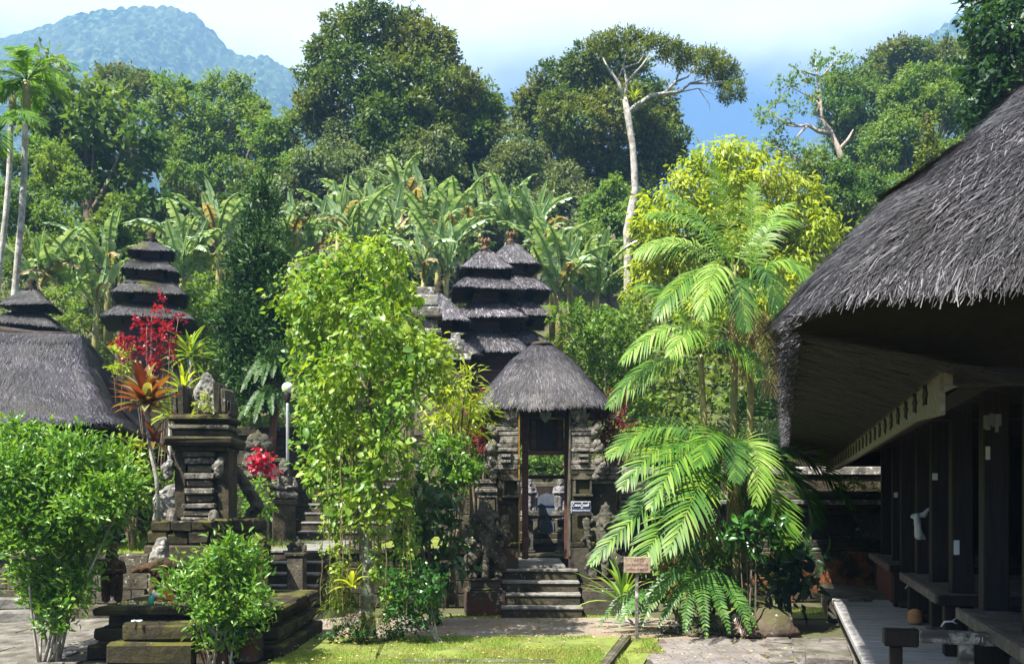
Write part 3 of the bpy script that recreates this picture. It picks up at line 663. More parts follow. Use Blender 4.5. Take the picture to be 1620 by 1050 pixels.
rw('moulding', 1.9, 12, 15.44, 15.95, 1.552, 1.60, 'stone_dark', .012); rw('moulding', 1.9, 12, 15.34, 15.95, 1.602, 1.66, 'stone_dark', .012)
nb = 22
for i in range(nb):
    a = 1.9+i*10.1/nb; rw('coping_stone', a+.004, a+10.1/nb-.004, 15.16+random.uniform(-.015, .015), 15.8, 1.663, 1.745+random.uniform(-.01, .01), 'stone_light', .02)
for i in range(nb):
    a = 1.9+i*10.1/nb; rw('coping_stone', a+.004, a+10.1/nb-.004, 15.62, 16.2, 1.75, 1.90+random.uniform(-.01, .01), 'stone', .03)
block_wall('boundary_wall', 'upper dark wall with pale lit ledge behind the boundary wall coping', 2.2, 12, 17.6, .0, 2.4, 6, .7, 'stone_dark', .3, .16, 'stone_light')
struct('planting_bed', MB().box(1.95, 12, 16.2, 17.58, 0, 1.78).mesh('planting_bed'), M['soil'])

# mountain
def make_mountain(name, c0, c1, ncol):
    prof = [(-700, 170), (-300, 130), (-120, 85), (0, 62), (60, 46), (110, 26), (160, 14), (220, 9), (280, 10), (310, 22), (335, 44), (352, 66), (378, 86), (402, 88), (420, 84), (445, 98), (470, 116), (500, 150), (560, 215), (680, 300), (800, 345), (900, 350), (1040, 330), (1180, 300), (1300, 205), (1400, 110), (1450, 70), (1500, 30), (1540, 0), (1640, -30), (1800, 10), (2200, 60)]
    px = np.array([p[0] for p in prof], float); py = np.array([p[1] for p in prof], float)
    nx, nv = ncol, 190; cols = np.linspace(c0, c1, nx); v = np.linspace(.30, 1, nv)
    rx = np.interp(cols, px, py)+9; Yr = 900.; Xr = (cols-CX)/FPX*Yr; Zr = EYE+(HY-rx)/FPX*Yr
    Yf = 430.; Zf = np.full(nx, 30.)
    X = Xr[None]*(1-.0*v[:, None])+0*v[:, None]; Yg = Yr+(Yf-Yr)*(1-v[:, None])**.9+X*0
    Z = Zf[None]+(Zr-Zf)[None]*(v[:, None]**1.25)
    sp = 110*np.sin(X*.016+.6)*np.sin(v[:, None]*3.1)+55*np.sin(X*.043+v[:, None]*2)*np.sin(v[:, None]*3.14)
    Yg = Yg+sp*(1-v[:, None])**.5
    # tree canopies as rounded bumps on the slope
    g = np.random.default_rng(5); cell = 5.5; A = X; B = v[:, None]*np.hypot(Yr-Yf, 380.)+0*X
    ia, ib = np.floor(A/cell).astype(int), np.floor(B/cell).astype(int); H = np.full(A.shape, 0.)
    tab = g.random((4096, 3))
    for da in (-1, 0, 1):
        for db in (-1, 0, 1):
            h = ((ia+da)*73856093 ^ (ib+db)*19349663) & 4095; c = tab[h]
            d = np.hypot(A-(ia+da+c[:, :, 0])*cell, B-(ib+db+c[:, :, 1])*cell); r = cell*(.45+.5*c[:, :, 2]); H = np.maximum(H, np.sqrt(np.clip(r*r-d*d, 0, None)))
    Z = Z+H*1.1; Yg = Yg-H*.5
    V = np.stack([X, Yg, Z], 2).reshape(-1, 3)
    i = np.arange(nx-1)[None]+nx*np.arange(nv-1)[:, None]; F = np.stack([i, i+1, i+nx+1, i+nx], 2).reshape(-1, 4)
    m, nt, b = newmat('mountain_forest'); gm = nt.nodes.new('ShaderNodeNewGeometry'); n = noise_node(nt, .11, 9, .75, gm.outputs['Position']); n2 = noise_node(nt, .010, 4, .6, gm.outputs['Position'])
    c = ramp(nt, n.outputs[0], [(.42, (.004, .014, .007)), (.52, (.04, .08, .03)), (.60, (.19, .24, .11))]).outputs[0]
    c = mixc(nt, ramp(nt, n2.outputs[0], [(.45, (0, 0, 0)), (.62, (.7, .7, .7))]).outputs[0], c, (.08, .11, .06))
    nt.links.new(c, b.inputs['Base Color']); b.inputs['Roughness'].default_value = 1; b.inputs['Specular IOR Level'].default_value = 0
    bump(nt, b, noise_node(nt, .25, 6, .7, gm.outputs['Position']).outputs[0], 1, 4)
    struct(name, mesh_np(name, V, [F], m, False))
make_mountain('mountain', -140, 720, 480)
make_mountain('far_ridge', 1240, 1720, 150)
hz = MB().box(-890, 890, -30, 985, -1.5, 560).build('haze'); hz['kind'] = 'stuff'
hm = bpy.data.materials.new('haze_air'); hm.use_nodes = True; hm.node_tree.nodes.clear()
ho = hm.node_tree.nodes.new('ShaderNodeOutputMaterial'); hv = hm.node_tree.nodes.new('ShaderNodeVolumePrincipled')
hv.inputs['Color'].default_value = (.33, .61, 1.0, 1); hv.inputs['Density'].default_value = HAZE_DENSITY; hv.inputs['Anisotropy'].default_value = .1
hm.node_tree.links.new(hv.outputs[0], ho.inputs['Volume']); hz.data.materials.append(hm)
# ------------------------------------------------------------------ stairs and the gate
def stairs(name, label, x0, x1, y0, z0, n, rise, run, mat='stone_dark', depth=None, tread='tread', group=None):
    root = empty(name, ((x0+x1)/2, y0, z0), 0, label, 'stairs', group); w = (x1-x0)/2
    for i in range(n):
        zb = i*rise; d = depth or (n-i)*run+.02
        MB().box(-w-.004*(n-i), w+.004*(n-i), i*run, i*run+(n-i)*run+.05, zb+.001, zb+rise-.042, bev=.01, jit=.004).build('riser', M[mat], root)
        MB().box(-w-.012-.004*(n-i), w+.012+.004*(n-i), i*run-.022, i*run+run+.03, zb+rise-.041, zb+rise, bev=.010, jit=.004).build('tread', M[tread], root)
    return root
GX = .50                                               # gate axis
gs = stairs('gate_stairs', 'worn dark stone steps with pale treads leading up to the thatched gate', -.14, 1.02, 13.1, 0, 4, .165, .27)
MB().box(-.42, .42, 1.08-.0, 3.4, .62, .695, bev=.01).build('landing', M['tread'], gs)
MB().box(-.44, .44, 1.07, 3.4, .30, .619).build('riser', M['stone_red'], gs)

gate = empty('temple_gate', (GX, 14.5, 0), 0, 'thatched stone temple gate with carved pillars at the top of the steps', 'gate')
def gp(px, py, Y): p = P(px, py, Y); return p.x-GX, p.z
GY = 14.05
def pillar(side):
    inner = (gp(820, 0, GY)[0] if side < 0 else gp(903, 0, GY)[0])
    rows = [(968, 925, 44), (924, 866, 42), (865, 858, 46), (857, 800, 33), (799, 760, 33), (759, 752, 38), (751, 744, 42), (743, 736, 46), (735, 729, 41), (728, 716, 33), (715, 709, 42), (708, 703, 38), (702, 690, 30), (689, 683, 36), (682, 676, 40), (675, 668, 30), (667, 661, 27), (660, 654, 31), (653, 648, 25), (647, 641, 20), (640, 632, 16)]
    for i, (yb, yt, w) in enumerate(rows):
        z0 = gp(0, yb, GY)[1]; z1 = gp(0, yt, GY)[1]; wd = w*.01
        d = .02*((w-30)/10)
        xa, xb = (inner-wd, inner) if side < 0 else (inner, inner+wd)
        mat = 'stone_red' if 866 <= yt < 930 else ('stone_moss' if yt >= 744 else 'statue')
        MB().box(xa, xb, GY-14.5-d-(.05 if yt > 857 else 0), GY-14.5+.55+d, z0+.003, z1+.003+.008, bev=.012, jit=.005).build('pillar_course', M[mat], gate)
        if w >= 36 and yt < 760:                       # carved ears on the projecting courses
            sx = xa-.02 if side < 0 else xb+.02
            c = MB(); c.lathe([(.0, -.06), (.055, -.03), (.075, .02), (.05, .07), (.015, .11)], (sx, GY-14.5-d+.02, (z0+z1)/2), 8).lathe([(.0, -.03), (.035, 0), (.025, .05), (.0, .08)], (sx+side*.05, GY-14.5-d, (z0+z1)/2+.03), 7)
            c.build('carved_ear', M['statue'], gate, True)
    # recessed slots
    for (y0_, y1_, ww) in ((732, 700, .16),):
        xc = inner+side*.20
        for k in range(3):
            z = gp(0, y0_-k*9, GY)[1]; MB().box(xc-ww/2, xc+ww/2, GY-14.5-.075, GY-14.5+.02, z, z+.045, bev=.008).build('carved_band', M['statue'], gate)
    fig = blob_mesh('finial_figure', [((0, 0, .02), (0, 0, .14), .07, .06), ((-.08, 0, .05), (-.1, -.02, .16), .04, .03), ((.08, 0, .05), (.1, -.02, .16), .04, .03)]+face_caps((0, -.02, .23), .07)+[((0, 0, .27), (0, 0, .37), .06, .02)], .012, M['statue'], .02)
    o = link('finial_figure', fig, gate); o.location = (inner+side*.12, GY-14.5-.02, gp(0, 664, GY)[1])
    return inner
il, ir = pillar(-1), pillar(1)
M['edge_orange'] = stone_mat('orange_stained_edge', (.13, .075, .02), (.34, .20, .05), .2, .2, 5)  # plain orange colour for the left jamb strip
MB().box(il+.002, il+.026, GY-14.5-.05, GY-14.5+.5, gp(0, 880, GY)[1], gp(0, 650, GY)[1], bev=.006).build('jamb', M['edge_orange'], gate)
MB().box(ir-.026, ir-.002, GY-14.5-.03, GY-14.5+.5, gp(0, 880, GY)[1], gp(0, 650, GY)[1], bev=.006).build('jamb', M['stone'], gate)
# side wings of the gate
for (xa, xb, yt, mt) in ((il-.66, il-.335, 757, 'stone_dark'), (ir+.335, ir+.80, 736, 'stone_dark')):
    z1 = gp(0, yt, 14.2)[1]
    MB().box(min(xa, xb), max(xa, xb), -.12, .3, 0, z1*.55, bev=.02).build('wing', M['stone_moss'], gate)
    MB().box(min(xa, xb)+.03, max(xa, xb)-.03, -.08, .3, z1*.55+.002, z1-.3, bev=.02).build('wing', M[mt], gate)
    for k in range(4): MB().box(min(xa, xb)-.03*(k % 2+.5), max(xa, xb)+.0, -.10-.03*(k % 2), .3, z1-.298+k*.075, z1-.298+k*.075+.07, bev=.014, jit=.006).build('wing_course', M['statue'], gate)
# door frame inside: posts, transom panel, lintels, heart plaque, niche
def gbox(nm, px0, px1, py0, py1, Y, d, mat, b=.008):
    x0, z1 = gp(px0, py0, Y); x1, z0 = gp(px1, py1, Y); return MB().box(x0, x1, Y-14.5, Y-14.5+d, z0, z1, bev=b).build(nm, M[mat], gate)
gbox('lintel', 819, 905, 648, 660, 14.3, .14, 'wood_dark')
gbox('door_post', 826, 836, 661, 884, 14.62, .1, 'wood_red'); gbox('door_post', 893, 902, 661, 884, 14.62, .1, 'wood_red')
gbox('transom_panel', 837, 892, 662, 712, 14.64, .05, 'wood_dark'); gbox('panel_frame', 841, 848, 664, 710, 14.625, .02, 'wood_red', .003); gbox('panel_frame', 882, 889, 664, 710, 14.625, .02, 'wood_red', .003)
gbox('lintel', 834, 896, 712, 719, 14.58, .12, 'wood_red'); gbox('lintel', 836, 894, 751, 757, 15.0, .12, 'wood_dark')
x, z = gp(863, 659, 14.22)
hp = MB(); hp.prism([(0, -.10), (.085, -.02), (.09, .065), (.055, .085), (0, .06), (-.055, .085), (-.09, .065), (-.085, -.02)], -.03, 0); o = hp.build('heart_plaque', M['stone_light'], gate); o.location = (x, 14.2-14.5, z)
for (px, py, sm) in ((922, 768, 1), (808, 770, .9)):
    x, z = gp(px, py, GY-.04); n = MB(); a = .11*sm
    n.box(x-a-.035, x-a, -.52, -.44, z-.13, z+.10, bev=.008).box(x+a, x+a+.035, -.52, -.44, z-.13, z+.10, bev=.008).box(x-a-.05, x+a+.05, -.53, -.44, z-.17, z-.132, bev=.008)
    n.prism([(x-a-.06, z+.102), (x+a+.06, z+.102), (x+a*.7, z+.16), (x+.02, z+.20), (x-.02, z+.20), (x-a*.7, z+.16)], -.53, -.44); n.build('niche_frame', M['stone'], gate)
    MB().box(x-a, x+a, -.455, -.43, z-.13, z+.1).build('niche_back', M['stone_dark'], gate)
# thatch on the gate
gt = [(.10, .08, 1.13), (.20, .15, 1.09), (.33, .26, .99), (.50, .40, .83), (.72, .59, .56), (.94, .78, .28), (1.06, .88, .10), (1.13, .93, 0)]
z_e = 3.24
M['straw_gate'] = thatch_mat('thatch_gate', (.010, .009, .010), (.038, .034, .040), (.16, .15, .165))
ro = empty('gate_roof', (0, .36, z_e)); ro.parent = gate
hip_thatch([(a, b, z) for a, b, z in gt], 'thatch', ro, 'straw_gate', 32000, .10, .0055, .05, None, True, .28, lambda c: np.where(c[:, 1] < .5, 1.0, .35), 2600, 21, .035)
MB().lathe([(.0, .10), (.03, .09), (.03, .05), (.16, .02), (.19, -.02), (.12, -.05)][::-1], (0, 0, 1.12), 12).build('ridge_cap', M['stone_dark'], ro, True)
# gate sign: dark blue plate with white script and Latin letters
def text_mesh(body, size, mat, parent, loc, rot=(R(90), 0, 0), ext=.0015, name='lettering', sx=1.0):
    c = bpy.data.curves.new(name, 'FONT'); c.body = body; c.size = size; c.align_x = 'CENTER'; c.align_y = 'CENTER'; c.extrude = ext; c.resolution_u = 2
    o = bpy.data.objects.new(name, c); col.objects.link(o); me = bpy.data.meshes.new_from_object(o.evaluated_get(bpy.context.evaluated_depsgraph_get())); bpy.data.objects.remove(o)
    me.materials.clear(); me.materials.append(mat); q = link(name, me, parent); q.location = loc; q.rotation_euler = rot; q.scale = (sx, 1, 1); return q
sg = P(919, 802, 13.93); sgn = empty('gate_sign', sg, 0, 'small navy sign with white script on the right gate pillar', 'sign')
MB().box(-.155, .155, 0, .012, -.09, .09, bev=.003).build('plate', M['white'], sgn); MB().box(-.150, .150, -.004, .004, -.018, .085).build('panel', M['navy'], sgn); MB().box(-.150, .150, -.004, .004, -.085, -.024).build('panel', M['navy'], sgn)
def script_stroke():
    m = MB(); g = random.Random(4); x = -.125
    def arc(cx, cz, r, a0, a1, n=9): m.tube([(cx+r*math.cos(R(a0+(a1-a0)*i/(n-1))), -.007, cz+r*1.25*math.sin(R(a0+(a1-a0)*i/(n-1)))) for i in range(n)], .0034, 4)
    arc(-.118, .03, .018, 60, 320); arc(-.118, .062, .010, 0, 180)
    for k, cx in enumerate((-.082, -.052, -.022)): arc(cx, .026, .014, -40, 220); arc(cx, .026, .006, 0, 300, 6)
    arc(.012, .030, .016, 20, 330); arc(.014, .064, .011, -30, 210); arc(.016, -.004, .012, 120, 380)
    for k, cx in enumerate((.046, .078, .108)): arc(cx, .026, .014, -40, 220); arc(cx, .026, .006, 0, 300, 6)
    arc(.125, .058, .013, 60, 330); return m
script_stroke().build('script', M['white'], sgn)
text_mesh('PENGAKAN PIKON', .036, M['white'], sgn, (0, -.006, -.05), sx=.88)

# guardian statues on stepped pedestals
gm = blob_mesh('guardian_figure', guardian_caps(1.0), .014, M['statue_dark'], .045, .05)
a = P(766, 968, 13.4)
g1 = statue('guardian_statue', 'dark carved guardian statue on stepped pedestal left of the gate steps', (a.x, 13.55, 0), gm, .15, 'guardians beside the gate', 'statue', [(.29, .26, .38), (.25, .22, .035), (.23, .2, .11), (.25, .22, .03)], 'stone_red'); g1.children[0].scale = (1.15, 1.15, 1.19)
a = P(958, 968, 13.4)
g2 = statue('guardian_statue', 'dark carved guardian statue half hidden by palm fronds right of the gate steps', (a.x+.02, 13.6, 0), gm, -.2, 'guardians beside the gate', 'statue', [(.33, .26, .38), (.25, .22, .035), (.23, .2, .12), (.25, .22, .03)], 'stone_red'); g2.children[0].scale = (-1.1, 1.1, 1.12)
# inner court behind the gate: pedestals, attendants, tablet shrine
inn = empty('inner_altar', (GX, 17.0, .0), 0, 'dark stepped stone altar seen through the gate doorway', 'altar')
for (x0, x1, y0, z0, z1, mt) in ((-.75, .75, -.95, .0, .74, 'stone_dark'), (-.72, .72, .05, .74, .90, 'stone_dark'), (-.78, .78, -.02, .902, 1.0, 'stone'), (-.70, .70, -.0, 1.002, 1.12, 'stone_dark'), (-1.2, 1.2, .75, 0, 2.05, 'wood_dark')):
    MB().box(x0, x1, y0, .95 if y0 < .7 else 1.2, z0, z1, bev=.02, jit=.006).build('altar_step', M[mt], inn)
MB().box(-.40, .40, .3, .5, 2.0, 2.09, bev=.01).build('altar_beam', M['stone'], inn)
M['tablet'] = plain_mat('blue_grey_tablet', (.07, .085, .11), .6, .25, 9)
tb = empty('stone_tablet', (P(865, 0, 17.05).x, 17.1, 1.12), 0, 'blue grey rounded stone tablet between the two attendant statues', 'shrine')
MB().prism([(-.17, .42), (-.17, .62), (-.12, .72), (0, .76), (.12, .72), (.17, .62), (.17, .42), (.1, .33), (-.1, .33)], -.05, .06).build('tablet', M['tablet'], tb); MB().box(-.19, .19, -.065, .05, .50, .53, bev=.005).build('band', M['navy'], tb)
MB().prism([(-.14, 0), (-.14, .2), (0, .28), (.14, .2), (.14, 0)], -.04, .06).build('foot', M['tablet'], tb); MB().box(-.03, .03, -.02, .02, .26, .36).build('stem', M['tablet'], tb)
gray = stone_mat('grey_statue_stone', (.08, .076, .078), (.26, .245, .25), .0, .25, 8, bmp=.8); M['grey_stat'] = gray
am = blob_mesh('attendant_figure', standing_caps(1.0), .013, gray, .02, .05)
for (px, lab, rz) in ((837, 'pale grey praying attendant statue at the left inside the gate doorway', .25), (887, 'pale grey praying attendant statue at the right inside the gate doorway', -.2)):
    a = P(px, 815, 16.78); s = empty('attendant_statue', (a.x, 16.78, .742), rz, lab, 'statue', 'attendants inside the gate')
    for (x0, x1, z0, z1) in ((-.10, .10, 0, .05), (-.06, .06, .05, .62), (-.14, .14, .62, .70), (-.16, .16, .70, .80)): MB().box(x0, x1, x0, x1, z0+.001, z1, bev=.012, jit=.008).build('pedestal', M['statue_mid'], s)
    MB().box(-.30 if px < 860 else .05, -.05 if px < 860 else .30, -.1, .1, .60, .68, bev=.012).build('shelf', M['stone_light'], s); MB().box(-.30 if px < 860 else .05, -.05 if px < 860 else .30, -.1, .1, .22, .40, bev=.02, jit=.01).build('shelf', M['stone'], s)
    o = link('figure', am, s); o.location = (0, 0, .80); o.scale = (.66, .66, .64)
for (px, lab) in ((841, 'small dark statue behind the left attendant in the gate doorway'), (885, 'small dark statue with reddish head-dress behind the right attendant')):
    a = P(px, 760, 17.2); s = statue('court_statue', lab, (a.x, 17.2, 1.12), am, 0, 'small statues at the back of the gate court', 'statue', [(.12, .12, .34)]); s.children[0].scale = (.6, .6, .62)
# ------------------------------------------------------------------ left stairs with guardians
stairs('lower_stairs', 'short flight of grey steps between the near altar and the vine covered tree', -3.95, -2.95, 12.65, 0, 6, .16, .24)
struct('stair_landing', MB().box(-4.27, -2.96, 14.1, 17.4, 0, .955).mesh('stair_landing'), M['tread'])
stairs('upper_stairs', 'upper flight of dark steps with pale edges behind the vine covered tree', -4.18, -2.4, 17.42, .95, 8, .18, .29)
struct('stair_side', MB().box(-2.94, -2.4, 14.45, 17.42, .0, .95).box(-4.5, -2.0, 19.76, 20.4, 0, 2.4).mesh('stair_side'), M['stone_dark'])
gm2 = blob_mesh('kneeling_figure', seated_caps(1.0), .012, M['statue_mid'], .02, .05)
a = P(449, 856, 17.0)
s = statue('stair_statue', 'pale weathered seated statue on tall square pedestal beside the upper stairs', (a.x, 17.0, .95), gm2, .35, None, 'statue', [(.20, .2, .70), (.22, .22, .10)], 'stone_dark'); s.children[0].scale = (.86, .86, .78)
a = P(471, 925, 12.9)
pp = empty('carved_post', (a.x, 12.85, 0), 0, 'dark stone post with carved flame top beside the lower stairs', 'post')
MB().box(-.16, .16, -.14, .14, 0, .35, bev=.02).build('base', M['stone_dark'], pp); MB().box(-.12, .12, -.11, .11, .35, .93, bev=.02).build('shaft', M['stone'], pp); MB().box(-.15, .15, -.13, .13, .93, .99, bev=.015).build('cap', M['stone_dark'], pp)
fl = []
for k in range(7):
    t = (k-3)/3; fl.append(((t*.09, 0, 1.0), (t*.13, 0, 1.2-abs(t)*.12), .045, .018))
link('flame', blob_mesh('flame', fl+[((0, 0, .98), (0, -.04, 1.08), .08, .06)], .012, M['statue_dark'], .03), pp)
nag = empty('carved_wing', (P(395, 800, 13.2).x, 13.25, .95), 0, 'weathered coiling carved stone wing on the right side of the tower shrine', 'carving')
link('coil', blob_mesh('coil', [((-.05, 0, 0), (.10, -.05, .25), .10, .10), ((.10, -.05, .25), (-.02, -.05, .5), .10, .10), ((-.02, -.05, .5), (.12, -.05, .72), .09, .10), ((.12, -.05, .72), (-.06, -.03, 1.0), .10, .09), ((-.06, -.03, 1.0), (-.20, 0, 1.25), .09, .07), ((.15, 0, .1), (.2, 0, .45), .08, .05)], .02, M['statue_dark'], .06, .07), nag)
b_ = P(408, 745, 17.6)
statue('woman_statue', 'seated carved stone figure with rounded headdress left of the reddish trunk', (b_.x, 17.6, .95), blob_mesh('woman_figure', seated_caps(1.0)+[((-.16, .03, .70), (.16, .03, .70), .13, .13), ((-.10, .03, .82), (.10, .03, .82), .13, .13)], .014, M['statue_dark'], .025, .06), 0, None, 'statue', [(.32, .3, 1.05), (.28, .26, .12)], 'stone_dark')
# ------------------------------------------------------------------ tower shrine
SY = 12.5
sc_ = P(325, 0, SY); sh = empty('tower_shrine', (sc_.x, SY, 0), .0, 'dark layered stone tower shrine with mossy cap and lichen covered broken top', 'shrine')
sh.rotation_euler = (0, 0, .10); sh.scale = (.84, .88, 1)
def sz(py): return EYE+(HY-py)/FPX*(SY-.4)
def shb(nm, x0, x1, pt, pb, y0, y1, mat, b=.018, jit=.006): return MB().box(x0, x1, y0, y1, sz(pb)+.002, sz(pt), bev=b, jit=jit).build(nm, M[mat], sh)
shb('base', -.80, .90, 862, 990, -.62, .6, 'stone_dark')
for r, (pt, pb) in enumerate(((842, 861), (823, 841))):
    for i in range(5):
        a = -.78+i*.33+(.06 if r else 0); shb('base_block', a, a+.32, pt-random.uniform(0, 4), pb, -.58+random.uniform(-.03, .03), .5, 'stone_moss', .03, .014)
shb('body', -.36, .40, 700, 823, -.26, .36, 'stone_dark')
shb('pilaster', -.40, -.24, 712, 822, -.34, .3, 'stone_dark'); shb('pilaster', .28, .46, 712, 822, -.34, .3, 'stone_dark')
for k, (pt, pb, wx, dy) in enumerate(((818, 823, .25, .46), (808, 816, .22, .42), (796, 804, .24, .45), (783, 793, .19, .38), (772, 781, .21, .44), (759, 769, .18, .37), (748, 757, .21, .43), (735, 746, .17, .36), (724, 733, .21, .42), (714, 722, .23, .45))):
    shb('moulding', -.02-wx, .02+wx, pt, pb, -dy, -.2, 'stone' if k % 2 else 'statue', .012)
shb('cap_course', -.42, .46, 705, 713, -.46, .45, 'stone_dark'); shb('cap_slab', -.52, .56, 690, 704, -.56, .54, 'stone_moss', .03, .012)
shb('neck', -.42, .46, 680, 690, -.46, .44, 'stone_dark'); shb('neck', -.46, .50, 672, 679, -.50, .46, 'stone'); shb('neck', -.40, .44, 667, 671.5, -.42, .44, 'stone_dark')
shb('upper_slab', -.48, .50, 655, 666, -.5, .48, 'stone_moss', .035, .012)
for (xx, pt, w_, mt) in ((-.42, 618, .05, 'stone'), (-.31, 606, .05, 'stone_dark'), (.26, 602, .06, 'stone_dark'), (.37, 610, .045, 'stone'), (.46, 630, .04, 'stone_dark')): shb('broken_upright', xx-w_, xx+w_, pt, 655, -.34, .2, mt, .03, .02)
lt = blob_mesh('carved_back', [((-.22, 0, 0), (-.2, 0, .35), .13, .12), ((.22, 0, 0), (.2, 0, .35), .13, .12), ((-.18, 0, .4), (0, 0, .66), .12, .12), ((.18, 0, .4), (0, 0, .66), .12, .12), ((0, .03, .1), (0, .03, .6), .2, .14)], .02, M['stone_light'], .08, .06)
o = link('carved_back', lt, sh); o.location = (-.0, .1, sz(655)); o.scale = (.74, .8, .82)
for (xx, pt, pb) in ((-.50, 728, 752), (.30, 730, 748)): 
    o = link('bracket', blob_mesh('bracket', [((0, 0, 0), (.02, -.05, .12), .07, .08), ((-.06, 0, .1), (.04, -.04, .18), .06, .05)], .014, M['stone_light'], .04, .04), sh); o.location = (xx, -.36, sz(pb))
for (xx, zz) in ((-.42, 815), (.24, 818)): o = link('corner_stone', blob_mesh('corner_stone', [((0, 0, 0), (0, 0, .12), .10, .08)], .016, M['statue'], .03, .06), sh); o.location = (xx, -.45, sz(zz+10))
# ------------------------------------------------------------------ near altar platform
AX, AY = -3.56, 10.7
al = empty('altar_platform', (AX, AY, 0), 0, 'low dark mossy stone altar platform with two front steps and offerings on top', 'altar')
def ab(nm, x0, x1, y0, y1, z0, z1, mat='stone_moss', b=.02, jit=.007): return MB().box(x0-AX, x1-AX, y0-AY, y1-AY, z0+.002, z1, bev=b, jit=jit).build(nm, M[mat], al)
for (o_, z0, z1) in ((0, 0, .17), (.05, .172, .22), (.10, .222, .34), (.16, .342, .44), (.06, .442, .56)):
    pass
def course(inset, z0, z1, mat, bw=.42):
    x0, x1, y0, y1 = -4.66+inset, -2.5-inset, 9.66+inset, 11.75-inset
    ab('core', x0+.03, x1-.03, y0+.03, y1-.03, z0, z1-.004, 'stone_dark', 0, 0)
    for (a0, a1, f) in ((x0, x1, 'f'), (y0+.23, y1, 'r'), (y0+.23, y1, 'l')):
        n = max(1, round((a1-a0)/bw)); s_ = (a1-a0)/n
        for i in range(n):
            p, q = a0+i*s_+.004, a0+(i+1)*s_-.004; e = random.uniform(-.012, .012)
            if f == 'f': ab('stone_block', p, q, y0+e, y0+.22, z0, z1, mat, .018, .009)
            elif f == 'r': ab('stone_block', x1-.22, x1+e, p, q, z0, z1, mat, .018, .009)
            else: ab('stone_block', x0+e, x0+.22, p, q, z0, z1, mat, .018, .009)
course(0, 0, .15, 'stone_moss'); course(.09, .152, .21, 'stone_dark', .6); course(.06, .212, .33, 'stone_moss', .5); course(.17, .332, .47, 'stone_dark'); course(.05, .472, .555, 'stone_moss', .55)
ab('top_slab', -4.58, -2.58, 9.74, 11.68, .53, .565, 'stone_moss')
ab('step', -4.28, -3.36, 9.32, 9.64, 0, .24, 'stone_moss', .03, .01); ab('step', -4.16, -3.28, 9.42, 9.70, .242, .43, 'stone_moss', .03, .01); ab('step', -3.30, -2.98, 9.25, 9.64, 0, .20, 'stone_red', .03, .01)
ab('corner_block', -3.12, -2.72, 9.38, 9.72, .0, .30, 'stone_red', .03, .012)
a = P(174, 952, 10.3)
st = statue('altar_statue', 'rusty brown standing stone figure with folded arms on the near altar corner', (a.x, 10.35, .566), blob_mesh('altar_figure', standing_caps(1.0, 'pray', .17), .011, M['statue_rust'], .018, .05), .5, None, 'statue'); st.children[0].scale = (.66, .66, .66)
a = P(406, 950, 11.2); rp = empty('rusty_post', (a.x, 11.25, .566), .1, 'rust brown square stone post with crumbled top behind the front leafy bush', 'post')
MB().box(-.13, .13, -.12, .12, 0, .62, bev=.03, jit=.02).build('shaft', M['statue_rust'], rp); link('crumbled_top', blob_mesh('crumbled_top', [((-.05, 0, .6), (.04, 0, .66), .10, .08)], .015, M['statue_rust'], .05, .05), rp)
# carved beast with a flat bill-like snout, back of the altar
a = P(222, 940, 11.0); be = empty('beast_statue', (a.x+.16, 11.1, .566), 0, 'brown stone beast with outstretched flat head crouching on the near altar', 'statue')
link('body', blob_mesh('beast', [((.26, .1, .12), (.10, 0, .30), .14, .12), ((.10, 0, .30), (-.02, -.06, .42), .12, .11), ((-.02, -.06, .42), (-.20, -.14, .40), .10, .06), ((-.20, -.14, .40), (-.30, -.18, .37), .055, .035), ((-.02, -.12, 0), (0, -.05, .25), .06, .08), ((.2, -.12, 0), (.2, -.05, .2), .07, .09), ((.04, -.02, .5), (.18, .02, .50), .07, .08), ((.2, .0, .46), (.36, .1, .4), .1, .1)], .014, M['statue_rust'], .035, .05), be); be.scale = (.8, .8, .8)
a = P(246, 880, 11.5); lc = empty('lichen_boulder', (a.x, 11.62, .566), 0, 'grey lichen spotted carved stone above the beast on the near altar', 'stone')
link('stone', blob_mesh('boulder', [((0, 0, .0), (0, 0, .42), .14, .13), ((0, 0, .45), (.05, 0, .62), .12, .08)], .016, M['stone_light'], .05, .05), lc)
a = P(212, 940, 11.6); ls = empty('leaning_slab', (a.x, 11.66, .566), 0, 'pale grey weathered upright slab at the back of the near altar', 'stone'); MB().box(-.22, .16, 0, .07, 0, .46, bev=.02, jit=.012).build('slab', M['stone'], ls)
a = P(264, 715, 13.6); wb = empty('pale_boulder', (a.x, 13.6, .95), 0, 'pale whitish weathered stone on the terrace left of the tower shrine', 'stone')
link('stone', blob_mesh('pale_stone', [((0, 0, 0), (0, 0, .75), .22, .20), ((-.05, 0, .8), (.08, 0, .92), .15, .12)], .02, M['stone_light'], .05, .08), wb)
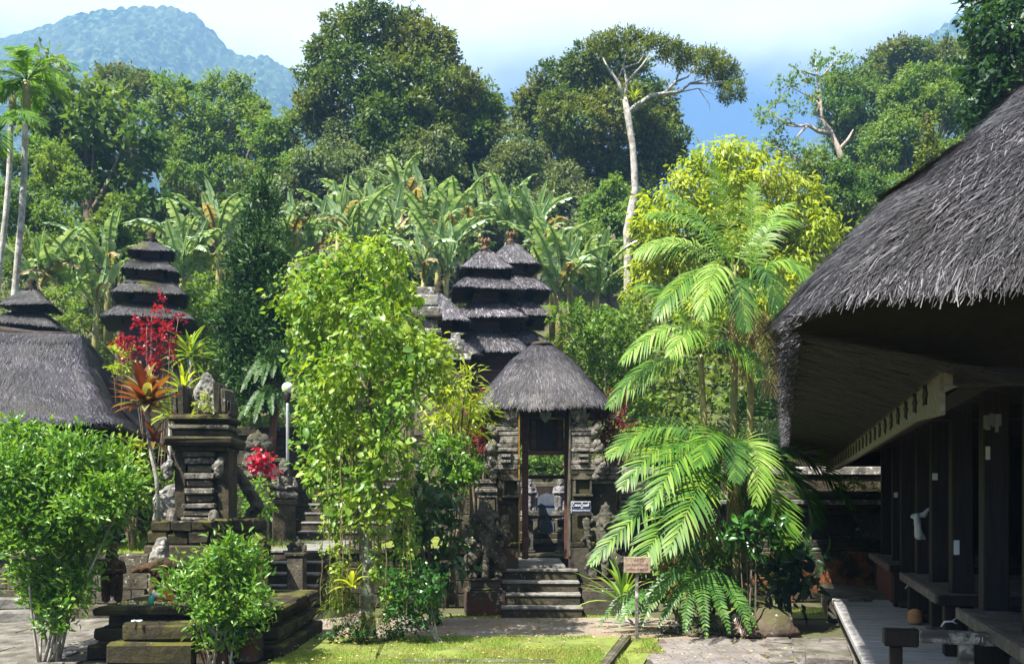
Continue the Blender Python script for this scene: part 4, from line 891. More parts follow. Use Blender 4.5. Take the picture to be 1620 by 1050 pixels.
# bottle and offerings
a = P(240, 958, 10.0); bt = empty('green_bottle', (a.x, 9.98, .566), 0, 'small teal green glass bottle with narrow neck on the altar front edge', 'bottle')
MB().lathe([(.026, 0), (.030, .01), (.030, .075), (.024, .088), (.010, .10), (.009, .118)], (0, 0, 0), 14).build('body', M['glass_green'], bt, True); MB().lathe([(.012, .119), (.013, .134), (.008, .142)], (0, 0, 0), 10).build('stopper', M['glass_green'], bt, True)
M['leafpale'] = plain_mat('dry_palm_offering', (.52, .46, .28), .8, .3, 40); M['yellow'] = plain_mat('yellow_petals', (.60, .48, .06), .7, .3, 40); M['orange'] = plain_mat('orange_fruit', (.5, .2, .05), .7, .3, 30)
def offering(x, y, z, lab, r=.07, mat='leafpale', extra='yellow'):
    e = empty('offering', (x, y, z), random.uniform(0, 3), lab, 'offering', 'palm leaf offerings on the near altar')
    m = MB()
    for k in range(12):
        t = 2*math.pi*k/12; d = Vector((math.cos(t), math.sin(t), 0)); s = Vector((-d.y, d.x, 0))*.014
        m.add([d*.02-s, d*.02+s, d*r+s*.7+Vector((0, 0, .03*random.random())), d*r-s*.7+Vector((0, 0, .03*random.random()))], [(0, 1, 2, 3)])
    m.lathe([(r*.7, 0), (r*.75, .012), (r*.5, .02)], (0, 0, 0), 10); m.build('tray', M[mat], e)
    f = MB()
    for k in range(6): f.lathe([(.004, 0), (.016, .008), (.012, .02), (.003, .026)], (random.uniform(-.03, .03), random.uniform(-.03, .03), .02), 6)
    f.build('petals', M[extra], e)
for i, (px, Y, lab, ex) in enumerate(((196, 9.95, 'pale dry palm leaf offering beside the rusty altar statue', 'yellow'), (208, 10.02, 'second dry palm leaf offering right of the rusty altar statue', 'leafpale'), (226, 9.93, 'offering with green and yellow petals left of the green bottle', 'yellow'), (252, 10.1, 'offering close on the right of the green bottle', 'orange'), (270, 9.92, 'yellowish offering between green bottle and front bush', 'yellow'), (283, 9.98, 'pale dry offering at the edge of the front bush', 'leafpale'), (296, 9.9, 'rightmost palm leaf offering under the front bush leaves', 'yellow'))):
    offering(P(px, 0, Y).x, Y, .566, lab, .06+.02*(i % 2), 'leafpale', ex)
a = P(252, 940, 10.25); cn = empty('offering_cone', (a.x, 10.3, .566), .3, 'white folded paper cone leaning on an orange offering box', 'offering')
MB().tube([(-.10, 0, .10), (.02, 0, .05)], [.045, .012], 8).build('cone', M['white'], cn); MB().box(.03, .13, -.04, .04, .0, .16, bev=.008).build('box', M['orange'], cn); MB().lathe([(.1, 0), (.11, .02), (.04, .03)], (.02, 0, 0), 10).build('dish', M['stone_dark'], cn)
a = P(219, 983, 9.6); wp = MB().box(-.055, .055, -.03, .03, 0, .02, bev=.008).build('soap_stone', M['white']); wp.location = (a.x, 9.56, .432); tag(wp, 'small white flat packet on the upper altar step', 'packet')
# ------------------------------------------------------------------ left pavilion
lb = empty('left_pavilion', (-11.05, 15.0, 0), .2, 'thatched pavilion with broken dark ridge at the left edge above the leafy bush', 'pavilion')
zl = 2.93
M['ridge_brown'] = plain_mat('ridge_brown', (.045, .033, .027), .9, .4, 14, bmp=.8)
lr = empty('roof', (0, 0, zl)); lr.parent = lb
hip_thatch([(3.45, .12, 1.72), (3.58, .4, 1.56), (3.82, .95, 1.12), (4.1, 1.55, .62), (4.42, 2.15, .18), (4.6, 2.48, 0)], 'thatch', lr, 'straw_dark', 60000, .16, .009, .06, (3.9, 1.8, .02), True, .35, lambda c: np.where((c[:, 1] < .4) & (c[:, 0] > -2.2), 1.0, .05), 2600, 31, .05)
cp = MB(); cp.tube([(-3.3+.55*k, .02*math.sin(k*1.3), 1.735+.025*math.sin(k*2.1)) for k in range(13)], [.05]+[.085+.012*math.sin(k*1.7) for k in range(11)]+[.05], 8); cp.build('ridge_roll', M['ridge_brown'], lr, True)
for xx in (-3.6, -1.6, .5, 2.4, 3.85):
    for yy in (-1.7, 1.6): MB().box(xx-.07, xx+.07, yy-.07, yy+.07, .75, 3.05, bev=.01).build('post', M['wood_dark'], lb)
MB().box(-4.0, 4.0, -1.85, -1.65, 2.75, 2.92, bev=.01).build('beam', M['wood_dark'], lb)
for i, (e, z0, z1) in enumerate(((.0, 0, .16), (.12, .162, .30), (.22, .302, .62), (.14, .622, .74))): MB().box(-4.3+e, 4.15-e, -2.3+e, 2.2, z0, z1, bev=.02, jit=.006).build('plinth_course', M['stone' if i != 2 else 'stone_dark'], lb)
for k in range(3): MB().box(2.0, 3.7, -2.35-.28*(3-k), -2.3, .0 if k == 0 else .16*k+.002, .16*(k+1), bev=.02, jit=.006).build('step', M['tread'], lb)
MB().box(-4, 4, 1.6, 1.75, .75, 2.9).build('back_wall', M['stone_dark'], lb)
sb = empty('rear_pavilion', (-9.35, 18.2, 0), .0, 'steep dark thatched roof of a smaller pavilion behind the left pavilion', 'pavilion')
sr = empty('roof', (0, 0, 2.85)); sr.parent = sb
hip_thatch([(.6, .1, 2.1), (.95, .4, 1.65), (1.3, .95, .95), (1.6, 1.45, .35), (1.8, 1.8, 0)], 'thatch', sr, 'straw_dark', 16000, .16, .009, .06, None, True, .3, lambda c: np.where((c[:, 1] < .4) | (c[:, 0] > .5), 1.0, .1), 900, 33, .04)
for xx in (-1.2, 1.2):
    for yy in (-1.1, 1.1): MB().box(xx-.07, xx+.07, yy-.07, yy+.07, .9, 2.7, bev=.01).build('post', M['wood_dark'], sb)
MB().box(-1.5, 1.5, -1.4, 1.4, 0, 1.3, bev=.03).build('plinth', M['stone'], sb)
# ------------------------------------------------------------------ multi tiered towers
def meru(name, label, px, Y, tiers, zbase, rz, mat, finial='moss', group='tiered shrine towers', bodymat='wood_red', straws=6500, top=None, depth=1.0):
    x = P(px, 0, Y).x; root = empty(name, (x, Y, zbase), rz, label, 'tower', group); prev = None
    def zz(py): return EYE+(HY-py)/FPX*Y-zbase
    for i, (pe, pt, hw) in enumerate(tiers):                # eave row, top row, half width in photo pixels
        a = hw*mpp(Y); ze, zt = zz(pe), zz(pt); h = zt-ze; tp = a*(.30 if i else .06)
        t = empty('tier_roof', (0, 0, ze)); t.parent = root
        if i == 0: prof = [(.05, .05, h), (.16*a+.03, .16*a+.03, h*.95), (.42*a, .42*a, h*.68), (.72*a, .72*a, h*.32), (.93*a, .93*a, h*.06), (a, a, 0)]
        else: prof = [(tp, tp, h), (tp+.3*(a-tp), tp+.3*(a-tp), h*.84), (tp+.62*(a-tp), tp+.62*(a-tp), h*.52), (tp+.88*(a-tp), tp+.88*(a-tp), h*.16), (a, a, 0)]
        prof = [(p, q*depth, r) for p, q, r in prof]
        hip_thatch(prof, 'thatch', t, mat, straws, .11, .016, .035, (a*.62, a*.62*depth, -.03), True, .16*a+.03, lambda c: np.where(c[:, 1] < .35*a, 1.0, .1), 700, 40+i+int(px), .03)
        if i < len(tiers)-1:
            zn = zz(tiers[i+1][1]); b = tiers[i+1][2]*mpp(Y)*.33
            MB().box(-b, b, -b, b, zn-.12, ze+.02, bev=.01).build('storey', M[bodymat], root); MB().box(-b*1.12, b*1.12, -b*1.12, b*1.12, zn-.02, zn+.04, bev=.008).build('storey_sill', M[bodymat], root)
        else:
            b = a*.55; MB().box(-b, b, -b*depth, b*depth, ze-1.0, ze+.02, bev=.01).build('storey', M[bodymat], root); MB().box(-b*1.25, b*1.25, -b*1.25, b*1.25, -.02, ze-1.0, bev=.03).build('stone_base', M['stone_dark'], root)
    z = zz(tiers[0][1])
    if finial == 'moss':
        f = MB(); f.lathe([(.10, -.05), (.12, .03), (.08, .10), (.11, .16), (.05, .24)], (0, 0, z), 9); f.build('finial', M['stone_moss'], root, True)
    else:
        f = MB(); f.lathe([(.10, -.04), (.08, .02), (.11, .05), (.05, .08), (.07, .11), (.09, .16), (.10, .22), (.08, .24)], (0, 0, z), 10)
        for k in range(8): t = 2*math.pi*k/8; f.tube([(.08*math.cos(t), .08*math.sin(t), z+.16), (.115*math.cos(t), .115*math.sin(t), z+.24), (.085*math.cos(t), .085*math.sin(t), z+.29)], [.024, .02, .006], 5)
        f.build('finial', M['finial'], root, True)
    return root
M['finial'] = plain_mat('ochre_finial', (.17, .10, .05), .8, .4, 20)
meru('tiered_tower', 'dark mossy four tiered thatched tower on the left above the red flowering shrub', 239, 20.9, [(402, 381, 30), (432, 411, 39), (471, 445, 53), (512, 482, 67)], 3.25, .32, 'straw_moss')
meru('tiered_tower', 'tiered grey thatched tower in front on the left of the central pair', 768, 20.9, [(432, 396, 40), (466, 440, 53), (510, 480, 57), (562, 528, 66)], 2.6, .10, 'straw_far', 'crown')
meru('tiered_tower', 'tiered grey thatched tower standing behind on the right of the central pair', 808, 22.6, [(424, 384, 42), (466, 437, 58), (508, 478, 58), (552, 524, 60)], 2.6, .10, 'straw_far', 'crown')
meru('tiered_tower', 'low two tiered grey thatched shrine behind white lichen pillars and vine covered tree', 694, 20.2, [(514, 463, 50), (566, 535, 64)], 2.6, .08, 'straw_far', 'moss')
meru('tiered_tower', 'small dark two tiered thatched shrine behind the ridge of the left pavilion', 50, 19.5, [(486, 457, 37), (517, 496, 44)], 3.25, .2, 'straw_moss', 'moss', bodymat='wood_dark')
def stone_pillar(label, px, Y, rows, zb):
    x = P(px, 0, Y).x; r_ = empty('stone_pillar', (x, Y, zb), .05, label, 'pillar', 'lichen pillars left of the gate')
    for (pt, pb, hw, mt) in rows:
        a = hw*mpp(Y); z0 = EYE+(HY-pb)/FPX*Y-zb; z1 = EYE+(HY-pt)/FPX*Y-zb; MB().box(-a, a, -a, a, z0+.002, z1, bev=.02, jit=.012).build('stone_course', M[mt], r_)
stone_pillar('tall stone pillar with white lichen block on top beside the vine covered tree', 674, 18.6, [(457, 488, 14, 'stone_light'), (470, 488, 19, 'stone_light'), (489, 500, 22, 'stone_light'), (500, 507, 26, 'stone'), (508, 522, 18, 'statue'), (523, 531, 24, 'stone_light'), (532, 690, 17, 'stone')], 2.0)
stone_pillar('shorter stone pillar with carved lichen top between vine covered tree and gate roof', 721, 17.8, [(528, 556, 8, 'stone_light'), (538, 556, 13, 'stone_light'), (557, 563, 20, 'stone'), (563, 573, 24, 'stone_light'), (574, 640, 15, 'stone_dark'), (641, 760, 20, 'stone_dark')], .9)
# ------------------------------------------------------------------ lamp post
a = P(455, 740, 18.0); lp = empty('lamp_post', (a.x, 18.0, .95), 0, 'slim grey lamp post with round glass globe in front of the terrace wall', 'lamp post')
zt = EYE+(HY-622)/FPX*18-.95
M['metal_grey'] = plain_mat('grey_metal', (.42, .43, .46), .45, .15, 10, .3)
m_, nt_, b_n = newmat('lamp_globe'); b_n.inputs['Base Color'].default_value = (.86, .87, .88, 1); b_n.inputs['Roughness'].default_value = .12; b_n.inputs['Transmission Weight'].default_value = .35; M['globe'] = m_
MB().lathe([(.032, 0), (.032, zt-.25), (.028, zt-.2)], (0, 0, 0), 10).build('pole', M['metal_grey'], lp, True)
MB().lathe([(.03, zt-.20), (.05, zt-.14), (.075, zt-.03), (.07, zt)], (0, 0, 0), 14).build('collar', M['wood_dark'], lp, True)
MB().lathe([(.118*math.sin(R(12+k*14)), zt+.108-.118*math.cos(R(12+k*14))) for k in range(13)], (0, 0, 0), 18).build('globe', M['globe'], lp, True)
M['rafter'] = wood_mat('dark_rafter', (.012, .009, .006), (.05, .036, .024))
# ------------------------------------------------------------------ timber pavilion on the right; local axes: x across (right), y along (away)
UX, UY = .2935, .956
def Bv(t, s, z=0): return Vector((UX*s+UY*t, UY*s-UX*t, z))
BR = -math.atan2(UX, UY)
bp = empty('timber_pavilion', (0, 0, 0), BR, 'large open timber pavilion with thick grey thatched roof at the right edge', 'pavilion')
# local coordinate (t, s, z) == (x, y, z) of the rotated empty
S0, S1, T0, T1, ZE = 4.08, 18.2, .0, 6.2, 2.635
cxl, cyl = (T0+T1)/2, (S0+S1)/2; hx, hy = (T1-T0)/2, (S1-S0)/2
prof = []
for a in (3.0, 2.4, 1.8, 1.3, .9, .55, .3, .12, 0):
    prof.append((hx-a, hy-a, 1.22*a-.15*a*a+.06*min(1, a/.3)))
br = empty('roof', (cxl, cyl, ZE)); br.parent = bp
camloc = np.array([-cxl, -cyl, EYE-ZE])     # approximate camera place in roof axes
def wgt(c):
    d = np.linalg.norm(c-camloc, axis=1); return np.where(c[:, 1] < -hy+3.4, 1, .25)*np.minimum(4, 40/(d*d))
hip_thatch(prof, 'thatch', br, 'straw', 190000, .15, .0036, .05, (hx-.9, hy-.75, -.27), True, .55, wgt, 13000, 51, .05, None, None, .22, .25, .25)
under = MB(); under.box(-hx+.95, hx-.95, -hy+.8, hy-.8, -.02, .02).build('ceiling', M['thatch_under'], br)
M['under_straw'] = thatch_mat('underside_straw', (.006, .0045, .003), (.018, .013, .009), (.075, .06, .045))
g = np.random.default_rng(91); n = 9000; p = np.stack([np.full(n, -hx+.02)+g.uniform(-.03, .06, n), g.uniform(-hy+.05, hy-.5, n), -.05-.13*g.random(n)**1.3], 1)
d = nrm(np.stack([-1.0+0*p[:, 0], g.normal(size=n)*.5, -.55+.5*g.normal(size=n)], 1)); v, f, r = scatter((np.array([(-.5, 0, 0), (.5, 0, 0), (0, 1, 0)]), [np.array([[0, 1, 2]])]), p, d, g.normal(size=(n, 3)), g.uniform(.02, .07, n), np.full(n, .006), .4+.6*g.random(n))  # paler straw tones put the sunlit look of this eave into the colour
so3 = link('eave_fuzz', mesh_np('eave_fuzz', v, f, M['straw'], False, r), br); so3['kind'] = 'stuff'
# loose straw lines on the underside
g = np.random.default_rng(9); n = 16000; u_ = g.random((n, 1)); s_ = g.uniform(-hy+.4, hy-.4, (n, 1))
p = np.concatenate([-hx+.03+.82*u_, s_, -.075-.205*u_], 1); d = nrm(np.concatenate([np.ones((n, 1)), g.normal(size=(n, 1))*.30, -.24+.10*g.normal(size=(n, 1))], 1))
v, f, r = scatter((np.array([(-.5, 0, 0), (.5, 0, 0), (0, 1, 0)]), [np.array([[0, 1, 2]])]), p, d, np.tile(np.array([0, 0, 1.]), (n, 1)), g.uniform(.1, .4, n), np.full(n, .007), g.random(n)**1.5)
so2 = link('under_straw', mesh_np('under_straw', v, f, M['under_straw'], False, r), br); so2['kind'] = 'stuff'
# carved eave boards
def carved_board(y0, y1):
    """long plank with a sagging line and a row of dark plates that paint the shade of cutouts"""
    n = 40; vs = []; fs = []
    for i in range(n+1):
        a = y0+(y1-y0)*i/n; dz = .05*abs(i/n-.45); flare = .05*max(0, 1-i/3)
        vs += [(.745, a, 2.20+dz-flare), (.770, a, 2.20+dz-flare), (.770, a, 2.425+dz), (.745, a, 2.425+dz)]
    for i in range(n):
        for k in range(4): fs.append((4*i+k, 4*i+(k+1) % 4, 4*i+4+(k+1) % 4, 4*i+4+k))
    fs += [(0, 1, 2, 3), (4*n+3, 4*n+2, 4*n+1, 4*n)]
    m = MB(); m.add(vs, fs); m.build('carved_board', M['wood_pale'], bp)
    k = 0; y = y0+.45
    star = [(1, 0), (.55, .35), (.6, .95), (.1, .5), (-.5, .9), (-.45, .3), (-1, .1), (-.5, -.35), (-.55, -.9), (0, -.5), (.6, -.85), (.5, -.3)]
    me = MB(); me.prism([(q*.085, r*.062) for q, r in star], -.006, .006); sm = me.mesh('pierced_shape', M['wood_dark'])  # near-black plates on the board face stand for shaded holes
    while y < y1-.3:
        o = link('pierced_shape', sm, bp); o.location = (.741, y, 2.30+.05*abs((y-y0)/(y1-y0)-.45)); o.rotation_euler = (0, random.uniform(-.2, .2), R(90)); y += .40
carved_board(4.85, 17.4)
MB().box(.72, .80, 4.85, 17.4, 2.44, 2.50, bev=.012).build('batten', M['wood_pale'], bp)
hn = MB(); hn.prism([(0, .0), (.10, .02), (.22, .0), (.34, .05), (.26, -.05), (.14, -.06), (.04, -.10), (0, -.12)], 0, .05); o = hn.build('board_end', M['wood_pale'], bp); o.location = (.76, 4.82, 2.40)
MB().box(.80, 5.4, 4.80, 4.92, 2.31, 2.43, bev=.01).build('end_beam', M['wood_dark'], bp); MB().box(.84, .98, 4.92, 17.4, 2.30, 2.42, bev=.01).build('side_plate', M['wood_dark'], bp)
# posts
post_s = [4.9, 6.3, 7.62, 8.95, 10.1, 11.15, 12.55, 13.5, 14.95]
for i, s in enumerate(post_s):
    MB().box(1.46, 1.64, s-.09, s+.09, .34, 2.9, bev=.012).build('post', M['wood_dark'], bp)
    MB().box(1.43, 1.67, s-.12, s+.12, .345, .44, bev=.03, jit=.01).build('post_footing', M['stone'], bp)
for s in (5.2, 7.9, 10.6, 13.3, 15.5): MB().box(4.6, 4.78, s-.09, s+.09, .34, 2.9, bev=.012).build('post', M['wood_dark'], bp)
MB().box(1.44, 1.66, 4.7, 15.8, 2.62, 2.80, bev=.01).build('plate', M['wood_dark'], bp)
for s in (5.2, 9.0, 13.4): MB().box(1.3, 4.8, s-.07, s+.07, 2.48, 2.60, bev=.01).build('tie_beam', M['wood_dark'], bp)
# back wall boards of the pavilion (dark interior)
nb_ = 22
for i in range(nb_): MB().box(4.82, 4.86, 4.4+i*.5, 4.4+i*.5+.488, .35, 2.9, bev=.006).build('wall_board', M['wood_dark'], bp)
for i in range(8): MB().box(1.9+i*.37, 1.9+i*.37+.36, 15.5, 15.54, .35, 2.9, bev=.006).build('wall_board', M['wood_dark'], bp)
# low deck of stone-grey boards
DK0, DK1 = 6.0, 13.4
nd = 28; dl = (DK1-DK0)/nd
for i in range(nd): MB().box(.66, 4.8, DK0+i*dl+.004, DK0+(i+1)*dl-.004, .285, .345+random.uniform(-.003, .003), bev=.006).build('deck_board', M['wood_deck'], bp)
MB().box(.74, 4.7, DK0, DK1-.05, .0, .28, bev=.02).build('deck_base', M['stone_dark'], bp)
for i in range(3): MB().box(.60-.0, 4.8, 13.42+i*.8, 13.42+i*.8+.79, .0, .33, bev=.02).build('rear_floor', M['stone'], bp)
# raised benches between the posts
def bench(s0, s1, t0=1.33, t1=4.4, z=.90):
    n = 9; w_ = (t1-t0)/n
    for i in range(n): MB().box(t0+i*w_+.003, t0+(i+1)*w_-.003, s0+.05, s1-.05, z-.045, z+random.uniform(-.004, .003), bev=.006).build('bench_board', M['wood_bench'], bp)
    MB().box(t0-.035, t0-.002, s0, s1, z-.085, z+.006, bev=.008).build('bench_edge', M['wood_bench'], bp)
    MB().box(t0, t1, s0, s0+.045, z-.10, z-.005, bev=.008).build('bench_rail', M['wood_dark'], bp); MB().box(t0, t1, s1-.045, s1, z-.10, z-.005, bev=.008).build('bench_rail', M['wood_dark'], bp)
    for s in (s0+.1, s1-.1):
        for t in (t0+.12, t1-.1): MB().box(t-.07, t+.07, s-.07, s+.07, .346, z-.10, bev=.01).build('bench_leg', M['wood_dark'], bp)
        MB().box(t0+.05, t1, s-.04, s+.04, .55, .66, bev=.008).build('bench_stretcher', M['wood_dark'], bp)
for s0, s1 in ((4.4, 7.70), (8.70, 11.25), (12.50, 15.2)): bench(s0, s1)
for i in range(7): MB().box(1.40+.0, 1.44, 13.0+i*.3, 13.0+i*.3+.29, .346, .80, bev=.004).build('bench_panel', M['wood_red'], bp)
def bracket(t, s, z):
    m = MB(); m.tube([(t, s, z), (t+.03, s, z+.045), (t+.09, s, z+.05), (t+.13, s, z+.09)], [.007, .010, .008, .003], 5); m.tube([(t+.09, s, z+.05), (t+.13, s, z+.03)], [.008, .003], 5); m.build('carved_bracket', M['white'], bp, True)
for q in ((1.34, 8.66, .62), (1.60, 8.0, .55), (1.66, 6.9, .50), (1.5, 12.42, .60), (1.62, 11.2, .58), (1.72, 6.1, .44)): bracket(*q)
# cross rail in front: weathered plank with dark block end
def rail():
    r_ = empty('weathered_rail', Bv(.72, 6.55, .346), BR, 'weathered plank rail with dark block end and pale leg in front of the pavilion benches', 'rail')
    MB().box(.16, 1.0, -.06, .06, .44, .52, bev=.012, jit=.004).build('plank', M['wood_worn'], r_); MB().box(-.06, .158, .0, .16, .40, .51, bev=.01).build('block_end', M['wood_dark'], r_)
    MB().box(.40, .49, -.05, .05, 0, .44, bev=.01).build('leg', M['wood_worn'], r_); MB().box(-.02, .06, .03, .12, 0, .40, bev=.01).build('leg', M['wood_dark'], r_)
    text_mesh('91', .05, M['white'], r_, (.52, -.062, .48), name='number')
M['wood_worn'] = wood_mat('worn_painted_timber', (.05, .045, .04), (.14, .13, .12), worn=(.42, .40, .38))
rail()
# stone steps up to the deck
ds = empty('deck_steps', Bv(.35, 9.2), BR, 'two stone steps beside the grey deck of the timber pavilion', 'stairs')
MB().box(-.14, .29, -.15, .62, 0, .24, bev=.02, jit=.006).build('step', M['slab_rough'], ds); MB().box(-.62, .28, -1.3, -.16, 0, .12, bev=.02, jit=.006).build('step', M['slab_rough'], ds)
# things on posts and deck
def on_post(name, lab, cat, t, s, z, fn, mat, grp=None):
    e = empty(name, Bv(t, s, z), BR, lab, cat, grp); m = MB(); fn(m); m.build(name+'_body', M[mat], e); return e
e = empty('white_cloth', Bv(1.42, 11.1, 1.50), BR, 'white cloth knotted round a dark pavilion post', 'cloth')
link('knot', blob_mesh('cloth_knot', [((0, -.02, .06), (.12, -.04, .08), .03, .03), ((.04, -.05, .06), (.06, -.06, -.16), .035, .05), ((.06, -.06, -.1), (.12, -.06, -.2), .04, .015), ((.1, -.05, .08), (.22, -.05, .2), .025, .012)], .01, M['cloth'], .02, .05), e)
M['cloth_dim'] = plain_mat('grey_cloth', (.17, .165, .15), .95, .3)
e = empty('hanging_cloth', Bv(1.05, 5.4, 2.22), BR, 'ragged white cloth hanging under the pavilion end beam', 'cloth')
m = MB()
for k in range(6): m.box(.0+k*.014, .016+k*.014, -.006+.004*(k%2), .002+.004*(k%2), -.06-.06*random.random(), -.01*random.random(), bev=.002, jit=.004)
m.build('strips', M['cloth_dim'], e)
for (t, s, z, w_, h_, lab) in ((1.42, 10.0, 1.95, .05, .07, 'small pale paper notice on the third dark pavilion post'), (1.42, 13.3, 1.78, .05, .07, 'small pale label on a far dark pavilion post'), (1.42, 7.5, 2.05, .03, .10, 'narrow white strip on a near pavilion post'), (1.42, 8.8, 1.26, .045, .13, 'white switch box low on a pavilion post')):
    o = MB().box(0, w_, -.11, -.10, 0, h_, bev=.003).build('post_notice', M['white']); o.location = Bv(t+.03, s, z); o.rotation_euler = (0, 0, BR); tag(o, lab, 'notice', 'notices on the pavilion posts')
e = empty('tube_lamp', Bv(1.55, 5.55, .9), BR, 'thin metal pole with yellowish lamp case standing on the nearest bench', 'lamp')
MB().lathe([(.05, 0), (.05, .01), (.012, .02), (.012, .84)], (0, 0, 0), 8).build('pole', M['metal_grey'], e, True); M['case'] = plain_mat('yellowed_case', (.30, .25, .10), .35, .3, 10); MB().box(-.028, .028, -.03, .03, .84, 1.10, bev=.006).build('case', M['case'], e); MB().box(-.03, .03, -.032, .032, 1.102, 1.17, bev=.006).build('lamp_top', M['wood_pale'], e)
e = empty('straw_bundle', Bv(.98, 7.0, .346), BR, 'small dry straw brush lying on the grey deck', 'brush')
m = MB()
for k in range(40): a_ = random.uniform(-1.4, 1.4); m.tube([(0, 0, .03), (.08*math.sin(a_)+.02, -.10*math.cos(a_), .02+random.uniform(0, .07))], [.003, .002], 3)
m.build('bristles', M['leafpale'], e)
M['basket'] = plain_mat('woven_basket', (.42, .22, .09), .8, .35, 60)
for (t, s, lab) in ((1.42, 10.9, 'small woven orange basket under the second bench'), (1.75, 10.8, 'woven orange basket half hidden by a bench leg')):
    e = empty('basket', Bv(t, s, .346), BR, lab, 'basket', 'baskets under the benches'); MB().lathe([(.07, 0), (.08, .03), (.08, .09), (.075, .095), (.085, .10), (.07, .15), (.03, .17)], (0, 0, 0), 12).build('body', M['basket'], e, True); MB().lathe([(.082, .092), (.086, .10), (.082, .108)], (0, 0, 0), 12).build('rim', M['basket'], e)
for (t, s, lab, sx) in ((1.16, 10.0, 'flat grey stone on the deck near the baskets', .14), (1.0, 13.1, 'flat grey stone at the far deck edge', .12)):
    e = link('deck_stone', blob_mesh('deck_stone', [((-sx, 0, .01), (sx, 0, .02), .05, .06)], .02, M['stone_light'], .02)); e.location = Bv(t, s, .346); tag(e, lab, 'stone', 'flat stones on the deck')
# notice sign on a stake by the palm
a = P(1008, 893, 10.95); wsn = empty('wooden_sign', (a.x, 10.95, 0), .0, 'weathered wooden notice board on a stake among palm fronds', 'sign')
M['signboard'] = plain_mat('sign_board', (.26, .20, .15), .8, .35, 14); zz0 = a.z
M['letter'] = plain_mat('faded_letters', (.16, .06, .05), .8, .3, 30)
MB().box(-.165, .165, -.012, .012, zz0-.10, zz0+.10, bev=.006).build('board', M['signboard'], wsn); MB().box(-.02, .02, .014, .05, 0, zz0+.05, bev=.006).build('stake', M['wood_worn'], wsn)
for k, (s_, z_) in enumerate((('ARTS', .06), ('NO ADMITTANCE', .0), ('WITHOUT PERMIT', -.06))): text_mesh(s_, .052 if k == 0 else .042, M['letter'], wsn, (0.02 if k == 0 else 0, -.0135, zz0+z_), sx=.78 if k else 1)
# boulder by the palm
a = P(1190, 985, 11.6)
e = empty('boulder', (a.x, 11.5, 0), 0, 'large mossy boulder with white lichen spots at the foot of the palm clump', 'rock')
def rock(sub, sx, sy, sz_, seed, mat):
    bm = bmesh.new(); bmesh.ops.create_icosphere(bm, subdivisions=sub, radius=1); g = np.random.default_rng(seed)
    co = np.array([v.co for v in bm.verts]); n_ = pnoise(co, 1.6, seed)*.26+pnoise(co, 4.5, seed+1)*.12+pnoise(co, 9, seed+2)*.04
    for v, q in zip(bm.verts, n_): v.co = Vector((v.co.x*(1+q)*sx, v.co.y*(1+q)*sy, max(-.25*sz_, v.co.z*(1+q)*sz_)))
    me = bpy.data.meshes.new('rock'); bm.to_mesh(me); bm.free(); me.materials.append(mat); me.polygons.foreach_set('use_smooth', np.ones(len(me.polygons), dtype=bool)); return me
M['rock'] = stone_mat('lichen_boulder', (.045, .035, .026), (.15, .11, .085), .9, .5, 3.2, None, (.06, .07, .018), (.62, .58, .54))
o = link('stone', rock(4, .44, .36, .34, 2, M['rock']), e); o.location = (.02, 0, .09)
mr = [rock(2, 1, 1, .7, k, M['stone']) for k in range(4)]
for k in range(16):
    s = random.uniform(.05, .11); o = link('small_stone', mr[k % 4]); o.location = (random.uniform(2.05, 2.85), random.uniform(11.3, 11.7)+.0, s*.3); o.scale = (s, s, s); o.rotation_euler = (0, 0, random.uniform(0, 6))
    tag(o, 'small mossy stone in the loose edging round the palm clump', 'stone', 'edging stones round the palm clump')
# ------------------------------------------------------------------ foliage materials
M['lf_dark'] = leaf_mat('dark_forest_leaves', [(0, (.022, .056, .012)), (.5, (.062, .118, .018)), (1, (.16, .215, .04))], .32, .52, .22, .75, (.17, .18, .028), vscale=.35)
M['lf_mid'] = leaf_mat('mid_green_leaves', [(0, (.025, .075, .012)), (.5, (.065, .145, .024)), (1, (.15, .24, .05))], .35, .52, .22, .6, (.17, .22, .035), vscale=.4)
M['lf_light'] = leaf_mat('light_green_leaves', [(0, (.05, .12, .02)), (.5, (.11, .21, .035)), (1, (.21, .31, .065))], .4, .52, .22, .5, (.18, .22, .04), vscale=.5)
M['lf_grey'] = leaf_mat('grey_green_leaves', [(0, (.04, .08, .025)), (.5, (.10, .155, .055)), (1, (.24, .29, .14))], .3, .52, .22, .5, (.14, .15, .06), vscale=.5)
M['lf_yellow'] = leaf_mat('yellow_green_leaves', [(0, (.13, .21, .015)), (.5, (.26, .35, .025)), (1, (.44, .50, .06))], .45, .45, .25, .4, (.40, .41, .05), vscale=.7)
M['lf_olive'] = leaf_mat('olive_umbrella_leaves', [(0, (.045, .075, .012)), (.6, (.11, .15, .018)), (1, (.21, .25, .04))], .4, .5, .2)
M['lf_conifer'] = leaf_mat('conifer_sprays', [(0, (.012, .042, .009)), (.6, (.034, .09, .016)), (1, (.08, .16, .03))], .15, .5, .2, .4, (.03, .06, .010), vscale=1.2)
M['lf_vine'] = leaf_mat('vine_leaves', [(0, (.04, .12, .018)), (.45, (.11, .235, .03)), (.85, (.25, .36, .045)), (1, (.46, .46, .08))], .42, .38, .35, .55, (.33, .41, .045), vscale=.9)
M['lf_bush'] = leaf_mat('bush_leaves', [(0, (.045, .14, .02)), (.6, (.12, .25, .032)), (1, (.26, .38, .06))], .38, .36, .4)
M['lf_bush_dark'] = leaf_mat('glossy_bush_leaves', [(0, (.02, .075, .014)), (.6, (.04, .13, .02)), (1, (.08, .20, .035))], .3, .3, .6)
M['lf_broad'] = leaf_mat('broad_glossy_leaves', [(0, (.015, .045, .015)), (.7, (.03, .08, .022)), (1, (.11, .19, .04))], .32, .42, .35)
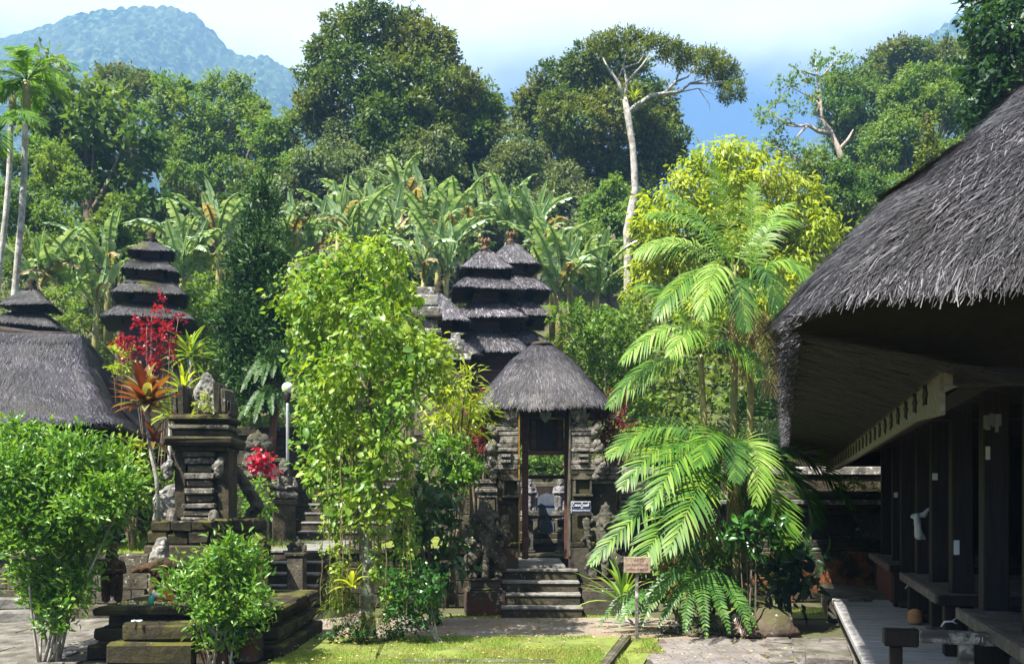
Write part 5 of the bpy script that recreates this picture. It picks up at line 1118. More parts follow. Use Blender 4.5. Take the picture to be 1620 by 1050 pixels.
M['banana'] = leaf_mat('banana_blade', [(0, (.34, .45, .22)), (.4, (.15, .29, .10)), (.8, (.36, .48, .28)), (.97, (.46, .56, .44)), (1, (.42, .36, .24))], .25, .26, .7, tint=1.25)
M['banana_dry'] = leaf_mat('dry_banana_blade', [(0, (.25, .19, .10)), (1, (.42, .34, .2))], .3, .6, .2)
M['frond'] = leaf_mat('palm_leaflets', [(0, (.04, .125, .014)), (.6, (.095, .21, .02)), (1, (.20, .31, .035))], .42, .42, .25)
M['frond_light'] = leaf_mat('light_palm_leaflets', [(0, (.11, .23, .03)), (.6, (.20, .33, .055)), (1, (.33, .43, .12))], .42, .45, .22)
M['frond_dark'] = leaf_mat('dark_palm_leaflets', [(0, (.02, .07, .012)), (.6, (.04, .11, .018)), (1, (.09, .17, .03))], .35, .42, .25)
M['fern'] = leaf_mat('fern_leaflets', [(0, (.035, .10, .02)), (.6, (.07, .17, .03)), (1, (.12, .24, .04))], .4, .4, .4)
M['cordyline'] = leaf_mat('cordyline_straps', [(0, (.10, .016, .012)), (.35, (.19, .045, .02)), (.6, (.20, .10, .03)), (.8, (.12, .14, .04)), (1, (.36, .30, .16))], .35, .3, .5)
M['red_leaf'] = leaf_mat('crimson_leaves', [(0, (.14, .006, .015)), (.7, (.34, .012, .035)), (1, (.55, .04, .08))], .4, .4, .4)
M['bract'] = leaf_mat('dark_red_leaves', [(0, (.06, .008, .012)), (1, (.22, .03, .03))], .3, .35, .5)
M['cover'] = leaf_mat('ground_cover_leaves', [(0, (.02, .07, .015)), (.7, (.05, .13, .025)), (1, (.12, .2, .05))], .3, .35, .4)
SP = dict(squash=.8)

# ------------------------------------------------------------------ forest behind the temple
TG = 'forest trees behind the temple'
def T(label, Y, lobes, base, top, mat, leaf=.2, name='forest_tree', **k):
    bx = P(base, 0, Y).x; bz = float(hill_z(bx, Y))-.3
    k['cover'] = k.get('cover', 1.5)*1.35; k.setdefault('core', .14); k.setdefault('sub', 5)
    return tree(name, label, 'tree', Y, lobes, (bx, Y, bz), top, mat, TG, leaf=leaf, **k)
T('huge dark rounded tree draped in creepers, tallest left of the centre gap', 42, [(540, 75, 42), (590, 58, 45), (645, 62, 38), (690, 100, 42), (515, 95, 30), (510, 140, 40), (570, 130, 55), (640, 140, 55), (705, 150, 40), (500, 190, 32), (490, 165, 22), (560, 205, 50), (620, 215, 55), (690, 215, 45), (640, 180, 50), (720, 190, 30), (735, 130, 18)], 610, (605, 190), 'lf_dark', .22, r0=.55, seed=101, cover=1.5, holes=.35)
T('yellowish topped dark tree on the right shoulder of the huge creeper draped tree', 43.5, [(750, 165, 34), (775, 178, 24), (742, 205, 40), (770, 220, 28), (735, 250, 40), (715, 290, 40), (755, 280, 30), (740, 320, 36)], 735, (745, 230), 'lf_mid', .2, r0=.3, seed=102, cover=1.3)
T('pale creeper mound hanging down below the huge dark tree', 39.5, [(540, 250, 45), (505, 285, 42), (475, 310, 34), (590, 270, 45), (640, 265, 48), (690, 255, 38), (560, 310, 48), (620, 320, 50), (670, 315, 45), (500, 340, 40), (700, 300, 36), (570, 365, 45), (640, 370, 45), (480, 370, 40)], 590, (585, 290), 'lf_grey', .17, r0=.35, seed=103, cover=1.5, name='creeper_tree', droop=-.5)
T('dark green broad tree behind the pale bare trunk', 47, [(822, 170, 20), (840, 165, 22), (880, 140, 36), (925, 128, 40), (960, 110, 38), (1005, 130, 36), (860, 200, 48), (915, 205, 55), (975, 185, 55), (1030, 190, 42), (1058, 230, 28), (1010, 245, 55), (945, 265, 55), (1060, 190, 20), (885, 262, 45), (1040, 260, 35), (960, 320, 55), (1010, 310, 45)], 950, (945, 210), 'lf_dark', .22, r0=.5, seed=104, cover=1.5, holes=.3)
T('olive green bushy tree between the huge dark tree and the pale bare trunk', 41, [(800, 225, 30), (825, 262, 38), (790, 270, 30), (860, 300, 48), (810, 315, 45), (770, 330, 32), (895, 340, 45), (850, 360, 45), (790, 375, 38), (760, 385, 35), (910, 385, 40)], 835, (835, 300), 'lf_grey', .18, r0=.3, seed=105, cover=1.5)
T('green mound tree smothered in creepers right beside the pale bare trunk', 37, [(975, 318, 30), (945, 335, 28), (1005, 335, 26), (1020, 360, 28), (965, 370, 35), (935, 395, 36), (985, 410, 36), (1030, 400, 30), (950, 440, 36), (900, 430, 32)], 970, (970, 370), 'lf_light', .16, r0=.2, seed=106, cover=1.4, droop=-.5, name='creeper_tree')
T('large leaved bright flecked tree at upper left behind the slim palms', 36, [(90, 125, 28), (75, 160, 30), (118, 170, 38), (165, 165, 32), (60, 195, 36), (150, 205, 42), (205, 205, 34), (100, 230, 45), (190, 250, 42), (235, 240, 25), (140, 270, 45), (215, 290, 35), (165, 315, 42), (240, 320, 30), (215, 345, 30)], 150, (140, 220), 'lf_mid', .34, wid=.6, r0=.35, seed=107, cover=1.1, holes=.4, rand=1.0)
T('flat topped very dark umbrella tree against the misty mountain at upper left', 60, [(165, 118, 12), (182, 122, 16), (205, 124, 20), (230, 130, 18), (250, 134, 12), (205, 142, 18), (228, 146, 16), (212, 165, 16)], 213, (214, 150), 'lf_dark', .26, squash=.6, r0=.45, seed=108, cover=2.2, holes=.1, name='umbrella_tree')
T('bright green many domed tree between umbrella tree and huge dark tree', 46, [(265, 150, 24), (290, 140, 20), (250, 180, 22), (300, 180, 30), (330, 195, 28), (350, 150, 28), (375, 145, 22), (395, 170, 26), (365, 185, 30), (412, 175, 14), (405, 200, 26), (270, 205, 28), (310, 225, 32), (355, 225, 34), (395, 240, 30), (270, 255, 36), (330, 265, 36), (300, 300, 40), (380, 275, 34), (420, 255, 26), (415, 300, 34)], 335, (345, 285), 'lf_light', .2, squash=.75, r0=.4, seed=109, cover=1.4, holes=.3)
T('fine leaved light green layered tree at left behind the slim palm trunks', 32, [(70, 250, 28), (95, 272, 32), (45, 275, 30), (110, 305, 32), (70, 310, 36), (25, 305, 32), (10, 260, 24), (105, 345, 32), (60, 350, 40), (15, 350, 36), (120, 385, 34)], 70, (70, 330), 'lf_light', .13, squash=.7, r0=.2, seed=110, cover=1.5, holes=.35)
T('small rounded creeper covered tree left of the mossy tiered tower', 29.5, [(188, 340, 22), (175, 370, 26), (205, 372, 24), (160, 400, 28), (200, 405, 28), (60, 392, 26), (85, 415, 30), (40, 420, 30), (125, 425, 30)], 180, (185, 380), 'lf_mid', .14, r0=.12, seed=111, cover=1.5, name='creeper_tree')
T('pale green leafy tree just left of the huge dark tree behind the conifer', 44, [(435, 215, 24), (460, 205, 20), (475, 190, 18), (428, 245, 26), (460, 240, 28), (440, 285, 34), (475, 265, 26), (430, 330, 34), (465, 345, 34)], 445, (448, 260), 'lf_light', .2, r0=.2, seed=112, cover=1.2, holes=.4)
T('dark green tree in shade left of the dark conifer', 38, [(300, 330, 30), (270, 350, 32), (330, 345, 28), (285, 380, 34), (240, 375, 28), (340, 375, 26), (255, 330, 26), (375, 320, 28)], 295, (295, 350), 'lf_dark', .18, r0=.25, seed=113, cover=1.4)
# right side forest
T('dense green tree with rounded top in the right forest beside the bare tree', 55, [(1335, 148, 30), (1320, 185, 30), (1362, 140, 28), (1372, 180, 34), (1335, 220, 34), (1378, 222, 34), (1350, 255, 30), (1395, 258, 32)], 1360, (1355, 200), 'lf_mid', .22, r0=.35, seed=114, cover=1.5)
T('dark tree top of the right forest under the distant ridge', 64, [(1390, 98, 24), (1422, 92, 26), (1455, 90, 26), (1490, 96, 26), (1525, 94, 30), (1410, 115, 30), (1450, 112, 32), (1495, 112, 34), (1535, 110, 32), (1380, 125, 24), (1470, 150, 32), (1520, 150, 32), (1430, 150, 28)], 1470, (1465, 110), 'lf_dark', .25, r0=.5, seed=115, cover=1.5)
T('feathery sunlit green tree of billowing domes in the right forest', 45, [(1455, 128, 30), (1430, 142, 26), (1485, 140, 30), (1510, 160, 28), (1455, 165, 32), (1415, 175, 28), (1405, 200, 26), (1440, 190, 28), (1390, 228, 28), (1425, 225, 32), (1520, 195, 32), (1490, 180, 28), (1535, 165, 24), (1530, 235, 34), (1395, 262, 30), (1435, 262, 34), (1500, 255, 36), (1420, 300, 36), (1380, 295, 28), (1460, 290, 36)], 1455, (1458, 210), 'lf_light', .18, squash=.72, r0=.3, seed=116, cover=1.5, holes=.25)
T('low feathery dark green tree beneath the bare tree beside the thatched roof', 36, [(1290, 262, 24), (1310, 282, 26), (1275, 285, 22), (1335, 270, 20), (1350, 300, 28), (1310, 315, 30), (1280, 325, 28), (1380, 318, 30), (1345, 340, 34), (1420, 325, 28), (1385, 355, 34), (1320, 360, 34)], 1325, (1325, 310), 'lf_mid', .15, squash=.75, r0=.18, seed=117, cover=1.5)
T('dark shaded tree with pale glossy leaves leaning over the pavilion roof at top right', 19, [(1600, 15, 42), (1570, 40, 34), (1610, 75, 45), (1575, 95, 34), (1550, 128, 26), (1590, 135, 40), (1562, 165, 28), (1545, 195, 20), (1625, 130, 45), (1640, 30, 50), (1560, 10, 26), (1600, 180, 40), (1660, 90, 50)], 1680, (1640, 100), 'lf_broad', .17, wid=.55, r0=.22, seed=118, cover=1.3, holes=.4, rand=1.0)
cv = px_lobes([(1467, 185+k*11, 7+k*1.0) for k in range(10)], 30, .2)
e = empty('creeper_column', (P(1467, 0, 30).x, 30, float(hill_z(P(1467, 0, 30).x, 30))), 0, 'slim column of creepers on a dead trunk in the right forest', 'tree'); simple_foliage(e, 'foliage', [crown(cv, .14, .55, 1.8, 8, seed=3)], 'lf_olive', e.location); MB().tube([(0, 0, 0), (0, 0, P(0, 180, 30).z-e.location.z)], [.2, .06], 7).build('trunk', M['bark'], e)

# bare limbed tree in the gap on the right
M['bark_tan'] = plain_mat('tan_bark', (.36, .30, .23), .9, .4, 5, bmp=.5)
def bare_tree():
    Y = 50; b = P(1340, 330, Y); b.z = float(hill_z(b.x, Y))-.3; root = empty('bare_limbed_tree', b, 0, 'half bare tree with tan limbs and sparse pale leaves beside the blue gap', 'tree')
    q = lambda x, y, d=0: P(x, y, Y+d)-b
    m = MB(); m.tube([Vector(), q(1335, 262), q(1326, 235), q(1312, 205), q(1300, 190), (q(1298, 160)), q(1293, 125), q(1290, 98)], [.24, .18, .155, .13, .11, .085, .06, .025], 8)
    L = []
    def br(pts, r0, n=5):
        v = [q(*p) for p in pts]; m.tube(v, [r0*(1-.8*i/(len(v)-1)) for i in range(len(v))], 6); L.append(pts[-1]); return v
    br([(1316, 212), (1295, 208), (1278, 198), (1262, 200), (1240, 198)], .15); br([(1278, 198), (1262, 215), (1258, 222)], .08); br([(1300, 185), (1290, 182), (1296, 165), (1285, 150)], .1)
    br([(1326, 240), (1342, 220), (1350, 205)], .14); br([(1262, 200), (1235, 190), (1218, 175)], .07); br([(1298, 160), (1275, 150), (1250, 138)], .07); br([(1293, 130), (1310, 110), (1325, 92)], .07); br([(1290, 120), (1272, 112), (1262, 118)], .06)
    br([(1330, 250), (1300, 262), (1275, 258), (1245, 240), (1215, 230)], .1); br([(1275, 258), (1255, 250), (1230, 215)], .06); br([(1300, 262), (1270, 285)], .06)
    m.build('trunk', M['bark_tan'], root, True)
    lob = [(1240, 195, 9), (1218, 175, 9), (1212, 190, 10), (1250, 138, 9), (1228, 130, 8), (1262, 118, 9), (1285, 150, 9), (1295, 110, 10), (1290, 95, 8), (1325, 92, 10), (1308, 100, 8), (1345, 95, 8), (1215, 230, 10), (1230, 215, 9), (1245, 240, 12), (1262, 235, 10), (1275, 250, 12), (1225, 245, 10), (1290, 245, 12), (1268, 275, 12), (1245, 262, 10), (1300, 135, 10), (1312, 150, 10), (1330, 130, 12), (1265, 170, 7), (1240, 165, 7), (1200, 182, 6), (1275, 128, 7)]
    simple_foliage(root, 'crown', [crown(px_lobes(lob, Y, 1.0), .22, .55, 1.3, 6, seed=8, core=0, holes=.3)], 'lf_light', b)
bare_tree()
# tall pale-trunked umbrella tree
def tall_tree():
    Y = 34; b = P(993, 460, Y); b.z = float(hill_z(b.x, Y))-.3; root = empty('pale_trunked_tree', b, 0, 'tall tree with slender pale trunk and flat olive umbrella crown bending right', 'tree')
    q = lambda x, y, d=0: P(x, y, Y+d)-b
    m = MB(); m.tube([q(994, 520)*1, q(993, 440), q(993, 400), q(992, 365), q(1000, 325), q(1005, 300), q(1003, 262), q(1001, 230), q(996, 200), q(993, 180), q(988, 155)], [.17, .16, .155, .15, .16, .135, .13, .125, .125, .14, .09], 9)
    def br(pts, r0):
        v = [q(*p) for p in pts]; m.tube(v, [r0*(1-.82*i/(len(v)-1)) for i in range(len(v))], 6)
    br([(988, 158), (978, 130), (962, 108), (950, 85)], .09); br([(988, 158), (992, 130), (986, 105), (992, 78)], .08); br([(992, 130), (1015, 105), (1032, 80)], .07); br([(978, 130), (985, 108), (1010, 100), (1020, 85)], .05)
    br([(994, 178), (1012, 165), (1030, 152), (1052, 148), (1075, 146), (1092, 132), (1115, 126)], .12); br([(1052, 148), (1068, 130), (1078, 105), (1075, 92)], .07); br([(1068, 130), (1088, 122), (1105, 100)], .05); br([(1092, 132), (1120, 132), (1150, 128), (1160, 140)], .05); br([(1075, 146), (1105, 140), (1130, 150)], .03); br([(1105, 140), (1122, 165), (1124, 178)], .02)
    m.build('trunk', M['bark_pale'], root, True)
    lob = [(938, 72, 12), (952, 66, 16), (972, 60, 16), (995, 62, 17), (1018, 66, 17), (1040, 70, 18), (1060, 76, 17), (1050, 90, 12), (1075, 84, 16), (1085, 98, 14), (1100, 90, 14), (1118, 88, 14), (1135, 96, 15), (1148, 108, 15), (1155, 122, 15), (1162, 138, 13), (1168, 152, 10), (1130, 115, 16), (1110, 112, 14), (1142, 134, 14), (1150, 155, 10), (1005, 80, 10), (965, 78, 10), (1072, 104, 10)]
    simple_foliage(root, 'crown', [crown(px_lobes(lob, Y, 1.2), .12, .36, 2.0, 9, seed=9, squash=.66, core=.15, holes=.25, droop=.0)], 'lf_olive', b)
    ep = empty('bird_nest_fern', P(1003, 160, Y-.3), 0, 'small yellow green epiphyte in the fork of the tall pale trunk', 'fern')
    for k in range(9):
        o = link('leaf', STRAP[k % 3], ep); o.rotation_euler = (0, 0, k*.7); o.scale = (1.0, 1.0, .8)
STRAP = [mesh_np('strap_leaf', *strap_np(.6, .07, a, 5, st)[:2], M['lf_yellow'], False, np.random.default_rng(i).random(18)) for i, (a, st) in enumerate(((.35, 1.2), (.5, 1.0), (.6, 1.35)))]
tall_tree()
# bright yellow-green tree on the right
tree('bright_tree', 'bright yellow green domed tree behind the tall palm', 'tree', 22, [(1128, 250, 24), (1150, 240, 22), (1190, 252, 28), (1085, 272, 18), (1110, 270, 26), (1165, 262, 30), (1215, 275, 24), (1255, 285, 20), (1070, 300, 20), (1095, 305, 28), (1140, 300, 34), (1190, 300, 32), (1235, 305, 28), (1272, 312, 22), (1040, 330, 24), (1075, 340, 28), (1120, 345, 32), (1170, 345, 32), (1220, 345, 32), (1265, 345, 30), (1300, 350, 22), (1025, 365, 22), (1060, 380, 28), (1110, 390, 32), (1180, 395, 34), (1240, 390, 34), (1285, 380, 28), (1315, 375, 16), (1035, 415, 28), (1090, 430, 32), (1150, 440, 34), (1220, 435, 34), (1265, 420, 28), (1020, 450, 26), (1060, 470, 30), (1230, 480, 34), (1180, 490, 34), (1110, 490, 34)], P(1150, 560, 22), (1160, 330), 'lf_yellow', None, .25, 'bark', 120, leaf=.20, wid=.30, cover=1.9, squash=.72, droop=-.75, holes=.35, twig=9, tmpl=LEAF4, core=.06, up=.5)
# shrubs around the gate
def shrub(name, label, Y, lobes, base, mat, r0=.03, nst=5, seed=1, cat='shrub', stemmat='bark', **k):
    L = px_lobes(lobes, Y, .7, seed); b = Vector(base); root = empty(name, b, 0, label, cat); simple_foliage(root, 'foliage', [crown(L, seed=seed, **k)], mat, b)
    g = random.Random(seed); m = MB()
    for i in range(nst):
        l = L[int(i*len(L)/nst)]; e_ = Vector(l[:3])-b; s = Vector((g.uniform(-.05, .05)*min(nst, 5)*.45, g.uniform(-.05, .05)*min(nst, 5)*.45, 0)); mid = s.lerp(e_, .5)+Vector((g.uniform(-.06, .06), g.uniform(-.06, .06), .08)); m.tube(bez(s, mid, e_, 7), [r0*(1-.7*q/6) for q in range(7)], 6)
    m.build('stems', M[stemmat], root, True); return root
shrub('leafy_shrub', 'yellow green leafy shrub behind the gate roof on its right', 19.0, [(895, 500, 22), (920, 525, 26), (955, 520, 26), (985, 505, 24), (1010, 490, 24), (930, 560, 26), (965, 560, 28), (1000, 550, 28), (960, 600, 28), (995, 600, 28), (1015, 640, 26), (905, 535, 18), (985, 640, 26)], (P(960, 0, 19).x, 19, 1.9), 'lf_light', seed=201, leaf=.11, wid=.5, cover=1.2, holes=.3)
shrub('leafy_shrub', 'light green fine leaved shrub right of the mossy tiered tower', 23.5, [(300, 480, 20), (325, 460, 22), (320, 500, 24), (345, 485, 22), (300, 520, 20), (335, 530, 26), (350, 560, 22), (310, 560, 24), (120, 500, 20), (100, 470, 20)], (P(320, 0, 23.5).x, 23.5, 3.2), 'lf_light', seed=202, leaf=.13, wid=.45, cover=1.3)
shrub('red_leaf_shrub', 'dark red leaved shrub against the gate wing right of the roof', 14.9, [(975, 640, 14), (968, 668, 18), (950, 690, 16), (985, 690, 18), (965, 715, 16)], (P(970, 0, 14.9).x, 14.95, 1.6), 'bract', seed=203, leaf=.10, wid=.4, cover=1.1)
shrub('red_leaf_shrub', 'dark reddish shrub in shade left of the gate pillar top', 14.9, [(755, 640, 14), (770, 670, 18), (745, 690, 18), (765, 705, 16), (740, 655, 14)], (P(760, 0, 14.9).x, 14.95, 1.4), 'bract', seed=204, leaf=.10, wid=.4, cover=1.1)
shrub('court_shrub', 'green shrub seen through the gate opening above the inner altar', 18.8, [(845, 738, 18), (868, 735, 18), (890, 740, 18), (835, 750, 12), (905, 735, 14), (915, 715, 14), (820, 715, 14)], (P(868, 0, 18.8).x, 18.8, 2.0), 'lf_mid', seed=205, leaf=.10, cover=1.3)
shrub('yellow_shrub', 'yellow green feathery shrub between the vine covered tree and the left gate pillar', 13.2, [(735, 610, 22), (715, 640, 24), (745, 645, 22), (725, 675, 24), (700, 620, 20), (700, 660, 20)], (P(722, 0, 13.2).x, 13.3, .95), 'lf_yellow', seed=206, leaf=.20, wid=.16, cover=1.1, droop=-.3)
shrub('leafy_shrub', 'bright small leaved shrub left of the gate pillar above the broad dark leaves', 12.9, [(715, 715, 24), (740, 735, 22), (700, 745, 26), (728, 762, 16), (745, 748, 12), (690, 715, 22)], (P(715, 0, 12.9).x, 13.0, .2), 'lf_bush', seed=207, leaf=.075, cover=1.3)
shrub('broad_leaf_shrub', 'dark glossy broad leaved shrub right of the vine covered trunk', 12.3, [(680, 780, 28), (700, 790, 20), (655, 800, 28), (690, 830, 30), (660, 850, 30), (700, 880, 26), (672, 900, 30), (645, 890, 24), (645, 830, 24), (700, 915, 16)], (P(690, 0, 12.3).x, 12.35, 0), 'lf_broad', seed=208, leaf=.19, wid=.45, cover=1.2, tmpl=LEAF8, rand=1.0, r0=.035)
shrub('terrace_shrub', 'bright green shrub with one red bloom between tower shrine and stair statue', 15.3, [(395, 790, 18), (415, 800, 18), (385, 820, 18), (410, 830, 18), (425, 815, 14), (395, 845, 14), (405, 770, 14)], (P(405, 0, 15.3).x, 15.3, .95), 'lf_bush', seed=209, leaf=.09, cover=1.1)
shrub('terrace_shrub', 'small green plants left of the tower shrine behind the slim stem', 14.2, [(262, 760, 16), (255, 790, 18), (275, 800, 16), (250, 820, 16), (270, 830, 14), (225, 850, 14)], (P(262, 0, 14.2).x, 14.3, .95), 'lf_bush', seed=210, leaf=.09, cover=1.1)
shrub('terrace_shrub', 'dark leaved shrub with yellow young leaves behind the left leafy bush', 13.6, [(185, 710, 22), (210, 720, 22), (195, 745, 24), (165, 730, 18), (220, 755, 20), (180, 780, 24), (215, 790, 22)], (P(200, 0, 13.6).x, 13.7, .95), 'lf_vine', seed=211, leaf=.13, wid=.42, cover=1.0)
shrub('hillside_shrub', 'green shrub mass right of the conifer above the terrace wall', 21.5, [(360, 600, 22), (375, 625, 22), (350, 640, 22), (390, 650, 18), (340, 610, 18), (365, 575, 20)], (P(365, 0, 21.5).x, 21.5, 3.2), 'lf_mid', seed=212, leaf=.10, cover=1.2)
shrub('dotted_shrub', 'small plant growing on the tower shrine top slab', SY-.45, [(318, 640, 7), (325, 630, 6), (312, 648, 5), (330, 645, 5)], (P(320, 0, SY-.4).x, SY-.42, sz(656)), 'lf_yellow', seed=213, leaf=.035, cover=1.0, r0=.006)
shrub('wall_plant', 'low bright green plants on the bed above the boundary wall coping', 16.7, [(1335, 772, 8), (1355, 770, 9), (1370, 775, 8), (1320, 776, 7), (1385, 772, 7)], (P(1350, 0, 16.7).x, 16.75, 1.78), 'lf_light', seed=214, leaf=.08, cover=1.2, r0=.01)
# ------------------------------------------------------------------ dark conifer
def conifer():
    Y = 19.1; b = P(412, 665, Y); b.z = 2.2; root = empty('dark_conifer', (b.x, Y, .95), 0, 'tall dark green conical conifer with reddish trunk left of the vine covered tree', 'tree')
    b = Vector((b.x, Y, .95)); L = []
    for (py, hw) in ((285, 10), (305, 16), (330, 24), (355, 32), (385, 40), (415, 48), (450, 55), (485, 60), (520, 62), (555, 60), (590, 52), (620, 42)):
        hw = hw*.86; n = max(1, int(hw/13))
        for k in range(n+1):
            t = (k/n*2-1)*.72 if n > 0 else 0
            L.append((412+t*hw+random.uniform(-4, 4)-(6 if py > 400 else 0), py+random.uniform(-6, 10)+abs(t)*14, max(9, hw*.36), random.uniform(-1, 1)*hw*.008))
    LL = px_lobes(L, Y); simple_foliage(root, 'foliage', [crown(LL, .15, .28, 2.6, 10, droop=.35, squash=1.25, seed=31, core=.2, holes=.3, up=.3, back=.4)], 'lf_conifer', b)
    q = lambda x, y: P(x, y, Y)-b
    MB().tube([q(427, 740)*1.0, q(431, 690), q(436, 640), q(425, 560), q(414, 430), q(412, 310)], [.10, .09, .085, .08, .06, .02], 8).build('trunk', M['bark_red'], root, True)
conifer()
e = empty('trunk_planter', (P(427, 735, 19.1).x, 19.1, .95), 0, 'dark stepped stone planter at the foot of the reddish conifer trunk', 'planter')
for i, (h0, h1, w_) in enumerate(((0, 1.3, .34), (1.302, 1.44, .42), (1.442, 1.58, .34), (1.582, 1.68, .40))): MB().box(-w_, w_, -w_, w_, h0, h1, bev=.02, jit=.008).build('course', M['stone_dark'], e)
# ------------------------------------------------------------------ bananas
gb = np.random.default_rng(77)
BAN = [mesh_np('banana_leaf', *(lambda q: (q[0], q[1]))(banana_np(1.0, .27, ar, tn, gb)), M['banana']) for ar, tn in ()]
def bmesh_leaf(ar, tn, mat='banana', wid=.26):
    v, f, r = banana_np(1.0, wid, ar, tn, gb); return mesh_np('banana_leaf', v, f, M[mat], False, r)
B_UP = [bmesh_leaf(.10, .0, wid=.22), bmesh_leaf(.18, .12, wid=.20), bmesh_leaf(.3, .3, wid=.18)]
B_ARCH = [bmesh_leaf(.6, .6, wid=.20), bmesh_leaf(.8, .85, wid=.18), bmesh_leaf(1.0, .95, wid=.18), bmesh_leaf(.7, .95, wid=.2)]
B_DRY = [bmesh_leaf(1.05, .9, 'banana_dry', .18)]
def banana(px, py, Y, h, label, seed, lean=0, nleaf=10):
    g = random.Random(seed); p = P(px, py, Y); root = empty('banana_plant', (p.x, Y, p.z-h), 0, label, 'banana plant', 'banana plants behind the towers')
    MB().tube([(0, 0, -.6), (lean*.5, 0, h*.5), (lean, 0, h)], [.13, .10, .06], 8).build('pseudostem', M['palm_stem'], root, True)
    for k in range(nleaf):
        me = B_UP[k % 3] if k < nleaf*.25 else (B_ARCH[g.randrange(4)] if k < nleaf-1 else B_DRY[0])
        o = link('leaf', me, root); o.location = (lean, 0, h-.05-.03*k); s = g.uniform(1.25, 2.1)*(.95 if k < nleaf*.25 else 1.15); az = k*2.4+g.uniform(-.4, .4)
        if math.sin(az) > .3: az = -az          # more of the blades turn to the light side, towards the court
        o.scale = (s, s, s); o.rotation_euler = (g.uniform(-.6, .6), g.uniform(-.1, .35) if k >= nleaf*.25 else g.uniform(-.2, .1), az)
BS = [(150, 470, 27, 2.4, 'banana plant with upright pale blades right of the small dark shrine'), (105, 455, 26, 1.8, 'banana plant with arching torn blades behind the small dark shrine'), (170, 420, 28, 2.2, 'banana plant left of the mossy tiered tower roof'), (345, 375, 28, 2.6, 'tall banana plant right behind the mossy tiered tower'), (300, 400, 27, 2.0, 'banana plant close right of the mossy tower finial'), (285, 430, 25.5, 1.6, 'low banana plant behind the second roof of the mossy tower'), (330, 440, 26, 1.6, 'banana plant between mossy tower and conifer'),
      (530, 360, 28, 2.4, 'banana plant with two bright upright blades above the vine covered tree'), (500, 395, 27, 1.8, 'banana plant with pale arching blades right of the conifer'), (585, 335, 29, 2.4, 'banana plant with dry brown blades above the vine covered tree'), (635, 315, 29, 3.0, 'tallest banana plant with one bright square blade at the centre'), (670, 350, 28.5, 2.4, 'banana plant with striped blades right of the tallest banana'), (615, 380, 27, 2, 'banana plant just over the top leaves of the vine covered tree'),
      (700, 420, 25.5, 2.2, 'banana plant with one broad bright blade left of the central towers'), (665, 430, 25.5, 1.6, 'banana plant with torn drooping blades above the white lichen pillar'), (730, 375, 27.5, 2.2, 'banana plant behind the left finial of the central towers'), (760, 350, 28.5, 2.2, 'banana plant with upright blades above the left central tower'), (800, 360, 28, 2.2, 'banana plant behind the right finial of the central towers'), (845, 365, 28, 2.4, 'banana plant with pale upright blades right of the central finials'), (875, 405, 27, 2.0, 'banana plant with brown torn blade right of the central towers'), (905, 440, 25.5, 1.8, 'banana plant with long white striped blades right of the central towers'), (940, 455, 25, 1.6, 'rightmost banana plant near the foot of the pale bare trunk'), (885, 455, 24.9, 1.5, 'banana plant touching the third roof of the right central tower'), (690, 385, 27, 2.2, 'banana plant between the tallest banana and the left central tower'), (60, 440, 25.5, 1.6, 'banana plant at the left edge beside the pale palm trunk'), (560, 385, 26, 1.6, 'banana plant half hidden behind the vine covered tree top'), (455, 400, 27, 1.8, 'banana plant peeking from behind the conifer tip right side')]
for i, b_ in enumerate(BS): banana(*b_, 300+i, random.uniform(-.15, .15), 9+i % 4)
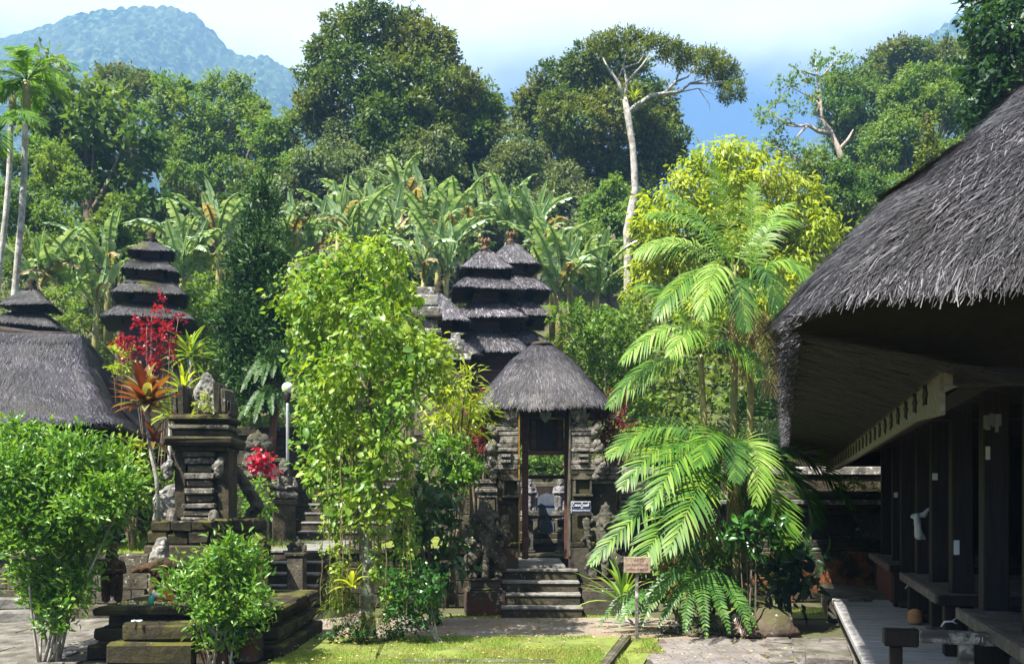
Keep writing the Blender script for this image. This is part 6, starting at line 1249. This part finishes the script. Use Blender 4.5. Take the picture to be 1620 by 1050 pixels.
# ------------------------------------------------------------------ palms
def frond_obj(root, org, pts, n=(0, -.45, .9), mat='frond', g=None, **k):
    v, f, r = frond_np(bez(*pts, 14), n, g=g, **k); o = link('frond', mesh_np('frond', v-np.array(org), f, M[mat], False, r), root); return o
gf = np.random.default_rng(55)
def palm_clump():
    Y = 11.95; b = P(1135, 960, Y); b.z = 0; root = empty('palm_clump', b, 0, 'tall clumping palm with green ringed stems and arching fronds right of the gate', 'palm')
    q = lambda x, y, d=0: P(x, y, Y+d)-b
    for i, (pts, r) in enumerate((([(1128, 960), (1120, 760), (1112, 640), (1108, 560)], .045), ([(1150, 965, .1), (1158, 780, .1), (1162, 600, .1), (1160, 420, .1)], .05), ([(1170, 965, -.1), (1184, 760, -.1), (1189, 560, -.1), (1187, 450, -.1)], .045), ([(1140, 962, .3), (1132, 800, .3), (1140, 680, .3)], .05), ([(1160, 960, -.2), (1170, 820, -.25), (1160, 720, -.3)], .05))):
        m = MB(); v = [q(*p) for p in pts]; path = []
        for k in range(25):
            t = k/24*(len(v)-1); a = min(int(t), len(v)-2); path.append(v[a].lerp(v[a+1], t-a))
        m.tube(path, [r*(1.15-.3*k/24)*(1.12 if k % 2 else .97) for k in range(25)], 9); m.build('stem', M['palm_stem'], root, True)
    def F(pts, mat='frond', n=(0, -.5, .85), **kw):
        kk = dict(nl=44, length=.38, wid=.026, sag=.35); kk.update(kw); frond_obj(root, (0, 0, 0), [q(*p) for p in pts], n, mat, gf, **kk)
    up = dict(length=.36, wid=.028, sag=.6, nl=34)
    # upper crown
    F([(1160, 430), (1150, 330, -.1), (1128, 258, -.1)], 'frond_light', (-.3, -.9, .2), **up); F([(1160, 430), (1110, 320, -.2), (1020, 340, -.3)], 'frond', **up); F([(1160, 440), (1090, 350, .1), (1005, 400, .2)], 'frond_light', (0, -.7, .6), **up)
    F([(1187, 450, -.1), (1205, 330), (1262, 350, .1)], 'frond', **up); F([(1187, 455, -.1), (1240, 370, -.3), (1285, 450, -.5)], 'frond', **up); F([(1187, 450, -.1), (1190, 330, .2), (1190, 290, .3)], 'frond_light', (.2, -.9, .2), **up); F([(1187, 455, -.1), (1215, 380, -.6), (1230, 500, -.9)], 'frond_dark', (.3, -.7, .5), **up)
    F([(1160, 435), (1095, 400, -.4), (1040, 500, -.7)], 'frond', **up); F([(1160, 440), (1130, 380, -.5), (1110, 500, -.9)], 'frond_light', (-.2, -.8, .4), **up); F([(1160, 430, .1), (1200, 340, .4), (1255, 320, .7)], 'frond_light', **up); F([(1187, 460, -.1), (1160, 400, -.5), (1180, 520, -.8)], 'frond_dark', **up); F([(1160, 430, .1), (1120, 340, .5), (1050, 300, .8)], 'frond', **up)
    # middle crown
    F([(1108, 560), (1080, 470, -.2), (985, 570, -.4)], 'frond_light', **up); F([(1108, 560), (1110, 480, -.4), (1060, 560, -.9)], 'frond_light', (-.2, -.8, .5), **up); F([(1108, 565), (1150, 500, -.3), (1205, 590, -.5)], 'frond', **up); F([(1108, 570), (1030, 545, -.1), (965, 640, -.2)], 'frond', **up); F([(1108, 560), (1060, 440, .2), (1010, 450, .4)], 'frond', **up); F([(1108, 560), (1130, 470, .2), (1150, 460, .3)], 'frond_light', (.1, -.9, .2), **up); 
    # lower crown, fronds that face the court
    C = (1142, 715, .1); Fl = lambda m, t, mat, n=(0, -.6, .8), **kw: F([C, m, t], mat, n, **{**dict(length=.44, wid=.036, sag=.28, nl=34), **kw})
    Fl((1060, 630, -.1), (965, 720, -.3), 'frond'); Fl((1065, 655, -.3), (985, 770, -.6), 'frond'); Fl((1090, 670, -.5), (1030, 800, -.9), 'frond', (-.3, -.7, .6)); Fl((1135, 640, -.6), (1105, 735, -1.1), 'frond', (-.1, -.9, .45), length=.38); Fl((1215, 655, -.5), (1195, 795, -1.0), 'frond_light', (.1, -.9, .4), length=.38)
    Fl((1120, 730, -.8), (1060, 870, -1.2), 'frond', (-.3, -.85, .4), length=.5); Fl((1260, 660, .1), (1345, 800, .0), 'frond_dark'); Fl((1230, 750, -.4), (1245, 860, -.7), 'frond'); Fl((1030, 780, -.4), (935, 890, -.7), 'frond', (0, -.6, .8), length=.36); Fl((1060, 800, -.6), (1010, 900, -.9), 'frond'); Fl((1250, 640, .3), (1300, 720, .5), 'frond'); Fl((1190, 620, .2), (1240, 610, .3), 'frond_dark'); Fl((1160, 660, -.5), (1165, 760, -1.0), 'frond_dark', (0, -.9, .4), length=.34); Fl((1200, 780, -.3), (1240, 880, -.4), 'frond_dark'); Fl((1070, 730, .2), (990, 820, .3), 'frond_dark'); Fl((1090, 780, -.2), (1090, 900, -.4), 'frond_dark'); Fl((1280, 720, .2), (1290, 830, .3), 'frond_dark'); Fl((1220, 680, .2), (1270, 780, .2), 'frond')
    dk = dict(length=.34, wid=.02, sag=1.0, nl=26)
    for pts in ([(1160, 470), (1175, 480, -.3), (1185, 600, -.4)], [(1187, 480, -.1), (1215, 500, -.3), (1222, 620, -.4)], [(1142, 740, .1), (1180, 740, -.3), (1190, 850, -.4)], [(1130, 760, .1), (1105, 770, -.3), (1085, 860, -.3)]): F(pts, 'frond_dead', (0, -.8, .5), **dk)
    return root
M['frond_dead'] = leaf_mat('dead_palm_leaflets', [(0, (.14, .09, .04)), (.6, (.28, .19, .09)), (1, (.36, .29, .12))], .3, .6, .15)
palm_clump()
def areca(px0, py0, px1, py1, Y, r, label, seed, fr, mat='frond', stem='bark_pale'):
    a, t = P(px0, py0, Y), P(px1, py1, Y); a.z = float(hill_z(a.x, Y)) if Y > 20 else 3.2; root = empty('slim_palm', a, 0, label, 'palm', 'slim palms at the left edge'); tt = t-a
    MB().tube([tt*(k/20)+Vector((.05*math.sin(k*.5), 0, 0)) for k in range(21)], [r*(1.2-.4*k/20)*(1.06 if k % 2 else 1) for k in range(21)], 8).build('stem', M[stem], root, True)
    g = np.random.default_rng(seed)
    for k in range(fr):
        az = 2*math.pi*k/fr+g.uniform(-.3, .3); el = g.uniform(.2, 1.2); L = g.uniform(.95, 1.3); d = Vector((math.cos(az), math.sin(az)*.8, 0)); frond_obj(root, (0, 0, 0), [tt, tt+d*L*.5+Vector((0, 0, L*math.sin(el)*.9)), tt+d*L*1.05+Vector((0, 0, L*(math.sin(el)*.75-.45)))], (d.x*-.3, -.4, .85), mat, g, nl=34, length=.42, wid=.034, sag=.35)
    m = MB(); m.tube([tt-Vector((0, 0, .75)), tt-Vector((0, 0, .3)), tt], [r*1.1, r*1.35, r*.9], 8); m.build('crown_shaft', M['palm_stem'], root, True)
areca(5, 470, 42, 128, 21, .075, 'slim palm with pale lower trunk and dark fan crown at upper left', 61, 14); areca(-25, 470, 20, 150, 22, .07, 'slim mossy palm trunk leaning beside the pale palm at far left', 62, 9); areca(-60, 500, -8, 215, 20, .08, 'palm at the left frame edge with only frond tips showing', 63, 11)
# ferns and epiphytes
def fern(label, px, py, Y, z, n, L, seed, name='fern', mat='fern', down=.6, spread=1.0, az0=-1.57, wid=.022, ll=.10):
    p = P(px, py, Y); root = empty(name, (p.x, Y, z if z is not None else p.z), 0, label, 'fern'); g = np.random.default_rng(seed)
    for k in range(n):
        az = az0+spread*(k/(max(1, n-1))-.5)*2*1.7+g.uniform(-.2, .2); l = L*g.uniform(.7, 1.15); d = Vector((math.cos(az), math.sin(az), 0)); a = Vector((0, 0, .05)); frond_obj(root, (0, 0, 0), [a, a+d*l*.5+Vector((0, 0, l*(.75-down*.5))), a+d*l+Vector((0, 0, -l*down*.6))], (0, -.5, .85), mat, g, nl=30, length=ll, wid=wid, sag=.15, fwd=.25)
    return root
fern('drooping sword fern at the foot of the palm clump left of the boulder', 1100, 870, 11.5, .75, 9, .85, 71, down=1.2, ll=.13, wid=.028)
fern('sword fern between the palm stems and the mossy boulder', 1120, 885, 11.5, .70, 7, .7, 72, down=1.3, ll=.13, wid=.028)
fern('flat pale fern frond reaching left below the wooden sign', 1050, 935, 11.6, .35, 5, .75, 73, az0=3.0, spread=.4, down=.6, ll=.12)
fern('hanging fern clump on the conifer trunk beside the lamp post', 432, 560, 18.8, None, 9, .7, 74, down=2.0, mat='frond_dark', ll=.13, wid=.03, name='hanging_fern')
fern('second fern clump hanging below on the conifer trunk', 425, 610, 18.75, None, 8, .6, 75, mat='frond_dark', down=2.2, ll=.12, wid=.03, name='hanging_fern')
def straps(name, label, cat, px, py, Y, z, n, L, wid, mat, seed, tilt=(0, 0), el=(.2, 1.3), arch=(.2, .6), stem=None, stemmat='bark_pale', az_bias=True, group=None):
    p = P(px, py, Y); zz = p.z if z is None else z; root = empty(name, (p.x, Y, zz), 0, label, cat, group); g = random.Random(seed); gn = np.random.default_rng(seed)
    ms = []
    for k in range(5):
        v, f, _ = strap_np(1, wid/L, arch[0]+(arch[1]-arch[0])*k/4, 6, .9); ms.append(mesh_np(name+'_leaf', v, f, M[mat], False, np.full(len(v), k/4)*.8+.2*gn.random(len(v))))
    for k in range(n):
        t = k/max(1, n-1); o = link('leaf', ms[g.randrange(5)], root); l = L*g.uniform(.75, 1.15); o.scale = (l, l, l); o.location = (0, 0, .12*(1-t)*L)
        e_ = el[1]+(el[0]-el[1])*t; o.rotation_euler = (0, .9-e_, k*2.4+g.uniform(-.2, .2))
    if stem: m = MB(); m.tube([Vector(s_) for s_ in stem], [.022+.012*(1-i/(len(stem)-1)) for i in range(len(stem))][::-1], 8); m.build('stem', M[stemmat], root, True)
    return root
cY = 11.0; zc = P(0, 630, cY).z
straps('cordyline', 'tall cordyline with red and green strap leaves on a thin pale stem', 'cordyline', 232, 640, cY, None, 64, .46, .105, 'cordyline', 81, el=(-.25, 1.55), arch=(.08, .35), stem=[(.16, 0, -2.0+.55), (.12, 0, -.9), (.04, 0, -.5), (0, 0, .02)])
straps('cordyline', 'small dark cordyline rosette on the same stem below the tall cordyline crown', 'cordyline', 243, 700, cY, None, 14, .34, .06, 'cordyline', 82, el=(-.4, 1.2))
straps('dracaena', 'bright green spiky dracaena right of the red flowering shrub', 'dracaena', 300, 565, 15.5, None, 34, .55, .045, 'lf_vine', 83, el=(-.3, 1.4), stem=[(0, 0, -1.6), (0, 0, 0)])
straps('dracaena', 'light green spiky dracaena left of the tower shrine cap', 'dracaena', 268, 660, 14.6, None, 30, .5, .045, 'lf_vine', 84, el=(-.2, 1.4), stem=[(0, 0, -1.3), (0, 0, 0)])
straps('dracaena', 'pale strap leaved plant between tower shrine and cordyline crown', 'dracaena', 290, 622, 14.9, None, 26, .5, .05, 'lf_yellow', 85, el=(-.2, 1.4), stem=[(0, 0, -1.6), (0, 0, 0)])
straps('strap_plant', 'tuft of yellow green strap leaves under the fronds beside the wooden sign', 'plant', 985, 850, 12.2, .3, 26, .75, .05, 'frond_light', 86, el=(.3, 1.45))
straps('bird_nest_fern', 'pale yellow green bird nest fern on the vine covered trunk', 'fern', 556, 930, 10.4, None, 14, .30, .05, 'lf_yellow', 87, el=(.1, 1.3))
# red flowering shrub, red flower heads
shrub('red_flower_shrub', 'crimson leaved shrub with loose upright sprays in front of the mossy tiered tower', 15.0, [(240, 500, 10), (258, 512, 9), (232, 515, 12), (250, 525, 13), (270, 530, 9), (222, 530, 9), (240, 545, 14), (262, 548, 12), (205, 545, 11), (198, 560, 12), (215, 562, 12), (250, 568, 12), (275, 560, 8), (192, 540, 6), (258, 486, 6), (257, 472, 4), (282, 505, 6), (218, 512, 6), (235, 580, 14)], (P(242, 0, 15).x, 15, .95), 'red_leaf', seed=221, leaf=.06, wid=.75, cover=.8, holes=.4, nst=9, r0=.018, core=0)
shrub('pale_shrub', 'small yellow green shrub under the left side of the crimson shrub', 15.3, [(195, 548, 12), (185, 565, 10), (200, 580, 12), (180, 590, 12)], (P(190, 0, 15.3).x, 15.3, .95), 'lf_yellow', seed=222, leaf=.07, cover=.9, r0=.012)
def flower(label, px, py, Y, r, seed, z0):
    L = px_lobes([(px, py, r), (px-r*.5, py+r*.3, r*.6), (px+r*.5, py+r*.2, r*.6), (px, py-r*.5, r*.6)], Y, .3, seed); p = P(px, py, Y); root = empty('red_flower', (p.x, Y, z0), 0, label, 'flower'); simple_foliage(root, 'petals', [crown(L, r*mpp(Y)*.55, .8, 1.5, 7, seed=seed, core=.3, holes=0)], 'red_petal', root.location)
    MB().tube([(0, .03, 0), (0, 0, p.z-z0)], [.012, .008], 5).build('stem', M['bark'], root)
flower('large pinkish red flower head in front of the reddish trunk', 415, 732, 15.6, 15, 5, .95); flower('single red bloom in the shrub beside the tower shrine', 393, 818, 15.0, 5, 6, .95); flower('red spike bloom among glossy leaves in the palm clump', 1196, 842, 11.1, 6, 7, .1); flower('small red flower near the tower shrine cap', 283, 645, 14.4, 4, 8, .95)
shrub('ixora', 'glossy dark leaved plant with red bloom hanging in front of the palm stems', 11.15, [(1170, 850, 14), (1190, 858, 14), (1205, 850, 12), (1180, 835, 12), (1160, 838, 9), (1195, 828, 10), (1212, 838, 9)], (P(1185, 0, 11.15).x, 11.2, .0), 'lf_bush_dark', seed=223, leaf=.13, wid=.45, cover=1.0, tmpl=LEAF8, nst=4, r0=.012)
shrub('broad_leaf_plant', 'dark broad leaved plants right of the boulder in front of the boundary wall', 12.4, [(1235, 905, 18), (1260, 890, 18), (1262, 915, 14), (1250, 930, 16), (1220, 880, 16), (1255, 870, 12), (1230, 935, 14)], (P(1245, 0, 12.4).x, 12.4, .0), 'lf_broad', seed=224, leaf=.24, wid=.4, cover=.8, tmpl=LEAF8, nst=6, r0=.012)
shrub('palm_undergrowth', 'dark leafy undergrowth filling the foot of the palm clump', 11.9, [(1080, 900, 26), (1110, 900, 28), (1150, 905, 26), (1065, 930, 22), (1105, 945, 20), (1140, 870, 26), (1180, 890, 24), (1070, 960, 16), (1190, 920, 18)], (P(1120, 0, 11.9).x, 11.95, .0), 'lf_mid', seed=225, leaf=.13, wid=.35, cover=1.1, nst=5)
shrub('low_edging_plant', 'low silvery green plants edging the left foot of the palm clump', 11.45, [(1085, 975, 10), (1105, 985, 10), (1070, 985, 8), (1125, 978, 9), (1095, 992, 8), (1140, 985, 7)], (P(1100, 0, 11.45).x, 11.45, .0), 'lf_grey', seed=226, leaf=.05, cover=1.1, nst=4, r0=.006)
# ------------------------------------------------------------------ vine covered tree in the middle
M['bark_spot'] = stone_mat('spotted_bark', (.14, .12, .09), (.34, .31, .25), 0, .85, 4, lcol=(.72, .72, .68))
def vine_tree():
    Y = 10.75; b = P(583, 1005, Y); b.z = 0; root = empty('vine_covered_tree', b, 0, 'tall leafy tree smothered in yellow green vines with pale spotted trunk', 'tree')
    lob = [(520, 432, 34), (480, 450, 26), (560, 412, 34), (610, 405, 32), (626, 425, 24), (458, 478, 20), (500, 480, 40), (555, 465, 42), (610, 460, 40), (630, 475, 22), (480, 520, 30), (530, 525, 46), (590, 520, 46), (630, 520, 34), (675, 548, 24), (499, 570, 35), (550, 580, 46), (615, 580, 46), (665, 570, 36), (695, 560, 24), (497, 620, 28), (540, 635, 44), (600, 640, 46), (650, 625, 36), (690, 605, 24), (503, 670, 28), (555, 690, 44), (608, 695, 40), (510, 715, 34), (570, 735, 42), (612, 745, 32), (520, 760, 28), (590, 785, 36), (540, 800, 26), (500, 740, 20)]
    L = px_lobes(lob, Y, .9, 12); parts = [crown(L, .08, .64, .85, 7, seed=41, tmpl=LEAF8, droop=-.55, holes=.45, core=.10, rand=1.0, twr=.14, shell=(.7, 1.16)), crown(L, .05, .6, .16, 9, seed=46, tmpl=LEAF4, droop=-.4, holes=.3, core=.1), crown(L, .115, .72, .18, 4, seed=47, tmpl=LEAF8, droop=-.5, holes=.3, core=.05, rand=1.0)]
    simple_foliage(root, 'foliage', parts, 'lf_vine', b)
    # single large leaves hanging from the outer shell, each its own piece
    g = np.random.default_rng(90); v, f, _ = scatter(LEAF8, np.zeros((1, 3)), np.array([[0, -.25, -1.]]), np.array([[0, -1, .3]]), np.ones(1), np.ones(1)*.62, np.zeros(1))
    lm = [mesh_np('large_leaf', v, f, M['lf_vine'], False, np.full(len(v), q)) for q in (.15, .4, .6, .75, .98)]
    for k in range(170):
        l = L[g.integers(len(L))]; d = nrm(g.normal(size=3)); d[1] = -abs(d[1])-.2; d = nrm(d); o = link('large_leaf', lm[int(g.choice(5, p=[.25, .3, .25, .15, .05]))], root); p_ = Vector(l[:3])+Vector(d)*l[3]*1.05-b; o.location = p_; s = float(g.uniform(.10, .17)); o.scale = (s, s, s); o.rotation_euler = (g.uniform(-.6, .9), g.uniform(-.6, .6), g.uniform(-1.3, 1.3))
    q = lambda x, y, d=0: P(x, y, Y+d)-b
    m = MB(); m.tube([q(583, 1005), q(582, 960), q(580, 900), q(577, 840), q(575, 780), q(572, 650), q(570, 520)], [.095, .085, .08, .08, .08, .07, .04], 10)
    m.build('trunk', M['bark_spot'], root, True)
    m = MB(); gr = random.Random(3)
    for l in L[::2]: e_ = Vector(l[:3])-b; s = q(574, gr.uniform(560, 780)); m.tube(bez(s, s.lerp(e_, .5)+Vector((0, 0, -.1)), e_, 6), [.02*(1-.8*i/5) for i in range(6)], 5)
    m.build('branches', M['bark'], root, True)
    # hanging vine stems, some with little leaves
    vp = []
    for k in range(46):
        x = gr.choice([gr.gauss(540, 16), gr.gauss(525, 14), gr.gauss(600, 6), gr.gauss(640, 6), gr.gauss(565, 14)]); y0, y1 = gr.uniform(660, 780), gr.uniform(850, 985); d = gr.uniform(-.45, .25)
        if abs(x-600) < 9: y1 = gr.uniform(900, 940)
        p0, p1 = q(x+gr.uniform(-5, 5), y0, d), q(x+gr.uniform(-6, 6), y1, d); m = MB(); sw = Vector((gr.uniform(-.05, .05), gr.uniform(-.04, .04), 0)); m.tube([p0.lerp(p1, t)+sw*math.sin(t*3.1)+Vector((.010*math.sin(t*19+k), 0, 0)) for t in [i/10 for i in range(11)]], .0042+.003*gr.random(), 4); m.build('hanging_vine', M['vine_stem'], root)
        n = gr.randint(2, 9)
        for i in range(n):
            t = gr.random(); pp_ = p0.lerp(p1, t)+b; vp.append((pp_.x, pp_.y, pp_.z, .035))
    simple_foliage(root, 'vine_leaves', [crown(vp, .055, .6, 1.3, 3, seed=44, tmpl=LEAF8, core=0, holes=0, droop=-.9)], 'lf_vine', b)
    low = px_lobes([(535, 930, 14), (550, 950, 16), (530, 965, 12), (560, 975, 14), (545, 905, 12), (600, 975, 10)], Y-.2, .6); simple_foliage(root, 'dry_tangle', [crown(low, .10, .07, 1.2, 6, seed=45, core=.3, droop=-.6)], 'lf_olive', b)
M['vine_stem'] = plain_mat('vine_stem', (.17, .14, .06), .8, .4, 30)
vine_tree()
shrub('ground_cover', 'low dark ground cover round the vine covered trunk', 10.6, [(530, 1002, 13), (555, 1006, 14), (580, 1004, 14), (605, 1003, 13), (625, 1000, 12), (515, 1010, 9), (640, 1003, 8), (570, 995, 12), (545, 992, 10)], (P(575, 0, 10.6).x, 10.6, .0), 'cover', seed=231, leaf=.045, wid=.6, cover=1.3, nst=5, r0=.006, squash=.8)
shrub('round_bush', 'small glossy green bush leaning right beside the vine covered trunk', 10.6, [(640, 925, 24), (665, 915, 22), (680, 930, 18), (622, 945, 20), (650, 955, 26), (680, 955, 18), (635, 970, 18), (660, 978, 16), (615, 965, 12), (690, 940, 10)], (P(700, 1012, 10.6).x, 10.62, .02), 'lf_bush_dark', seed=232, leaf=.075, wid=.4, cover=1.35, nst=6, r0=.012, stemmat='bark_pale', droop=.2)
straps('seedling', 'dark little rosette seedling under the small leaning bush', 'plant', 668, 1000, 10.45, .02, 12, .16, .05, 'lf_broad', 88, el=(.0, 1.2))
# front bushes
shrub('leafy_bush', 'large bright green leafy bush filling the lower left corner', 9.55, [(30, 705, 36), (75, 715, 34), (120, 720, 34), (160, 735, 30), (195, 755, 24), (15, 750, 44), (70, 765, 44), (125, 765, 40), (175, 780, 30), (205, 775, 16), (25, 805, 44), (85, 815, 46), (140, 810, 36), (180, 815, 22), (45, 860, 38), (100, 865, 42), (140, 855, 28), (60, 910, 30), (105, 915, 34), (135, 905, 20), (75, 955, 24), (115, 950, 22), (90, 985, 16), (-20, 740, 40), (-20, 820, 40), (55, 935, 16)], (P(85, 1042, 9.55).x, 9.55, 0), 'lf_bush', seed=241, leaf=.08, wid=.38, cover=1.9, twig=9, twr=.12, shell=(.66, 1.08), nst=14, r0=.017, stemmat='bark_pale', droop=.25, holes=.35, tmpl=LEAF8)
shrub('leafy_bush', 'mid sized bright green bush in front of the altar steps', 9.25, [(365, 878, 24), (340, 895, 26), (390, 895, 24), (310, 915, 24), (345, 930, 30), (385, 930, 28), (412, 940, 18), (295, 935, 18), (330, 965, 26), (370, 970, 28), (405, 970, 18), (350, 1000, 22), (375, 1010, 20), (278, 920, 14), (425, 955, 10), (285, 885, 8), (400, 865, 14), (365, 862, 12), (340, 1020, 12)], (P(352, 1052, 9.25).x, 9.3, 0), 'lf_bush', seed=242, leaf=.08, wid=.34, cover=1.7, twig=9, twr=.12, shell=(.6, 1.06), nst=10, r0=.013, stemmat='bark_pale', droop=.3, holes=.35, tmpl=LEAF8)
# ------------------------------------------------------------------ undergrowth on the hill and litter
def undergrowth():
    g = np.random.default_rng(15); L = []
    for k in range(330):
        y = 25+45*g.random()**1.2; x = y*g.uniform(-.68, .68); r = g.uniform(.6, 1.3)*(y/38)**.5; L.append((x, y, float(hill_z(x, y))+r*.55, r))
    L = np.array(L); v, f, r = crown(L, .30, .5, .95, 9, seed=16, core=.05, holes=.2, back=.8)
    o = link('undergrowth', mesh_np('undergrowth', v, f, M['lf_dark'], False, r)); o['kind'] = 'stuff'
    L2 = []
    for k in range(170):
        y = 24+9*g.random(); x = y*g.uniform(-.6, .6); r = g.uniform(.3, .6); L2.append((x, y, float(hill_z(x, y))+r*.5, r))
    v, f, r = crown(np.array(L2), .18, .5, 1.0, 9, seed=17, core=.05, holes=.2); o = link('hillside_weeds', mesh_np('hillside_weeds', v, f, M['lf_light'], False, r)); o['kind'] = 'stuff'
undergrowth()
def litter():
    g = np.random.default_rng(19); n = 1100; p = np.stack([g.uniform(-2.6, 3.2, n), g.uniform(9.2, 13.0, n), np.full(n, .05)], 1); p[:, 2] = np.where(p[:, 1] > 11.1, .012, .075); d = nrm(np.concatenate([g.normal(size=(n, 2)), np.zeros((n, 1))], 1)); v, f, r = scatter(LEAF4, p, d, np.array([0, 0, 1.])+g.normal(size=(n, 3))*.25, g.uniform(.02, .055, n), g.uniform(.012, .03, n), g.random(n))
    o = link('fallen_leaves', mesh_np('fallen_leaves', v, f, M['dry_leaf'], False, r)); o['kind'] = 'stuff'
M['dry_leaf'] = leaf_mat('dry_leaves', [(0, (.10, .05, .02)), (.5, (.28, .20, .07)), (.8, (.45, .40, .14)), (1, (.5, .44, .34))], .2, .6, .2)
litter()
